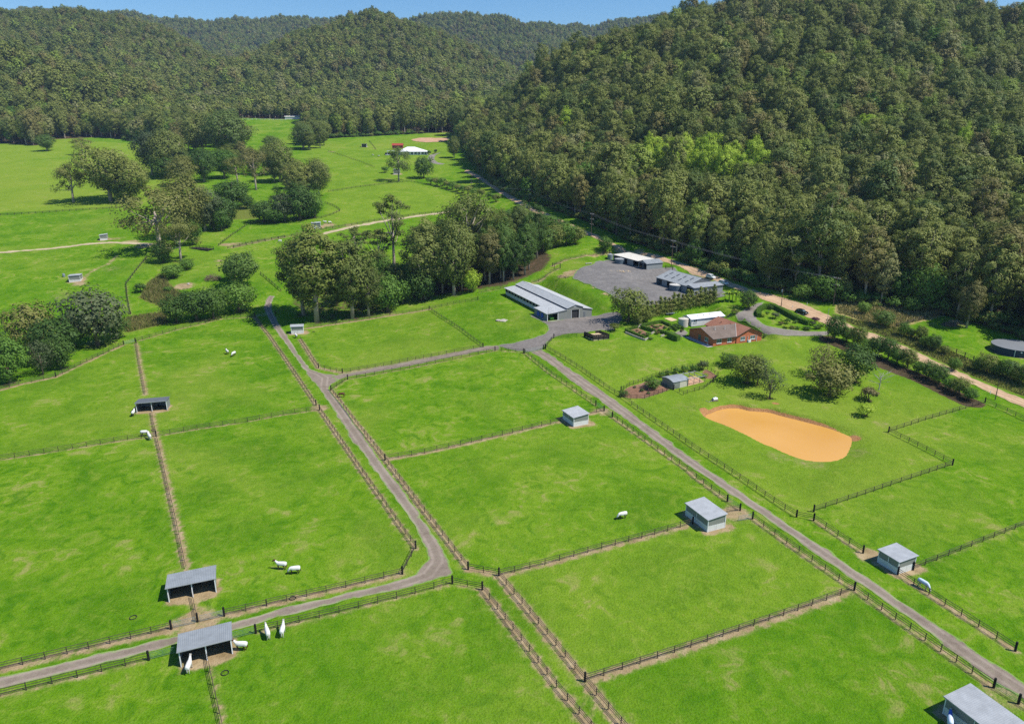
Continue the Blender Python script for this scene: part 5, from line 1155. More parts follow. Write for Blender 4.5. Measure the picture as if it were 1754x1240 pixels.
def horse(label, px, deg, graze=0, coat='horse_brown', rug='rug_white', s=1.0):
    p = GP(*px) if isinstance(px[0], str) else unproj(px[0], px[1], ground)
    if HB[(graze, coat)] is None: HB[(graze, coat)] = horse_mesh('horse_body', graze, coat)
    r = math.radians(deg); c = np.array([math.cos(r), math.sin(r)])*.45*s
    o = thing('horse', label, 'horse', (p[0]-c[0], p[1]-c[1], p[2]), r, 'horses in the paddocks'); o.scale = (s, s, s)
    link('body', HB[(graze, coat)], o)
    if rug:
        if (graze, rug) not in RB: RB[(graze, rug)] = rug_mesh('rug', graze, rug)
        link('rug', RB[(graze, rug)], o)
    return o
horse('white rugged horse walking left, left of the pair in the left paddock', ('D',290,403), 176, 0)
horse('white rugged horse grazing, right of the pair in the left paddock', ('D',370,430), 190, 1, 'horse_dark')
horse('white rugged horse facing left just right of the near double shelter', ('C',1452,748), 178, 0)
horse('white hooded horse facing the lane fence, left of two below it', ('D',207,812), 118, 0, 'horse_grey')
horse('white hooded horse facing the lane fence, right of two below it', ('D',298,797), 97, 0, 'horse_grey')
horse('white rugged horse with its head inside the near double shelter', ('C',1140,872), 98, 0, 'horse_grey')
horse('white rugged horse beside the left wall of the far double shelter', ('A',838,848), 100, 0, 'horse_dark')
horse('white rugged horse in the upper left paddock, left of two', ('A',1424,462), 128, 0, 'horse_dark')
horse('white rugged horse grazing in the upper left paddock, right of two', ('A',1464,474), 255, 1, 'horse_dark')
horse('white rugged horse at the left cross fence, standing behind the other', ('A',908,974), 8, 1, 'horse_dark')
horse('white rugged horse at the left cross fence, in front of the other', ('A',938,996), 130, 0, 'horse_grey')
horse('white rugged horse grazing alone in the middle paddock', ('E',757,380), 200, 1, 'horse_dark')
horse('pale blue rugged horse at the fence on the right of the drive', ('G',1022,390), -62, 1, 'horse_grey', 'rug_pale')
o = horse('blue and white rugged horse beside the nearest grey shelter', ('G',1185,1255), 62, 0, 'horse_grey', 'rug_pale')
link('neck_rug', make_mesh('neck_rug', MB().tube([(.98,0,1.25),(1.20,0,1.40),(1.40,0,1.64),(1.54,0,1.78)], [.29,.245,.19,.165], 12).v, MB().tube([(.98,0,1.25),(1.20,0,1.40),(1.40,0,1.64),(1.54,0,1.78)], [.29,.245,.19,.165], 12).f, 'rug_blue', True), o)
horse('brown horse without a rug by the lane fence', ('B',752,732), 186, 1, 'horse_brown', None)
horse('white rugged horse standing against the small pale shelter by the lane', (507.5, 579), 122, 0, 'horse_dark')
horse('white rugged horse beside the lone hillside shelter, left of two', ('M',540,630), 175, 0, 'horse_grey')
horse('white rugged horse beside the lone hillside shelter, right of two', ('M',568,632), 20, 1, 'horse_dark')
horse('pale horse grazing alone below the sandy track', ('M',275,743), 185, 1, 'horse_grey')
horse('tiny horse on the hill below the white house, left of two', ('S',75,500), 10, 1, 'horse_grey', None)
horse('tiny horse on the hill below the white house, right of two', ('S',165,518), 160, 1, 'horse_dark', 'rug_white')

# ------------------------------------------------------------------ small things
def tub(label, px, r=.45, name='feed_tub'):
    m = MB(); m.tube([(r*math.cos(k*.3927), r*math.sin(k*.3927), .09) for k in range(17)], .06, 7); return tag(m.build(name, 'rubber', None, GP(*px)), label, 'tub')
tub('black rubber tyre leaning by the lane fence near the gates', ('D',355,578), .5, 'tyre'); tub('black feed tub in the grass above the lower left lane', ('C',800,553), .5)
tub('black feed tub in the grass right of the near shelter fence', ('C',1352,886), .5); tub('small dark feed tub at the fence near the two horses', ('A',960,938), .5); tub('small dark tub in the small pale shelter paddock', ('B',575,323), .45)
def pump():
    o = thing('water_pump', 'white water pump with hose at the left end of the pond', 'pump', GP('Q',1600,745), .3)
    MB().box(-.9,.9,-.5,.5,.05,.18).build('skid','timber',o); MB().tube([(-.6,0,.55),(.7,0,.55)],[.42,.38],12).build('housing','trim_white',o); MB().lathe([(.2,.9),(.22,1.1),(.05,1.15)],10,(.1,0)).build('cap','trim_white',o); MB().tube([(-.6,0,.55),(-1.0,0,.55)],.16,8).build('motor','trim_dark',o)
    a = GP('Q',1600,745); pts = [np.array([0,0,.3])]
    for q in (('Q',1500,770),('Q',1450,745)): w_ = GP(*q)-a; pts.append(np.array([w_[0], w_[1], w_[2]+.08]))
    tag(MB().tube(pts,.05,5).build('hose','dead_wood',None,a),'pale hose lying on the grass beside the pond pump','hose')
pump()
def bridge():
    A, B = G2([('L',1118,778),('L',1228,795)]); d = B-A; L = float(np.hypot(d[0],d[1])); o = thing('timber_bridge','small dark timber bridge over the creek','bridge',A,math.atan2(d[1],d[0]))
    for k in range(int(L/.5)): MB().box(k*.5,k*.5+.46,0,4.2,.15,.28).build('plank','timber_dark',o)
    for v in (.1,4.0): MB().box(0,L,v,v+.22,-.6,.148).build('bearer','timber_dark',o)
    for v in (-.05,4.2):
        for z in (.7,1.15): MB().box(0,L,v,v+.08,z,z+.14).build('rail','timber_dark',o)
        for k in range(6): MB().box(k*L/5.2,k*L/5.2+.14,v-.02,v+.1,-.4,1.35).build('post','timber_dark',o)
bridge()
def brush_pile(name, label, px, R, H, n, mat, seed):
    r = random.Random(seed); m = MB()
    for _ in range(n):
        a = r.uniform(0, 6.28); q = R*math.sqrt(r.random())*.8; z = (1-(q/R)**2)*H*r.random(); l = r.uniform(.8, 2.2); b = r.uniform(0, 6.28); t_ = r.uniform(-.25, .5)
        c = np.array([q*math.cos(a), q*math.sin(a), max(.05, z)]); d = np.array([math.cos(b), math.sin(b), t_])*l*.5; m.tube([c-d*.8, c+d], [r.uniform(.04,.10), .03], 4)
    return tag(m.build(name, mat, None, GP(*px)), label, 'brush')
brush_pile('brush_pile', 'heap of cut brown brushwood on the creek flat', ('L',1256,962), 4.6, 3.0, 260, 'brush', 3)
brush_pile('log_heap', 'scattered old logs on the bank beside the shed yard', ('J',530,456), 3.6, .8, 40, 'brush', 4)
brush_pile('gravel_heap_sticks', 'low heap of sticks at the forest edge left of the navy tank', ('K',1350,655), 3.4, .9, 110, 'brush', 6)
paint_spot('dirt', GP('L',1085,1000), 7, 1.0); paint_spot('dirt', GP('L',1290,850), 4, .8)
o = MB().lathe([(.1,0),(.55,.05),(.6,.35),(.35,.6),(.02,.62)],9).build('pale_boulder','concrete',None,GP('L',1112,990)); tag(o,'pale boulder on the bare patch by the creek','rock')
m = MB()
for i,(x,y,s) in enumerate(((0,0,1.5),(1.9,.3,1.2),(-1.6,.5,1.1),(.6,-1.0,.9),(.4,1.1,1.0))): m.lathe([(s,.0),(s*.95,.12),(s*.7,.22),(.05,.24)],8,(x,y))
tag(m.build('flat_rocks','stone',None,GP('J',150,728)),'flat grey rocks lying in the stable grass','rock')
t = thing('log_bench','pale log bench on the grass by the shed yard','bench',GP('J',688,376),.3)
MB().tube([(-1.6,0,.45),(1.6,0,.45)],.2,8).build('seat','dead_wood',t)
for x in (-1.1,1.1): MB().tube([(x,-.3,.13),(x,.3,.13)],.15,7).build('leg','dead_wood',t)
t = thing('timber_gate_frame','black timber gate frame at the top of the stable grass','gate',GP('J',505,404),.2)
MB().box(-2.6,-2.35,-.12,.12,-.2,2.3).build('post','timber_dark',t); MB().box(.2,.45,-.12,.12,-.2,2.3).build('post','timber_dark',t); MB().box(-2.7,.55,-.1,.1,2.302,2.5).build('lintel','timber_dark',t)
for k,(q,lb) in enumerate(((('J',1170,405),'black rail panel at the right end of the pale-roofed shed'),)):
    o = thing('yard_gate',lb,'gate',GP(*q),-.5)
    for x in (0,3.2): MB().box(x-.12,x+.12,-.12,.12,-.2,1.7).build('post','timber_dark',o)
    for z in (.5,.9,1.3): MB().box(0,3.2,-.03,.03,z,z+.1).build('rail','timber_dark',o)
paint_spot('dirt', GP('J',918,415), 4.0, 0.0)
m = MB(); rr = random.Random(9)
for _ in range(60):
    a = rr.uniform(0,6.28); q = 4.2*math.sqrt(rr.random()); s = rr.uniform(.12,.4); m.lathe([(s,.02),(s*.9,.15*s+.08),(.02,.3*s+.1)],6,(q*math.cos(a)*1.6,q*math.sin(a)))
tag(m.build('rubble_patch','sand',None,GP('J',918,415)),'pale patch of spread rubble in the shed yard','rubble')
t = thing('boat_trailer','low pale trailer lying beside the conifer hedge','trailer',GP('O',1080,480),.35)
MB().box(-1.8,1.8,-.7,.7,.45,.6).build('tray','tank_grey',t); MB().tube([(1.8,0,.5),(3.0,0,.45)],.05,5).build('drawbar','tank_grey',t)
for s in (-1,1): MB().tube([(0,s*.72,.3),(0,s*.9,.3)],.3,12).build('wheel','rubber',t)

# ------------------------------------------------------------------ vegetation
def leaf_cloud(rng, clumps, size, up=.45, asp=.62):
    """small leaf faces spread through ellipsoid clumps (cx,cy,cz,rx,ry,rz,n) -> verts, quads, tint"""
    Cs = []; Ns = []; Ts = []; Ss = []; A_ = np.array([c[:3] for c in clumps]); ctr = A_.mean(0); ext = np.maximum(A_.max(0)-A_.min(0), .5)*.6
    for (cx, cy, cz, rx, ry, rz, n) in clumps:
        d = rng.randn(n, 3); d /= np.linalg.norm(d, axis=1)[:, None]; r = rng.rand(n)**.34; ragged = 1 + .25*rng.randn(n)*(rng.rand(n) > .8)
        P = d*(r*ragged)[:, None]*np.array([rx, ry, rz]) + np.array([cx, cy, cz]); Cs.append(P)
        cd = (P - ctr)/ext; cd /= (np.linalg.norm(cd, axis=1)[:, None] + .25); nn = d*.55 + cd*.75 + np.array([0, 0, up*.7]) + rng.randn(n, 3)*.17; Ns.append(nn/np.linalg.norm(nn, axis=1)[:, None])
        Ts.append(np.clip(rng.uniform(.22, .78) + rng.randn(n)*.07, 0, 1)); Ss.append(size*rng.uniform(.6, 1.3, n))
    C = np.vstack(Cs); Nn = np.vstack(Ns); T = np.concatenate(Ts); S = np.concatenate(Ss)
    a = np.cross(Nn, rng.randn(len(C), 3)); a /= np.linalg.norm(a, axis=1)[:, None]; b = np.cross(Nn, a)*asp
    h = S[:, None]*.5; V = np.stack([C-a*h, C-b*h*1.1+a*h*.2, C+a*h, C+b*h*1.1+a*h*.1], 1).reshape(-1, 3)
    return V, np.arange(len(V)).reshape(-1, 4), np.repeat(T, 4)
def tube_arr(mb): return mb
def gum_tree(seed, H=24., R=6.2, nc=20, nl=115, size=.62, low=.42, lean=.8, trunk_r=.42, limbs=7, dense=False):
    rng = np.random.RandomState(seed); cl = []; m = MB(); lx, ly = rng.uniform(-lean, lean, 2)
    top = np.array([lx, ly, H*.62]); m.tube([(0,0,-.6), (lx*.25, ly*.1, H*.2), (lx*.6, ly*.7, H*.42), top], [trunk_r*1.25, trunk_r, trunk_r*.75, trunk_r*.45], 7)
    for i in range(nc):
        a = i*2.4 + rng.uniform(-.5, .5); q = R*math.sqrt((i+.5)/nc)*rng.uniform(.75, 1.0); zc = H*(low + (.94-low)*rng.rand()**.8); zc = min(zc, H*(.95-.30*(q/R)**2))
        if i < 3: q *= .3; zc = H*rng.uniform(.84, .93)
        r = rng.uniform(.21, .34)*R*(1.25 if dense else 1.0); cx, cy = lx*.8+q*math.cos(a), ly*.8+q*math.sin(a)
        cl.append((cx, cy, zc, r, r, r*rng.uniform(.62, .9), nl))
        if i % max(1, nc//limbs) == 0:
            s = np.array([lx*.7, ly*.7, H*rng.uniform(.30, .55)]); e = np.array([cx, cy, zc]); md = (s+e)/2 + np.array([0, 0, -.04*H*rng.rand()])
            m.tube([s, md, e], [trunk_r*.42, trunk_r*.28, trunk_r*.08], 5)
    V, Q, T = leaf_cloud(rng, cl, size); return (V, Q, T), m
def round_tree(seed, H=10., R=5.2, nc=32, nl=90, size=.55, low=.08, trunk_r=.3, tall=False):
    rng = np.random.RandomState(seed); cl = []; m = MB(); zc0 = H*(low+1)/2; rz = H*(1-low)/2
    m.tube([(0,0,-.5), (.1,.05,H*.25), (0,.1,H*.55)], [trunk_r*1.2, trunk_r*.9, trunk_r*.5], 7)
    for i in range(nc):
        ph = i*2.4; z = 1-2*(i+.5)/nc; q = math.sqrt(1-z*z); k = rng.uniform(.55, .90); r = R*(rng.uniform(.20, .34) if tall else rng.uniform(.24, .38))
        if tall: q *= (1.0 if z > -.2 else .85)*rng.uniform(.8, 1.12)
        x, y, zz = R*k*q*math.cos(ph)*rng.uniform(.85, 1.1), R*k*q*math.sin(ph)*rng.uniform(.85, 1.1), zc0+rz*k*z; cl.append((x, y, max(zz, r*.5), r, r, r*.82, nl))
        if i % 5 == 2: m.tube([(0, 0, H*rng.uniform(.15, .35)), (x*.5, y*.5, (zz+H*.25)/2), (x, y, zz)], [trunk_r*.5, trunk_r*.3, .04], 5)
    cl.append((0, 0, zc0, R*.55, R*.55, rz*.6, nl*2)); V, Q, T = leaf_cloud(rng, cl, size); return (V, Q, T), m
def shrub_plant(seed, H=2.6, R=1.7, nc=13, nl=60, size=.27):
    rng = np.random.RandomState(seed); cl = []; m = MB()
    for i in range(nc):
        a = i*2.4; q = R*.72*math.sqrt((i+.4)/nc); r = R*rng.uniform(.28, .44); z = max(r*.6, (H-r)*(1-.55*(q/R)**2)*rng.uniform(.55, 1.0)); cl.append((q*math.cos(a), q*math.sin(a), z, r, r, r*.9, nl))
        if i % 4 == 0: m.tube([(0,0,-.2), (q*math.cos(a)*.6, q*math.sin(a)*.6, z*.6), (q*math.cos(a), q*math.sin(a), z)], [.07, .05, .02], 5)
    V, Q, T = leaf_cloud(rng, cl, size); return (V, Q, T), m
def conifer(seed, H=5., R=1.7, nl=120):
    rng = np.random.RandomState(seed); cl = []; m = MB().tube([(0,0,-.3), (0,0,H*.8)], [.14, .04], 6)
    for i in range(11):
        t_ = i/10; r = R*(1-.72*t_**1.3); a = i*2.4; cl.append((r*.35*math.cos(a), r*.35*math.sin(a), H*(.1+.85*t_), r*.75, r*.75, H*.085, nl if t_ < .7 else nl//2))
    V, Q, T = leaf_cloud(rng, cl, .34, .3); return (V, Q, T), m
KINDS = {}
def reg(kind, builds, H, R, leafm, bark):
    L = []
    for (V, Q, T), m in builds: L.append((np_mesh('crown_'+kind, V, Q, (leafm,), attrs={'tint': T}), make_mesh('trunk_'+kind, m.v, m.f, bark, True)))
    KINDS[kind] = (L, H, R)
reg('gum', [gum_tree(s) for s in (1, 2, 3, 4)], 24, 6.2, 'leaf_gum', 'bark_pale')
reg('fullgum', [round_tree(s, 22, 6.2, 50, 150, .54, .12, .42, True) for s in (11, 12, 13, 14)], 22, 6.2, 'leaf_gum', 'bark_pale')
reg('widegum', [gum_tree(s, 15, 7.2, 34, 130, .48, .30, .8, .42, 9) for s in (15, 16, 17)], 15, 7.2, 'leaf_gum', 'bark_pale')
reg('widefull', [round_tree(s, 15, 6.8, 48, 150, .50, .10, .42, True) for s in (18, 19, 20)], 15, 6.8, 'leaf_gum', 'bark_pale')
reg('slimgum', [gum_tree(s, 26, 4.8, 26, 110, .46, .34, .5, .34, 9) for s in (21, 22)], 26, 4.6, 'leaf_gum', 'bark_pale')
reg('forest_gum', [round_tree(s, 25, 5.6, 46, 130, .56, .16, .36, True) for s in (31, 32, 33, 34, 35)], 25, 5.6, 'leaf_forest', 'bark_pale')
reg('round', [round_tree(s) for s in (41, 42, 43, 44)], 10, 5.2, 'leaf_dense', 'bark_brown')
reg('thin', [round_tree(s, 9, 4.4, 30, 60, .36, .12, .22) for s in (51, 52)], 9, 4.2, 'leaf_olive', 'bark_brown')
reg('shrub', [shrub_plant(s) for s in (61, 62, 63, 64)], 2.6, 1.7, 'leaf_green', 'bark_brown')
reg('conifer', [conifer(s) for s in (71, 72, 73)], 5, 1.35, 'leaf_olive', 'bark_brown')
vrng = random.Random(77)
ORD = ['first','second','third','fourth','fifth','sixth','seventh','eighth','ninth','tenth','eleventh','twelfth','thirteenth','fourteenth','fifteenth','sixteenth','seventeenth']
def plant(name, label, p, h, wd, kind, leafm=None, group=None, cat='tree', var=None, parts=True):
    L, H, R = KINDS[kind]; cm, tm = L[(vrng.randrange(len(L)) if var is None else var) % len(L)]
    o = thing(name, label, cat, p, vrng.uniform(0, 6.28), group); sx = wd/(2*R); o.scale = (sx, sx*vrng.uniform(.92, 1.08), h/H)
    link('trunk' if cat == 'tree' else 'stems', tm, o); c = link('crown' if cat == 'tree' else 'foliage', cm, o)
    if leafm: c.material_slots[0].link = 'OBJECT'; c.material_slots[0].material = MATS[leafm]
    return o
def tree_px(label, bx, by, topy, wpx, kind='gum', leafm=None, name='gum_tree', group=None, cat='tree', h=ground):
    p = unproj(bx, by, h); s = scale_at(p)
    if kind in ('gum', 'fullgum') and wpx*1.16 > .72*(by-topy): kind = {'gum': 'widegum', 'fullgum': 'widefull'}[kind]
    return plant(name, label, p, (by-topy)/s/.965*1.03, wpx/s*1.16, kind, leafm, group, cat)
TREES = [
 # creek cluster at the left edge
 ('olive-topped tree at the back of the left edge cluster', 60,602,516,78,'round','leaf_bronze','broad_tree'), ('dark rounded tree in the middle of the left edge cluster', 98,622,540,74,'round','leaf_dense','broad_tree'),
 ('bright green tree at the front of the left edge cluster', 18,656,574,66,'round','leaf_green','broad_tree'), ('grey twiggy small tree in front of the left edge cluster', 74,642,580,46,'thin','leaf_grey','small_tree'),
 ('dark tree low in the right of the left edge cluster', 105,632,575,44,'round','leaf_dense','broad_tree'), ('dark tree cut by the left picture edge', -14,640,552,60,'round','leaf_dense','broad_tree'),
 ('large grey-green spreading tree below the left field shelter', 168,592,493,98,'round','leaf_grey','broad_tree'), ('dark bushy tree right of the grey-green spreading tree', 200,580,540,42,'round','leaf_dense','broad_tree'), ('dark bushy tree left of the grey-green spreading tree', 128,594,538,44,'round','leaf_dense','broad_tree'),
 # creek hedge by the lane
 ('left end tree of the dark creek clump beside the lane', 303,553,505,48,'round','leaf_dense','broad_tree'), ('second tree of the dark creek clump beside the lane', 337,549,494,56,'round','leaf_dense','broad_tree'), ('third tree of the dark creek clump beside the lane', 366,546,490,46,'round','leaf_dense','broad_tree'),
 ('rounded green tree nearest the lane gate on its left', 410,534,484,60,'round','leaf_green','broad_tree'), ('tall dark tree standing behind the rounded green lane tree', 416,492,431,58,'round','leaf_dense','broad_tree'), ('narrow dark tree close behind the tall dark lane tree', 398,480,448,30,'round','leaf_dense','broad_tree'),
 ('small round dark bush alone on the creek flat', 241,501,480,21,'shrub','leaf_dense','round_bush'), ('pale green shrub below the big gum trees', 297,476,452,36,'round','leaf_green','broad_tree'), ('green shrub right of the pale green shrub', 320,462,443,26,'round','leaf_green','broad_tree'), ('dark shrub in the reeds below the pale green shrub', 289,500,488,16,'shrub','leaf_green','round_bush'),
 # big gums by the bridge
 ('broad spreading gum left of the little bridge', 275,432,328,104,'gum','leaf_bronze'), ('gum in front of the little bridge with a bare trunk', 310,448,375,60,'gum','leaf_bronze'), ('dark rounded tree under the broad spreading gum', 280,450,411,34,'round','leaf_dense','broad_tree'), ('tall yellow-green gum behind the broad spreading gum', 322,408,303,76,'fullgum','leaf_bronze'),
 ('blue-grey tree right of the tall yellow-green gum', 352,396,322,56,'fullgum','leaf_grey','broad_tree'), ('dark tree at the foot of the blue-grey tree', 384,392,338,48,'round','leaf_dense','broad_tree'), ('dark broad tree above the blue-grey tree', 400,356,309,58,'round','leaf_dense','broad_tree'), ('small dark tree right of the dark broad creek tree', 424,358,335,24,'round','leaf_dense','broad_tree'), ('dark bush at the foot of the tall yellow-green gum', 330,420,380,34,'round','leaf_green','broad_tree'),
 # upper left field
 ('large dark gum in the upper left field', 190,345,252,88,'fullgum','leaf_olive'), ('olive gum right of the large dark field gum', 226,346,275,68,'fullgum','leaf_olive'), ('slim gum with bare trunk alone in the upper left field', 126,347,284,50,'gum','leaf_bronze'), ('low dark tree under the large field gum', 215,346,312,44,'round','leaf_dense','broad_tree'),
 ('little gum near the top of the left field', 142,266,238,28,'gum','leaf_bronze'), ('dark little tree at the left forest edge', 81,259,232,28,'fullgum','leaf_dense'),
 # valley trees in the centre left
 ('pale-flowered gum at the left of the valley trees', 262,300,226,58,'fullgum','leaf_grey'), ('dark gum behind the pale-flowered gum', 292,302,228,64,'fullgum','leaf_gum'), ('dark low tree in the left valley group', 288,305,268,50,'round','leaf_dense','broad_tree'), ('yellow-green spreading tree in the left valley group', 316,318,270,50,'fullgum','leaf_bronze','broad_tree'),
 ('big light-trunked gum in the valley, left of two', 348,262,196,70,'fullgum','leaf_gum'), ('big light-trunked gum in the valley, right of two', 392,268,194,80,'fullgum','leaf_gum'), ('gum at the right of the valley group', 408,262,208,46,'fullgum','leaf_gum'), ('dark tree at the centre of the valley floor', 350,312,257,46,'fullgum','leaf_dense'), ('green gum right of the dark valley centre tree', 385,306,256,52,'fullgum','leaf_green'), ('yellowish gum right of the green valley gum', 408,318,272,38,'gum','leaf_bronze'),
 ('tall gum with pale bare trunk in the valley meadow', 439,326,259,44,'gum','leaf_gum'), ('dark gum at the left of the hillside clump', 480,312,245,54,'fullgum','leaf_gum'), ('gum on the left flank of the hillside clump', 463,300,250,40,'fullgum','leaf_gum'), ('rounded dark gum at the right of the hillside clump', 546,336,274,46,'fullgum','leaf_gum'), ('gum in the middle of the hillside clump', 515,338,278,48,'fullgum','leaf_olive'),
 ('dark creek tree above the lone hillside shelter', 515,378,318,52,'round','leaf_dense','broad_tree'), ('blue-green creek tree left of the dark creek tree', 488,380,330,40,'round','leaf_grey','broad_tree'), ('low dark bush tree at the left of the hillside scrub', 452,381,343,46,'round','leaf_dense','broad_tree'), ('fresh green tree at the right of the hillside scrub', 540,374,328,32,'round','leaf_green','broad_tree'), ('small thin tree standing in the hillside meadow', 475,337,316,13,'thin','leaf_green','small_tree'), ('low bush at the foot of the hillside scrub', 470,382,356,40,'round','leaf_green','broad_tree'),
 ('gum at the edge of the far green flat, left of two', 466,258,234,28,'fullgum','leaf_gum'), ('gum at the edge of the far green flat, right of two', 520,256,214,44,'fullgum','leaf_gum'), ('gum between the far flat and the hillside', 545,246,206,44,'fullgum','leaf_gum'),
 # near the white house
 ('gum tree in front of the far white house', 683,311,256,38,'gum','leaf_gum'), ('dark conifer-like tree below the far white house', 726,306,268,32,'round','leaf_dense','broad_tree'), ('round bush on the slope left of the house gum', 660,296,283,14,'shrub','leaf_green','round_bush'), ('single gum right of the far house track', 778,271,236,22,'fullgum','leaf_gum'), ('tiny round tree on the far house lawn', 746,263,254,6,'shrub','leaf_dense','round_bush'), ('green shrub at the right end of the far house', 735,266,256,9,'shrub','leaf_green','round_bush'),
 # grove below the sandy track
 ('big dense gum nearest the lane with a thick pale trunk', 543,552,386,100,'fullgum','leaf_olive'), ('leafy gum behind the nearest big lane gum', 520,540,402,76,'fullgum','leaf_gum'), ('second big gum of the lane grove with a forked trunk', 604,546,408,76,'fullgum','leaf_gum'), ('slimmer gum right of the forked grove gum', 632,542,444,50,'fullgum','leaf_gum'), ('light green round-headed tree at the front of the grove', 664,534,470,58,'round','leaf_green','broad_tree'),
 ('tall slender gum with bare pale trunk rising above the grove', 676,476,334,62,'slimgum','leaf_gum'), ('thin gum left of the tall slender gum', 650,480,392,52,'slimgum','leaf_gum'), ('thin leafy gum left of centre in the grove', 612,470,388,50,'slimgum','leaf_gum'), ('dark gum right of the tall slender gum', 728,512,380,74,'fullgum','leaf_gum'), ('dark green tree at the front of the grove, centre', 722,515,462,50,'round','leaf_dense','broad_tree'),
 ('bright green sapling tree at the front of the grove', 808,500,462,30,'round','leaf_lime','broad_tree'), ('small green tree left of centre under the grove', 690,520,475,36,'round','leaf_green','broad_tree'), ('spreading high gum at the middle of the grove', 778,505,382,78,'fullgum','leaf_gum'), ('airy gum at the back of the grove', 800,470,338,90,'gum','leaf_gum'),
 # trees by the sheds and lawn
 ('large leafy tree between the stable yard and the shed yard', 1077,550,491,60,'round','leaf_olive','broad_tree'), ('small bright tree beside the pale-roofed shed', 1036,432,405,24,'round','leaf_green','broad_tree'), ('dark tree beside the banana clump behind the house', 1281,529,496,30,'round','leaf_dense','broad_tree'),
 ('olive multi-stemmed tree at the left of the pond lawn', 1280,656,604,58,'round','leaf_olive','small_tree'), ('pale thin-leaved tree in the pond lawn group', 1297,660,606,38,'thin','leaf_grey','small_tree'), ('grey-green thin tree at the right of the pond lawn group', 1318,682,628,42,'thin','leaf_grey','small_tree'), ('dark low bush above the pond lawn group', 1249,627,604,30,'round','leaf_dense','broad_tree'),
 ('spreading brown-green tree in the middle of the house lawn', 1421,677,616,74,'round','leaf_bronze','broad_tree'), ('dark green tree beside the brown-green lawn tree', 1461,652,588,64,'round','leaf_dense','broad_tree'), ('rust-coloured small tree above the brown-green lawn tree', 1406,644,588,44,'thin','leaf_rust','small_tree'),
 ('orange-leaved bush on the house lawn', 1487,686,655,34,'shrub','leaf_rust','round_bush'), ('lime green bush on the house lawn', 1481,713,686,31,'shrub','leaf_lime','round_bush'),
 ('bright lime tree standing out in the forest edge by the road', 1477,470,418,42,'round','leaf_lime','broad_tree'), ('green roadside tree behind the dry grass pole', 1412,516,470,52,'round','leaf_green','broad_tree'), ('green shrubby tree left of the dry grass pole', 1375,512,488,38,'round','leaf_green','broad_tree'),
 ('gum with twisting pale trunk at the forest edge by the dirt road', 1362,498,372,76,'gum','leaf_gum'), ('shorter dark gum left of the twisting pale gum', 1315,492,400,58,'fullgum','leaf_gum'), ('gum with leafy crown at the forest edge left of the navy tank', 1655,562,480,44,'fullgum','leaf_gum'),
 ('dark bushy pair of shrubs in the roadside dry grass', 1512,560,530,34,'round','leaf_dense','broad_tree'), ('small green tree in the roadside dry grass', 1478,538,516,22,'round','leaf_green','broad_tree'), ('green tree at the forest foot above the dry grass', 1560,536,508,28,'round','leaf_green','broad_tree'),
]
for lb, bx, by, ty, wd, kind, lm, *nm in TREES:
    nm = nm[0] if nm else 'gum_tree'; tree_px(lb, bx, by, ty, wd, kind, lm, nm, cat='bush' if nm == 'round_bush' else 'tree')
    if by > 430: paint_spot('litter', unproj(bx, by, ground), wd/scale_at(unproj(bx, by, ground))*.42, .55, .8)
# the thick grove between the sandy track and the stable
GROVE = np.array([p[:2] for p in G2([(700,512),(760,506),(860,494),(900,478),(935,462),(950,440),(915,415),(860,420),(790,436),(730,452)])])
paint_poly('litter', GROVE, -4, 3, .85); paint_poly('litter', np.array([p[:2] for p in G2([(500,520),(560,548),(640,540),(700,512),(690,480),(600,490),(520,500)])]), -1, 5, .55)
gr = np.random.RandomState(8); gp = []
b = bbox(GROVE)
for _ in range(4000):
    q = np.array([gr.uniform(b[0], b[2]), gr.uniform(b[1], b[3])])
    if poly_sdf(q[:1], q[1:], GROVE)[0] > -1 or any(np.hypot(*(q-k)) < 4.4 for k in gp): continue
    gp.append(q)
    if len(gp) >= 58: break
for q in gp: plant('gum_tree', 'gum tree in the thick grove between the sandy track and the stable', (q[0], q[1], gz(*q)), gr.uniform(18, 27), gr.uniform(10, 14.5), 'fullgum', ['leaf_gum','leaf_gum','leaf_olive','leaf_dense'][gr.randint(4)], 'gums in the stable grove')
# trees filling the valley floor and the creek line on the left
def fill(px, n, sp, h, wd, lab, grp, kinds, seed):
    P = np.array([p[:2] for p in G2(px)]); b = bbox(P); r = np.random.RandomState(seed); got = []
    for _ in range(6000):
        q = np.array([r.uniform(b[0], b[2]), r.uniform(b[1], b[3])])
        if poly_sdf(q[:1], q[1:], P)[0] > 0 or any(np.hypot(*(q-k)) < sp for k in got): continue
        got.append(q); kd, lm, nm = kinds[r.randint(len(kinds))]
        plant(nm, lab, (q[0], q[1], gz(*q)), r.uniform(*h), r.uniform(*wd), kd, lm, grp)
        if len(got) >= n: break
fill([(250,262),(300,252),(345,258),(440,262),(440,300),(400,318),(330,318),(270,308)], 20, 9, (15, 27), (12, 18), 'gum among the thick valley trees left of the meadow', 'valley gums left of the meadow', [('fullgum','leaf_gum','gum_tree'),('fullgum','leaf_olive','gum_tree'),('fullgum','leaf_gum','gum_tree')], 3)
fill([(520,242),(560,243),(552,256),(505,262)], 8, 11, (18, 27), (13, 18), 'tall gum in the stand between the far flat and the hillside', 'gums below the far flat', [('fullgum','leaf_gum','gum_tree'),('fullgum','leaf_olive','gum_tree')], 4)
fill([(285,250),(340,242),(396,238),(398,258),(340,262),(290,262)], 13, 12, (20, 30), (14, 20), 'tall gum in front of the left valley forest', 'gums before the left valley forest', [('fullgum','leaf_gum','gum_tree'),('fullgum','leaf_green','gum_tree')], 5)
fill([(455,300),(500,300),(545,325),(545,345),(500,345),(465,330)], 9, 8, (16, 24), (12, 16), 'gum in the hillside clump above the scrub', 'hillside clump gums', [('fullgum','leaf_gum','gum_tree')], 6)
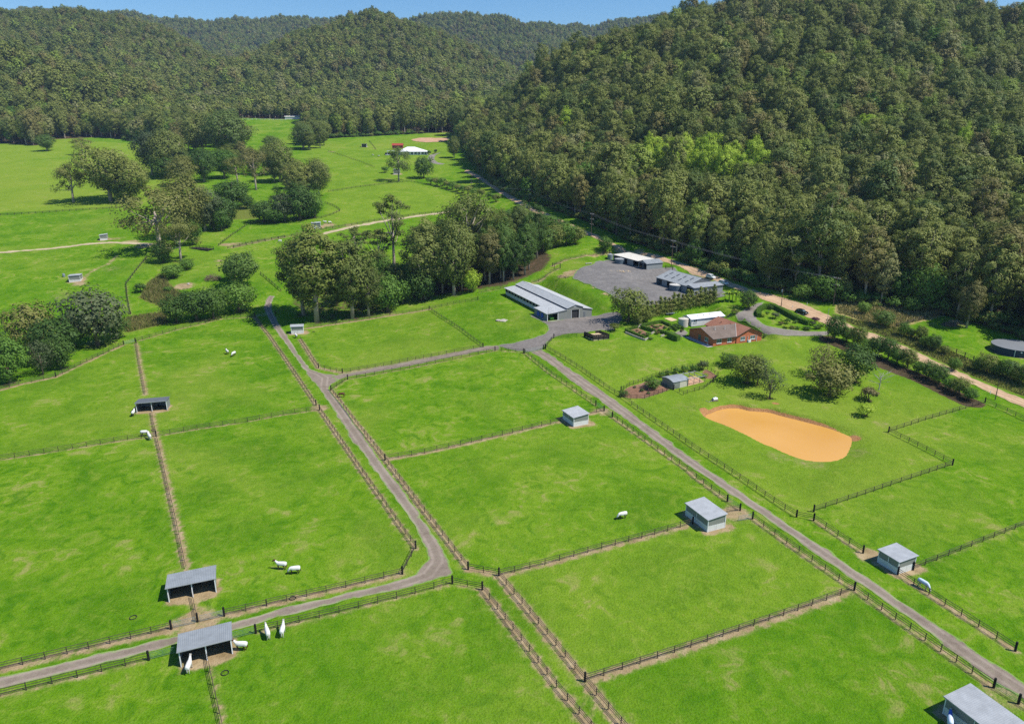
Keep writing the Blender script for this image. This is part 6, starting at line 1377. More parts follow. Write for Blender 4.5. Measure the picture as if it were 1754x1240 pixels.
fill([(325,372),(385,352),(408,385),(370,402),(335,410)], 10, 6, (8, 15), (9, 13), 'leafy creek tree above the little bridge', 'creek trees above the bridge', [('round','leaf_dense','broad_tree'),('round','leaf_green','broad_tree'),('fullgum','leaf_grey','broad_tree')], 7)
fill([(440,368),(540,360),(545,376),(450,384)], 8, 6, (6, 11), (8, 12), 'leafy tree in the hillside scrub above the lone shelter', 'hillside scrub trees', [('round','leaf_dense','broad_tree'),('round','leaf_green','broad_tree')], 8)
fill([(570,505),(640,490),(700,492),(700,516),(640,528),(575,530)], 12, 5.5, (9, 20), (8, 12), 'leafy tree in the shade of the tall lane gums', 'trees under the lane gums', [('fullgum','leaf_gum','gum_tree'),('round','leaf_dense','broad_tree'),('round','leaf_green','broad_tree')], 9)
# bushes at the right end of the grove, along the dirt road
for i, (x, y, t_, wd) in enumerate(((900,402,372,44),(915,390,365,36),(930,432,388,40),(940,396,368,36),(950,424,385,42),(962,404,376,30),(970,420,382,36),(985,418,388,34))):
    tree_px('leafy tree where the grove meets the dirt road bend, %s from the left' % ORD[i], x, y, t_, wd, 'round', ['leaf_green','leaf_olive','leaf_dense'][i % 3], 'broad_tree', 'trees at the dirt road bend')
for i, (x, y) in enumerate(((738,316),(748,318),(757,320),(766,323),(775,325),(784,328),(793,331),(802,334),(812,336),(824,338),(838,342),(850,346))):
    tree_px('green bush in the hillside paddock hedge by the road, %s from the left' % ORD[i], x, y, y-15-(i*7 % 5), 17, 'shrub', ['leaf_green','leaf_olive'][i % 2], 'round_bush', 'hillside road hedge', 'bush')
# conifer screen below the machinery shed
for i in range(17):
    t_ = i/16; x, y = 1100+122*t_, 548-29*t_ - 3*math.sin(t_*3.1); tree_px('olive conifer in the screen row below the shed yard, %s from the left' % ORD[i], x, y, y-24-3*((i*5) % 3), 15, 'conifer', 'leaf_olive' if i % 3 else 'leaf_bronze', 'conifer_tree', 'conifer screen row')
for i, (x, y, t_, wd) in enumerate(((1092,556,538,20),(1108,552,530,20))): tree_px('rounded bush at the left end of the conifer screen, %s from the left' % ORD[i], x, y, t_, wd, 'round', 'leaf_olive', 'broad_tree', 'bushes at the conifer screen end')
# roadside shrubbery between the lawn and the dirt road
for i, (x, y, h_, wd) in enumerate(((725,742,125,105),(790,745,120,105),(850,765,110,100),(905,790,105,100),(960,822,100,95),(1015,842,105,95),(1065,862,120,105),(1120,885,110,100),(1180,915,100,95),(1235,945,90,90),(1290,972,90,90),(1345,1002,95,95),(1400,1030,100,100),(1455,1062,110,115))):
    X, Y = zp('K', x, y); tree_px('green shrub in the border between house lawn and dirt road, %s from the left' % ORD[i], X, Y, Y-h_*.30*(1.25,.75,1.05,.7,1.2)[i % 5], wd*.30*(1.1,.85,1.0,.8,1.1)[i % 5], 'round', ['leaf_dense','leaf_green','leaf_olive','leaf_green','leaf_dense'][i % 5], 'border_shrub', 'lawn border shrubs', 'bush')
paint_line('litter', np.array([p[:2] for p in G2([('K',700,735),('K',860,800),('K',1000,870),('K',1200,945),('K',1460,1075)])]), 2.6, 4.6, 1.0)
for i, (x, y, h_, wd) in enumerate(((1100,715,70,60),(1140,722,75,55),(1190,738,85,60),(1215,770,70,75),(1260,790,75,80),(1320,812,70,70),(1370,900,70,60),(1505,905,95,90),(1550,915,100,95),(1600,930,110,100),(1660,945,110,105),(1720,965,110,110),(1780,985,110,110))):
    X, Y = zp('K', x, y); tree_px('green shrub in the far dirt road verge, %s from the left' % ORD[i], X, Y, Y-h_*.316*(1.15,.7,1.0,.8)[i % 4], wd*.316*(1.05,.8,1.1,.9)[i % 4], 'round', ['leaf_green','leaf_dense','leaf_olive'][i % 3], 'verge_shrub', 'far road verge shrubs', 'bush')
# garden shrubs
for lb, k, x, y, h_, wd, lm in (('grey-green round shrub inside the hedged turning garden','R',362,625,135,150,'leaf_grey'),('yellow-green shrub left in the hedged turning garden','R',480,690,80,90,'leaf_lime'),('green shrub in the middle of the hedged turning garden','R',560,710,110,110,'leaf_green'),('dark low shrub by the drive below the hedge','R',880,815,75,150,'leaf_dense'),
  ('green shrub at the right end of the turning garden','R',1090,790,100,120,'leaf_green'),('purple round bush at the end of the garden hedge','R',1008,690,110,130,'leaf_purple'),('pale shrub below the purple round bush','R',975,740,80,90,'leaf_grey'),('dark shrub at the head of the garden hedge','R',290,480,95,100,'leaf_dense'),
  ('big bright shrub in the oval garden mulch bed','Q',560,540,190,260,'leaf_green'),('small dark shrub low in the mulch bed','Q',385,588,55,90,'leaf_dense'),('small shrub near the front of the mulch bed','Q',495,632,50,70,'leaf_dense'),('small grey shrub at the back of the mulch bed','Q',265,530,40,60,'leaf_grey'),('dark bush at the left tip of the oval garden','Q',80,672,120,170,'leaf_dense'),
  ('shrub behind the garden shed, first from the left','Q',720,350,110,130,'leaf_green'),('shrub behind the garden shed, second from the left','Q',820,320,110,130,'leaf_dense'),('shrub behind the garden shed, third from the left','Q',960,290,130,150,'leaf_green'),('shrub behind the garden shed, fourth from the left','Q',1090,265,130,150,'leaf_green'),('shrub behind the garden shed, fifth from the left','Q',1240,250,130,150,'leaf_green'),('taller tree at the right back of the oval garden','Q',1390,230,210,190,'leaf_grey'),('lime shrub at the right of the pergola','Q',1440,365,100,100,'leaf_lime'),
  ('flowering shrub in the right raised garden bed','O',1170,790,120,150,'leaf_dense'),('shrub in the front corner of the left raised bed','O',620,940,110,140,'leaf_green'),('low bush outside the left raised bed','O',680,1010,70,120,'leaf_green'),('low shrub in the upper raised bed','O',760,760,60,90,'leaf_green'),('rusty potted shrub between the raised beds','O',820,900,90,110,'leaf_rust'),('small green shrub in the right raised bed','O',1270,790,80,90,'leaf_green'),
  ('bush beside the house drive behind the outbuilding','T',970,200,130,150,'leaf_olive'),('little shrub against the brick front wall','T',1150,700,70,90,'leaf_dense'),('little shrub at the right corner of the brick house','T',1520,650,80,90,'leaf_dense'),('round bush at the stable yard corner below the leafy tree','U',1690,850,150,170,'leaf_olive')):
    X, Y = zp(k, x, y); s = ZT[k][3]; tree_px(lb, X, Y, Y-h_*s, wd*ZT[k][2], 'shrub' if wd*ZT[k][2] < 22 else 'round', lm, 'garden_shrub', 'garden shrubs', 'bush')
def banana():
    p = GP('J',1560,610); o = thing('banana_clump', 'clump of big-leaved banana plants behind the conifer screen', 'plant', p); r = random.Random(4)
    for k in range(7):
        x, y, h_ = r.uniform(-3.2,3.2), r.uniform(-1.5,1.5), r.uniform(2.2,3.6); MB().tube([(x,y,-.2),(x,y,h_)],[.14,.08],7).build('stem','leaf_lime',o)
        for j in range(7):
            a = j*.9+r.random(); m = MB(); L_ = r.uniform(2.2,3.2); V=[]; Fs=[]
            for i in range(6):
                t_ = i/5; wdt = .5*math.sin(math.pi*min(.97,t_+.08))+.02; d = L_*t_; z = h_+.9*math.sin(t_*2.4)*.8-.25*t_*t_; c = np.array([x+d*math.cos(a)*.8,y+d*math.sin(a)*.8,z]); s_ = np.array([-math.sin(a),math.cos(a),0])*wdt; V += [c-s_+[0,0,.06],c,c+s_+[0,0,.06]]
            for i in range(5): Fs += [(3*i,3*i+1,3*i+4,3*i+3),(3*i+1,3*i+2,3*i+5,3*i+4)]
            m.add(V,Fs).build('leaf','leaf_lime' if j%2 else 'leaf_green',o)
banana()
def dead_tree(label, bx, by, topy, seed, leafm=None):
    p = unproj(bx, by, ground); H = (by-topy)/scale_at(p)/.965; r = random.Random(seed); m = MB(); m.tube([(0,0,-.3),(.1,0,H*.4),(0,.1,H*.75)],[.16,.12,.05],6)
    for k in range(16):
        a = k*2.4; z = H*r.uniform(.25,.75); L_ = H*r.uniform(.25,.5); e = np.array([math.cos(a)*L_,math.sin(a)*L_,z+L_*r.uniform(.2,.8)]); m.tube([(0,0,z),e*[.5,.5,1]-[0,0,(e[2]-z)*.35],e],[.06,.04,.012],4)
        for j in range(3): f = e+np.array([r.uniform(-.6,.6),r.uniform(-.6,.6),r.uniform(.1,.7)]); m.tube([e*[.7,.7,1]-[0,0,(e[2]-z)*.2],f],[.025,.01],3)
    o = thing('dead_tree', label, 'tree', p); m.build('trunk','dead_wood',o); return o
dead_tree('bare grey leafless tree on the house lawn', 1505, 668, 630, 5)
# clipped hedges: a leafy box that follows a line
def hedge(label, pts, wd, h_, leafm='leaf_hedge', n=60, closed=False, name='clipped_hedge'):
    P = resample(smooth_open([p[:2] for p in G2(pts)], 1), .5); z = ground(P[:,0], P[:,1]); T = np.gradient(P, axis=0); T /= np.linalg.norm(T, axis=1)[:,None]; Nn = np.stack([-T[:,1], T[:,0]], 1); o0 = np.array([P[0][0], P[0][1], z[0]]); rng = np.random.RandomState(len(P))
    m = MB(); V = []; Fs = []; k = .82
    for i in range(len(P)):
        for s, zz in ((-1, -.2), (1, -.2), (1, h_*.93), (-1, h_*.93)): V.append((P[i][0]+Nn[i][0]*wd/2*s*k-o0[0], P[i][1]+Nn[i][1]*wd/2*s*k-o0[1], z[i]+zz-o0[2]))
    for i in range(len(P)-1):
        for q in range(4): Fs.append((4*i+q, 4*i+(q+1) % 4, 4*i+4+(q+1) % 4, 4*i+4+q))
    Fs += [(3,2,1,0), tuple(range(4*len(P)-4, 4*len(P)))]
    root = thing(name, label, 'hedge', o0, 0, 'clipped hedges'); me = make_mesh('hedge_core', V, Fs, leafm); at = me.attributes.new('tint','FLOAT','POINT'); at.data.foreach_set('value', np.full(len(V), .25, np.float32)); link('hedge_core', me, root)
    M_ = len(P)*n; i = rng.randint(0, len(P), M_); per = 2*h_+wd; s = rng.rand(M_)*per; side = np.where(s < h_, -1, np.where(s < h_+wd, 0, 1)); off = np.where(side == 0, (s-h_)/wd-.5, side*.5); hz = np.where(s < h_, s, np.where(s < h_+wd, h_, s-h_-wd))
    C = np.stack([P[i,0]+Nn[i,0]*off*wd+T[i,0]*rng.uniform(-.3,.3,M_)-o0[0], P[i,1]+Nn[i,1]*off*wd+T[i,1]*rng.uniform(-.3,.3,M_)-o0[1], z[i]+hz-o0[2]], 1) + rng.randn(M_,3)*.035
    nn = np.stack([Nn[i,0]*side, Nn[i,1]*side, (side == 0)*1.0], 1) + rng.randn(M_,3)*.45; nn /= np.linalg.norm(nn, axis=1)[:,None]; a = np.cross(nn, rng.randn(M_,3)); a /= np.linalg.norm(a, axis=1)[:,None]; b_ = np.cross(nn, a)*.7; sz = rng.uniform(.07,.15,M_)[:,None]
    link('foliage', np_mesh('hedge_leaves', np.stack([C-a*sz,C-b_*sz,C+a*sz,C+b_*sz],1).reshape(-1,3), np.arange(M_*4).reshape(-1,4), (leafm,), attrs={'tint': np.repeat(np.clip(.5+rng.randn(M_)*.2,0,1),4)}), root); return root
hedge('long curved clipped hedge around the turning garden', [('R',95,610),('R',75,560),('R',110,495),('R',200,455),('R',290,450),('R',390,480),('R',480,530),('R',620,610),('R',780,690),('R',910,735)], 1.7, 1.6)
hedge('thick square-cut hedge beside the brick house patio', [('O',1060,960),('O',1270,1045)], 2.2, 1.9)
hedge('low hedge along the front of the left raised bed', [('O',150,850),('O',340,930),('O',540,1010)], .9, 1.2)
hedge('low hedge along the back of the left raised bed', [('O',160,820),('O',280,790),('O',410,760)], .8, .8)
hedge('hedge along the left side of the upper raised bed', [('O',480,770),('O',600,815),('O',770,860)], .9, 1.2)
hedge('hedge along the back of the upper raised bed', [('O',490,740),('O',700,690),('O',920,655)], .9, 1.0)
hedge('hedge along the right side of the upper raised bed', [('O',925,665),('O',1010,700),('O',1090,735)], .9, 1.0)
hedge('hedge between the upper and the right raised bed', [('O',830,850),('O',930,880),('O',1040,910)], 1.1, 1.1)
hedge('hedge at the right end of the right raised bed', [('O',1240,740),('O',1310,775),('O',1375,805)], .8, .9)
def stone_wall(label, pts, h_=.7):
    P = resample(np.array([p[:2] for p in G2(pts)]), .55); o0 = np.array([P[0][0], P[0][1], gz(*P[0])]); o = thing('stone_retaining_wall', label, 'wall', o0); r = random.Random(len(P))
    me = [make_mesh('stone', MB().box(-.26,.26,-.16,.16,0,.22).v, MB().box(-.26,.26,-.16,.16,0,.22).f, 'stone')]
    for i in range(len(P)-1):
        d = P[i+1]-P[i]; a = math.atan2(d[1], d[0])
        for k in range(int(h_/.23)): link('stone', me[0], o, ((P[i][0]+d[0]*(.5 if k % 2 else .0))-o0[0], (P[i][1]+d[1]*(.5 if k % 2 else 0))-o0[1], gz(*P[i])-o0[2]-.1+k*.225), a+r.uniform(-.05,.05))
stone_wall('low stone wall under the front hedge of the left raised bed', [('O',150,880),('O',340,960),('O',550,1035),('O',640,990)]); stone_wall('short stone wall between the two left raised beds', [('O',410,770),('O',470,700)], .9)
stone_wall('short stone wall at the front of the upper raised bed', [('O',690,900),('O',760,860)], .9); stone_wall('short pale stone wall beside the thick hedge', [('O',900,950),('O',970,930)], .7)
sheet_poly('garden_bed', [p[:2] for p in G2([('O',200,830),('O',410,775),('O',640,880),('O',540,960)])], 'soil', .10, 1.2, .05); sheet_poly('garden_bed', [p[:2] for p in G2([('O',560,740),('O',900,680),('O',1060,760),('O',820,830)])], 'soil', .10, 1.2, .05)
sheet_poly('garden_patio', [p[:2] for p in G2([('O',1150,860),('O',1260,815),('O',1420,800),('O',1480,880),('O',1380,960),('O',1200,900)])], 'barn_gravel', .08, 1.2, .05)
sheet_poly('sand_pit', [p[:2] for p in G2([('O',960,565),('O',1110,545),('O',1245,600),('O',1120,632)])], 'sand', .09, 1.2, .05)

for i, (k, x, y, h_, wd, lm) in enumerate((('O',300,860,50,80,'leaf_green'),('O',390,830,40,70,'leaf_rust'),('O',450,880,60,80,'leaf_green'),('O',520,920,50,80,'leaf_grey'),('O',640,770,55,80,'leaf_green'),('O',720,730,50,80,'leaf_rust'),('O',820,770,70,90,'leaf_green'),('O',900,730,60,80,'leaf_lime'),('O',980,780,70,90,'leaf_green'),('O',1080,820,90,100,'leaf_dense'),('O',1130,760,70,90,'leaf_green'),('O',1220,830,80,90,'leaf_green'),('O',1330,850,70,80,'leaf_rust'))):
    X, Y = zp(k, x, y); tree_px('small shrub in the raised garden beds, %s from the left' % ORD[i], X, Y, Y-h_*ZT[k][3], wd*ZT[k][2], 'shrub', lm, 'garden_shrub', 'garden shrubs', 'bush')
for i, (k, x, y, h_, wd, lm) in enumerate((('R',170,600,70,90,'leaf_lime'),('R',230,560,60,80,'leaf_green'),('R',450,730,70,90,'leaf_rust'),('R',540,780,60,110,'leaf_lime'),('R',640,790,55,110,'leaf_bronze'),('R',730,800,60,100,'leaf_green'),('R',690,700,60,80,'leaf_green'),('R',1030,800,80,100,'leaf_dense'))):
    X, Y = zp(k, x, y); tree_px('low shrub in the hedged turning garden, %s from the left' % ORD[i], X, Y, Y-h_*ZT[k][3], wd*ZT[k][2], 'shrub', lm, 'garden_shrub', 'garden shrubs', 'bush')

# ------------------------------------------------------------------ ground cover zones, then the ground sheet itself
def px_poly(pts): return np.array([p[:2] for p in G2(pts)])
DRY = px_poly([('K',745,545),('K',800,525),('K',900,530),('K',1000,545),('K',1100,570),('K',1300,570),('K',1390,575),('K',1240,620),('K',1060,665),('K',980,680),('K',900,650),('K',820,610),('K',740,590)])
paint_poly('dry', DRY, -1, 3, 1.0)
VERGE = px_poly([('K',720,600),('K',900,640),('K',1060,670),('K',1300,770),('K',1500,860),('K',1754,960),('K',1754,1040),('K',1500,940),('K',1280,840),('K',1050,735),('K',900,680),('K',725,610)])
paint_poly('rank', VERGE, -1, 2, 1.0)
REED1 = px_poly([('L',830,1070),('L',880,980),('L',960,930),('L',1000,1000),('L',1080,1060),('L',1000,1090),('L',960,1120)]); REED2 = px_poly([('A',745,280),('A',800,240),('A',900,225),('A',1030,205),('A',1050,265),('A',950,290),('A',800,325)])
for q in (REED1, REED2): paint_poly('rank', q, -1, 3, 1.0)
paint_poly('rank', px_poly([('L',1180,560),('L',1500,520),('L',1500,600),('L',1180,610)]), 0, 6, .7)
for q, r, am in ((('L',770,740),9,1.0),(('L',850,765),8,1.0),(('L',690,720),6,.7),(('L',470,985),6,.9),(('L',650,900),9,.5),(('L',370,1060),9,.55),(('M',560,640),9,.9),(('M',690,640),8,.8),(('M',480,690),5,.6),(('L',1340,755),7,.95),(('L',1300,870),5,.7),(('M',20,750),7,.8),
   (('M',580,208),8,.8),(('M',830,190),6,.7),(('M',790,293),6,.5),(('J',880,285),6,.9),(('J',990,305),6,.9),(('J',1420,470),6,1.0),(('J',660,465),6,.9),(('J',740,520),4,.8),(('J',800,560),4,.8),(('A',590,390),6,.7),(('A',930,450),3,.6),(('K',330,740),5,.6),(('I',1060,300),7,.35),(('I',700,370),6,.4),(('I',460,350),5,.4),(('I',960,620),6,.4),(('F',810,330),4,.6),(('T',700,880),4,.6),(('T',830,860),4,.5),(('K',1390,640),6,.9),(('K',1250,650),4,.5)):
    if am: paint_spot('dirt', GP(*q), r, am, .8)
paint_line('dirt', px_poly([('L',690,820),('L',640,870),('L',560,900),('L',480,960)]), .5, 2.2, .8)
fsd = poly_sdf(gxx.ravel(), gyy.ravel(), FARM).reshape(gxx.shape); GA['litter'] = np.maximum(GA['litter'], sstep(1, 7, fsd))
HG = terrain(gxx, gyy)
nx, ny = len(GX), len(GY); idx = np.arange(nx*ny).reshape(ny, nx)
Q = np.stack([idx[:-1,:-1], idx[:-1,1:], idx[1:,1:], idx[1:,:-1]], -1).reshape(-1, 4)
gme = np_mesh('ground', np.stack([gxx, gyy, HG], -1).reshape(-1, 3), Q, ('grass',), attrs={k: v.ravel() for k, v in GA.items()}, smooth=True)
tag(link('ground', gme), kind='structure')
def hlook(x, y):
    i = np.clip(np.searchsorted(GX, x)-1, 0, nx-2); j = np.clip(np.searchsorted(GY, y)-1, 0, ny-2); u = (x-GX[i])/(GX[i+1]-GX[i]); v = (y-GY[j])/(GY[j+1]-GY[j])
    u = np.clip(u, 0, 1); v = np.clip(v, 0, 1)
    return (HG[j,i]*(1-u)+HG[j,i+1]*u)*(1-v) + (HG[j+1,i]*(1-u)+HG[j+1,i+1]*u)*v

# ------------------------------------------------------------------ the forest on the valley floor and the hills
fr = np.random.RandomState(21); pts = []
for y0, y1, s in ((150, 520, 8.4), (520, 900, 8.5), (900, 1400, 8.6), (1400, 2000, 8.0), (2000, 3080, 11)):
    ys = np.arange(y0, y1, s)
    for y in ys:
        half = y*.86 + 60; xs = np.arange(-half, half, s); pts.append(np.stack([xs + fr.uniform(-.42, .42, len(xs))*s, y + fr.uniform(-.42, .42, len(xs))*s], 1))
FP = np.vstack(pts); sd_ = poly_sdf(FP[:,0], FP[:,1], FARM); FP = FP[(sd_ > 3.5) & (np.abs(FP[:,0]) < 2500)]
fz = hlook(FP[:,0], FP[:,1]); vis = np.ones(len(FP), bool)
for t_ in np.linspace(.06, .985, 60):
    zz = CAMZ + (fz + 70 - CAMZ)*t_; vis &= ~((hlook(FP[:,0]*t_, FP[:,1]*t_) > zz) & (t_*FP[:,1] > 60))
FP = FP[vis]; fz = fz[vis]
# bright lime trees that stand out on the right hillside
LIME = []
for i, (x, y, wd) in enumerate(((1108,318,30),(1132,322,34),(1158,326,34),(1184,330,36),(1210,334,38),(1236,338,36),(1262,336,32),(1298,342,36),(972,248,34),(1222,322,24),(1145,312,28),(1196,318,30),(1474,262,34),(1110,305,22),(1640,300,26),(1120,300,30),(1170,308,32),(1215,306,30),(1250,314,32),(1285,318,34),(1148,332,30),(1275,350,28))):
    p = unproj(x, y, lambda X, Y: hlook(X, Y)); LIME.append(p); plant('lime_tree', 'vivid lime green tree among the darker forest on the right hillside', p, (31 if i % 3 else 27), wd/scale_at(p)*1.25, 'fullgum', 'leaf_lime', 'vivid lime forest trees')
for p in LIME:
    dc = -p[:2]/np.hypot(p[0], p[1]); al = (FP[:,0]-p[0])*dc[0] + (FP[:,1]-p[1])*dc[1]; la = np.abs(-(FP[:,0]-p[0])*dc[1] + (FP[:,1]-p[1])*dc[0])
    k_ = (np.hypot(FP[:,0]-p[0], FP[:,1]-p[1]) > 6.0) & ~((al > 0) & (al < 16) & (la < 5.5)); FP = FP[k_]; fz = fz[k_]
fscl = np.clip(np.exp(fr.randn(len(FP))*.20)*.98, .6, 1.55)
depth = FP[:,1]*CP + (CAMZ-fz)*SP; u_ = FP[:,0]/depth*F_PX; inview = (np.abs(u_) < 877+20)
order = np.argsort(np.where(inview, depth, 1e9)); near = order[:150]; rest = np.setdiff1d(np.arange(len(FP)), near)
for i in near:
    k = 'forest_gum' if fr.rand() > .2 else 'round'; s = fscl[i]
    plant('gum_tree' if k == 'forest_gum' else 'broad_tree', 'tall forest gum in the wooded slope behind the dirt road' if k == 'forest_gum' else 'rounded understorey tree in the wooded slope behind the dirt road', (FP[i,0], FP[i,1], fz[i]-.3), 28*s if k == 'forest_gum' else 14*s, 13.2*s if k == 'forest_gum' else 11*s, k, 'leaf_forest' if k == 'forest_gum' else ['leaf_dense','leaf_green','leaf_olive'][fr.randint(3)], 'forest gums behind the road' if k == 'forest_gum' else 'forest understorey behind the road')
def src(coll, nm, build, leafm, bark):
    (V, Q_, T), m = build; nv = len(V); tv = np.array(m.v); tri = []
    for f in m.f:
        for a in range(1, len(f)-1): tri.append((f[0], f[a], f[a+1], f[a+1]))
    me = bpy.data.meshes.new(nm); A = [tuple(q) for q in V] + [tuple(q) for q in tv]; Fs = [tuple(q) for q in Q_] + [tuple(i+nv for i in f) for f in m.f]
    me.from_pydata(A, [], Fs); me.materials.append(MATS[leafm]); me.materials.append(MATS[bark])
    me.polygons.foreach_set('material_index', np.r_[np.zeros(len(Q_), np.int32), np.ones(len(m.f), np.int32)].astype(np.int32))
    at = me.attributes.new('tint', 'FLOAT', 'POINT'); at.data.foreach_set('value', np.r_[T, np.zeros(len(tv))].astype(np.float32)); me.update()
    o = bpy.data.objects.new(nm, me); coll.objects.link(o)
def scatter(name, label, P, scl, var, coll, cat=None):
    n = len(P); me = bpy.data.meshes.new(name); me.vertices.add(n); me.vertices.foreach_set('co', np.ascontiguousarray(P, np.float32).ravel())
    for a, ty, v in (('var', 'INT', var.astype(np.int32)), ('rotz', 'FLOAT', fr.uniform(0, 6.28, n).astype(np.float32)), ('sxy', 'FLOAT', scl[:,0].astype(np.float32)), ('sz', 'FLOAT', scl[:,1].astype(np.float32))):
        at = me.attributes.new(a, ty, 'POINT'); at.data.foreach_set('value', v)
    o = link(name, me); tag(o, label, cat, kind='stuff')
    ng = bpy.data.node_groups.new(name+'_nodes', 'GeometryNodeTree'); ng.interface.new_socket('Geometry', in_out='INPUT', socket_type='NodeSocketGeometry'); ng.interface.new_socket('Geometry', in_out='OUTPUT', socket_type='NodeSocketGeometry')
    nd = ng.nodes; gi = nd.new('NodeGroupInput'); go = nd.new('NodeGroupOutput'); ip = nd.new('GeometryNodeInstanceOnPoints'); ci = nd.new('GeometryNodeCollectionInfo')
    ci.inputs['Collection'].default_value = coll; ci.inputs['Separate Children'].default_value = True; ci.inputs['Reset Children'].default_value = True; ip.inputs['Pick Instance'].default_value = True
    def named(nm, ty):
        a = nd.new('GeometryNodeInputNamedAttribute'); a.data_type = ty; a.inputs['Name'].default_value = nm; return a.outputs['Attribute']
    cx = nd.new('ShaderNodeCombineXYZ'); ng.links.new(named('rotz', 'FLOAT'), cx.inputs[2]); cs = nd.new('ShaderNodeCombineXYZ'); sx = named('sxy', 'FLOAT')
    ng.links.new(sx, cs.inputs[0]); ng.links.new(sx, cs.inputs[1]); ng.links.new(named('sz', 'FLOAT'), cs.inputs[2])
    e2r = nd.new('FunctionNodeEulerToRotation'); ng.links.new(cx.outputs[0], e2r.inputs[0])
    ng.links.new(gi.outputs[0], ip.inputs['Points']); ng.links.new(ci.outputs[0], ip.inputs['Instance']); ng.links.new(named('var', 'INT'), ip.inputs['Instance Index']); ng.links.new(e2r.outputs[0], ip.inputs['Rotation']); ng.links.new(cs.outputs[0], ip.inputs['Scale']); ng.links.new(ip.outputs[0], go.inputs[0])
    md = o.modifiers.new('scatter', 'NODES'); md.node_group = ng; return o
cmid = bpy.data.collections.new('forest_kinds_mid'); cfar = bpy.data.collections.new('forest_kinds_far'); cund = bpy.data.collections.new('undergrowth_kinds')
for i, s in enumerate((81, 82, 83, 84, 85)): src(cmid, 'mid_%d' % i, round_tree(s, 22, 6.0, 44, 95, .66, .16, .36, True), 'leaf_forest', 'bark_brown' if i % 3 else 'bark_pale')
src(cmid, 'mid_5', round_tree(86, 17, 6.4, 28, 55, .95, .15, .3), 'leaf_forest', 'bark_brown'); src(cmid, 'mid_6', round_tree(87, 14, 5.8, 26, 55, .9, .12, .3), 'leaf_green', 'bark_brown')
for i, s in enumerate((91, 92, 93, 94)): src(cfar, 'far_%d' % i, round_tree(s, 21, 6.8, 26, 40, 1.35, .2, .36, True), 'leaf_forest', 'bark_pale')
for i, s in enumerate((95, 96, 97)): src(cund, 'und_%d' % i, shrub_plant(s, 3.2, 2.2, 12, 42, .42), ('leaf_dense', 'leaf_green', 'leaf_olive')[i], 'bark_brown')
R_ = FP[rest]; Rz = fz[rest]; Rs = fscl[rest]; mid = R_[:,1] < 900
def sc2(s, k=1.0): return np.stack([s*fr.uniform(.85, 1.2, len(s)), s*k*fr.uniform(.92, 1.12, len(s))], 1)
vm = fr.choice(7, mid.sum(), p=[.155,.155,.155,.155,.155,.135,.09])
scatter('hillside_forest', 'eucalypt forest covering the near right hillside and valley edge', np.c_[R_[mid], Rz[mid]-.3], sc2(Rs[mid]*1.13, 1.06), vm, cmid)
scatter('distant_forest', 'distant eucalypt forest on the far hills', np.c_[R_[~mid], Rz[~mid]-.3], sc2(Rs[~mid]*np.where(R_[~mid][:,1] > 2000, .88, np.where(R_[~mid][:,1] > 1400, .74, .95))), fr.randint(0, 4, (~mid).sum()), cfar)
up = []
for _ in range(2):
    X = fr.uniform(-450, 420, 60000); Y = fr.uniform(180, 900, 60000); s_ = poly_sdf(X, Y, FARM); k = (s_ > 2.5) & (s_ < 28) & (fr.rand(60000) < .9*np.exp(-np.maximum(s_, 0)/14)); up.append(np.stack([X[k], Y[k]], 1))
UP = np.vstack(up)[:9000]; UP = UP[(np.abs(UP[:,0]) < UP[:,1]*.85)]
us = fr.uniform(.7, 2.1, len(UP)); scatter('forest_undergrowth', 'shrubby undergrowth along the foot of the forest', np.c_[UP, hlook(UP[:,0], UP[:,1])-.1], np.stack([us, us*fr.uniform(.7,1.2,len(us))], 1), fr.randint(0, 3, len(UP)), cund)
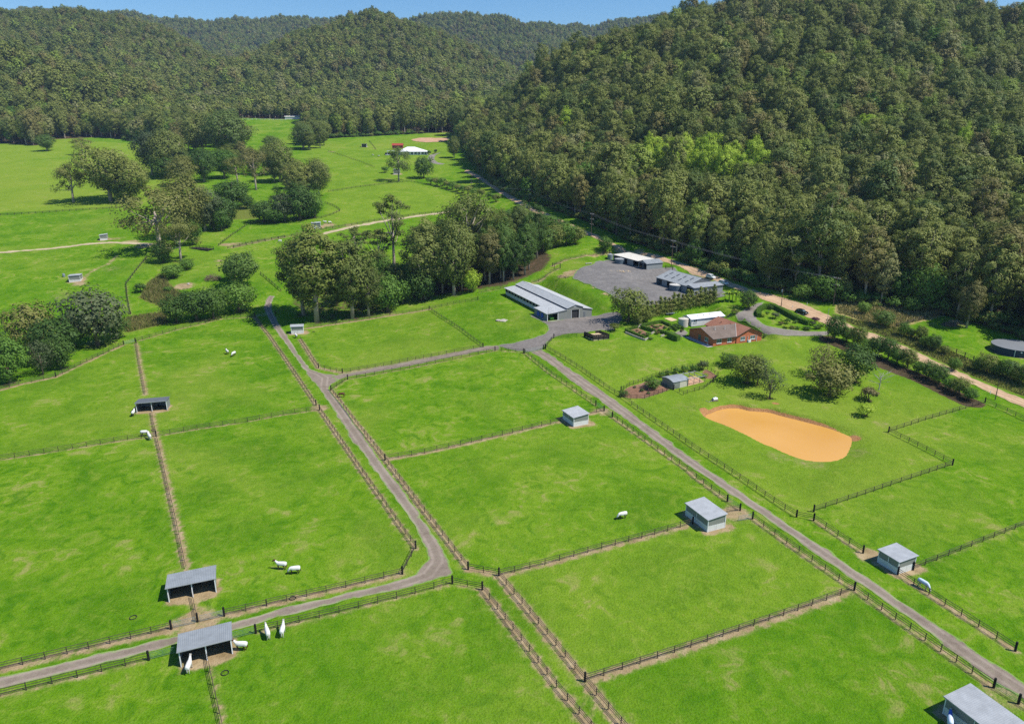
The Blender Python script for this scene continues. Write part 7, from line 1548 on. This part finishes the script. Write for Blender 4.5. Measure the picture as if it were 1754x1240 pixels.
# ------------------------------------------------------------------ rank grass and reeds
def blades(name, label, polys, n, h0, h1, mats, seed):
    rng = np.random.RandomState(seed); C = []
    for P in polys:
        b = bbox(P); X = rng.uniform(b[0], b[2], n*4); Y = rng.uniform(b[1], b[3], n*4); k = poly_sdf(X, Y, P) < 0; C.append(np.stack([X[k][:n], Y[k][:n]], 1))
    C = np.vstack(C); m = len(C); cl = rng.rand(m); z = hlook(C[:,0], C[:,1]); h = rng.uniform(h0, h1, m); a = rng.uniform(0, 6.28, m); wv = .07+.10*rng.rand(m); d = np.stack([np.cos(a), np.sin(a), 0*a], 1)*wv[:,None]; ln = rng.randn(m, 3)*np.array([.28,.28,0])*h[:,None]
    B = np.c_[C, z-.05]; T = B + np.c_[0*h, 0*h, h] + ln; V = np.stack([B-d, B+d, T+d*.25, T-d*.25], 1).reshape(-1, 3); mi = (rng.rand(m) < .5).astype(np.int32)
    o = link(name, np_mesh(name, V, np.arange(4*m).reshape(-1, 4), mats, mi, {'tint': np.repeat(rng.rand(m), 4)})); return tag(o, label, kind='stuff')
simple('straw', (.42,.34,.15), .9, .25, 2); simple('reed_brown', (.20,.17,.06), .9, .25, 2)
blades('dry_grass', 'tall straw-coloured grass across the dirt road', [DRY], 9000, .4, 1.0, ('straw', 'leaf_bronze'), 5)
blades('verge_grass', 'rank green and brown grass in the dirt road verge', [VERGE], 7000, .3, .8, ('leaf_olive', 'reed_brown'), 6)
blades('creek_reeds', 'brown and green reeds along the creek', [REED1, REED2], 5000, .7, 1.7, ('leaf_olive', 'reed_brown'), 7)

# ------------------------------------------------------------------ the air
zb = float(HG.min()) - 2.0; zt = float(HG.max()) + 45.0
hz = MB().box(-3450, 2650, -40, 3360, zb, zt).build('haze', None); tag(hz, kind='stuff')
hm = bpy.data.materials.new('haze_air'); hm.use_nodes = True; n = hm.node_tree; n.nodes.clear(); out = N(n, "OutputMaterial"); pv = N(n, "VolumePrincipled")
pv.inputs['Color'].default_value = (.50, .70, 1.0, 1); pv.inputs['Density'].default_value = .00006; pv.inputs['Anisotropy'].default_value = .0; n.links.new(pv.outputs[0], out.inputs['Volume'])
hz.data.materials.append(hm); hm.cycles.homogeneous_volume = True
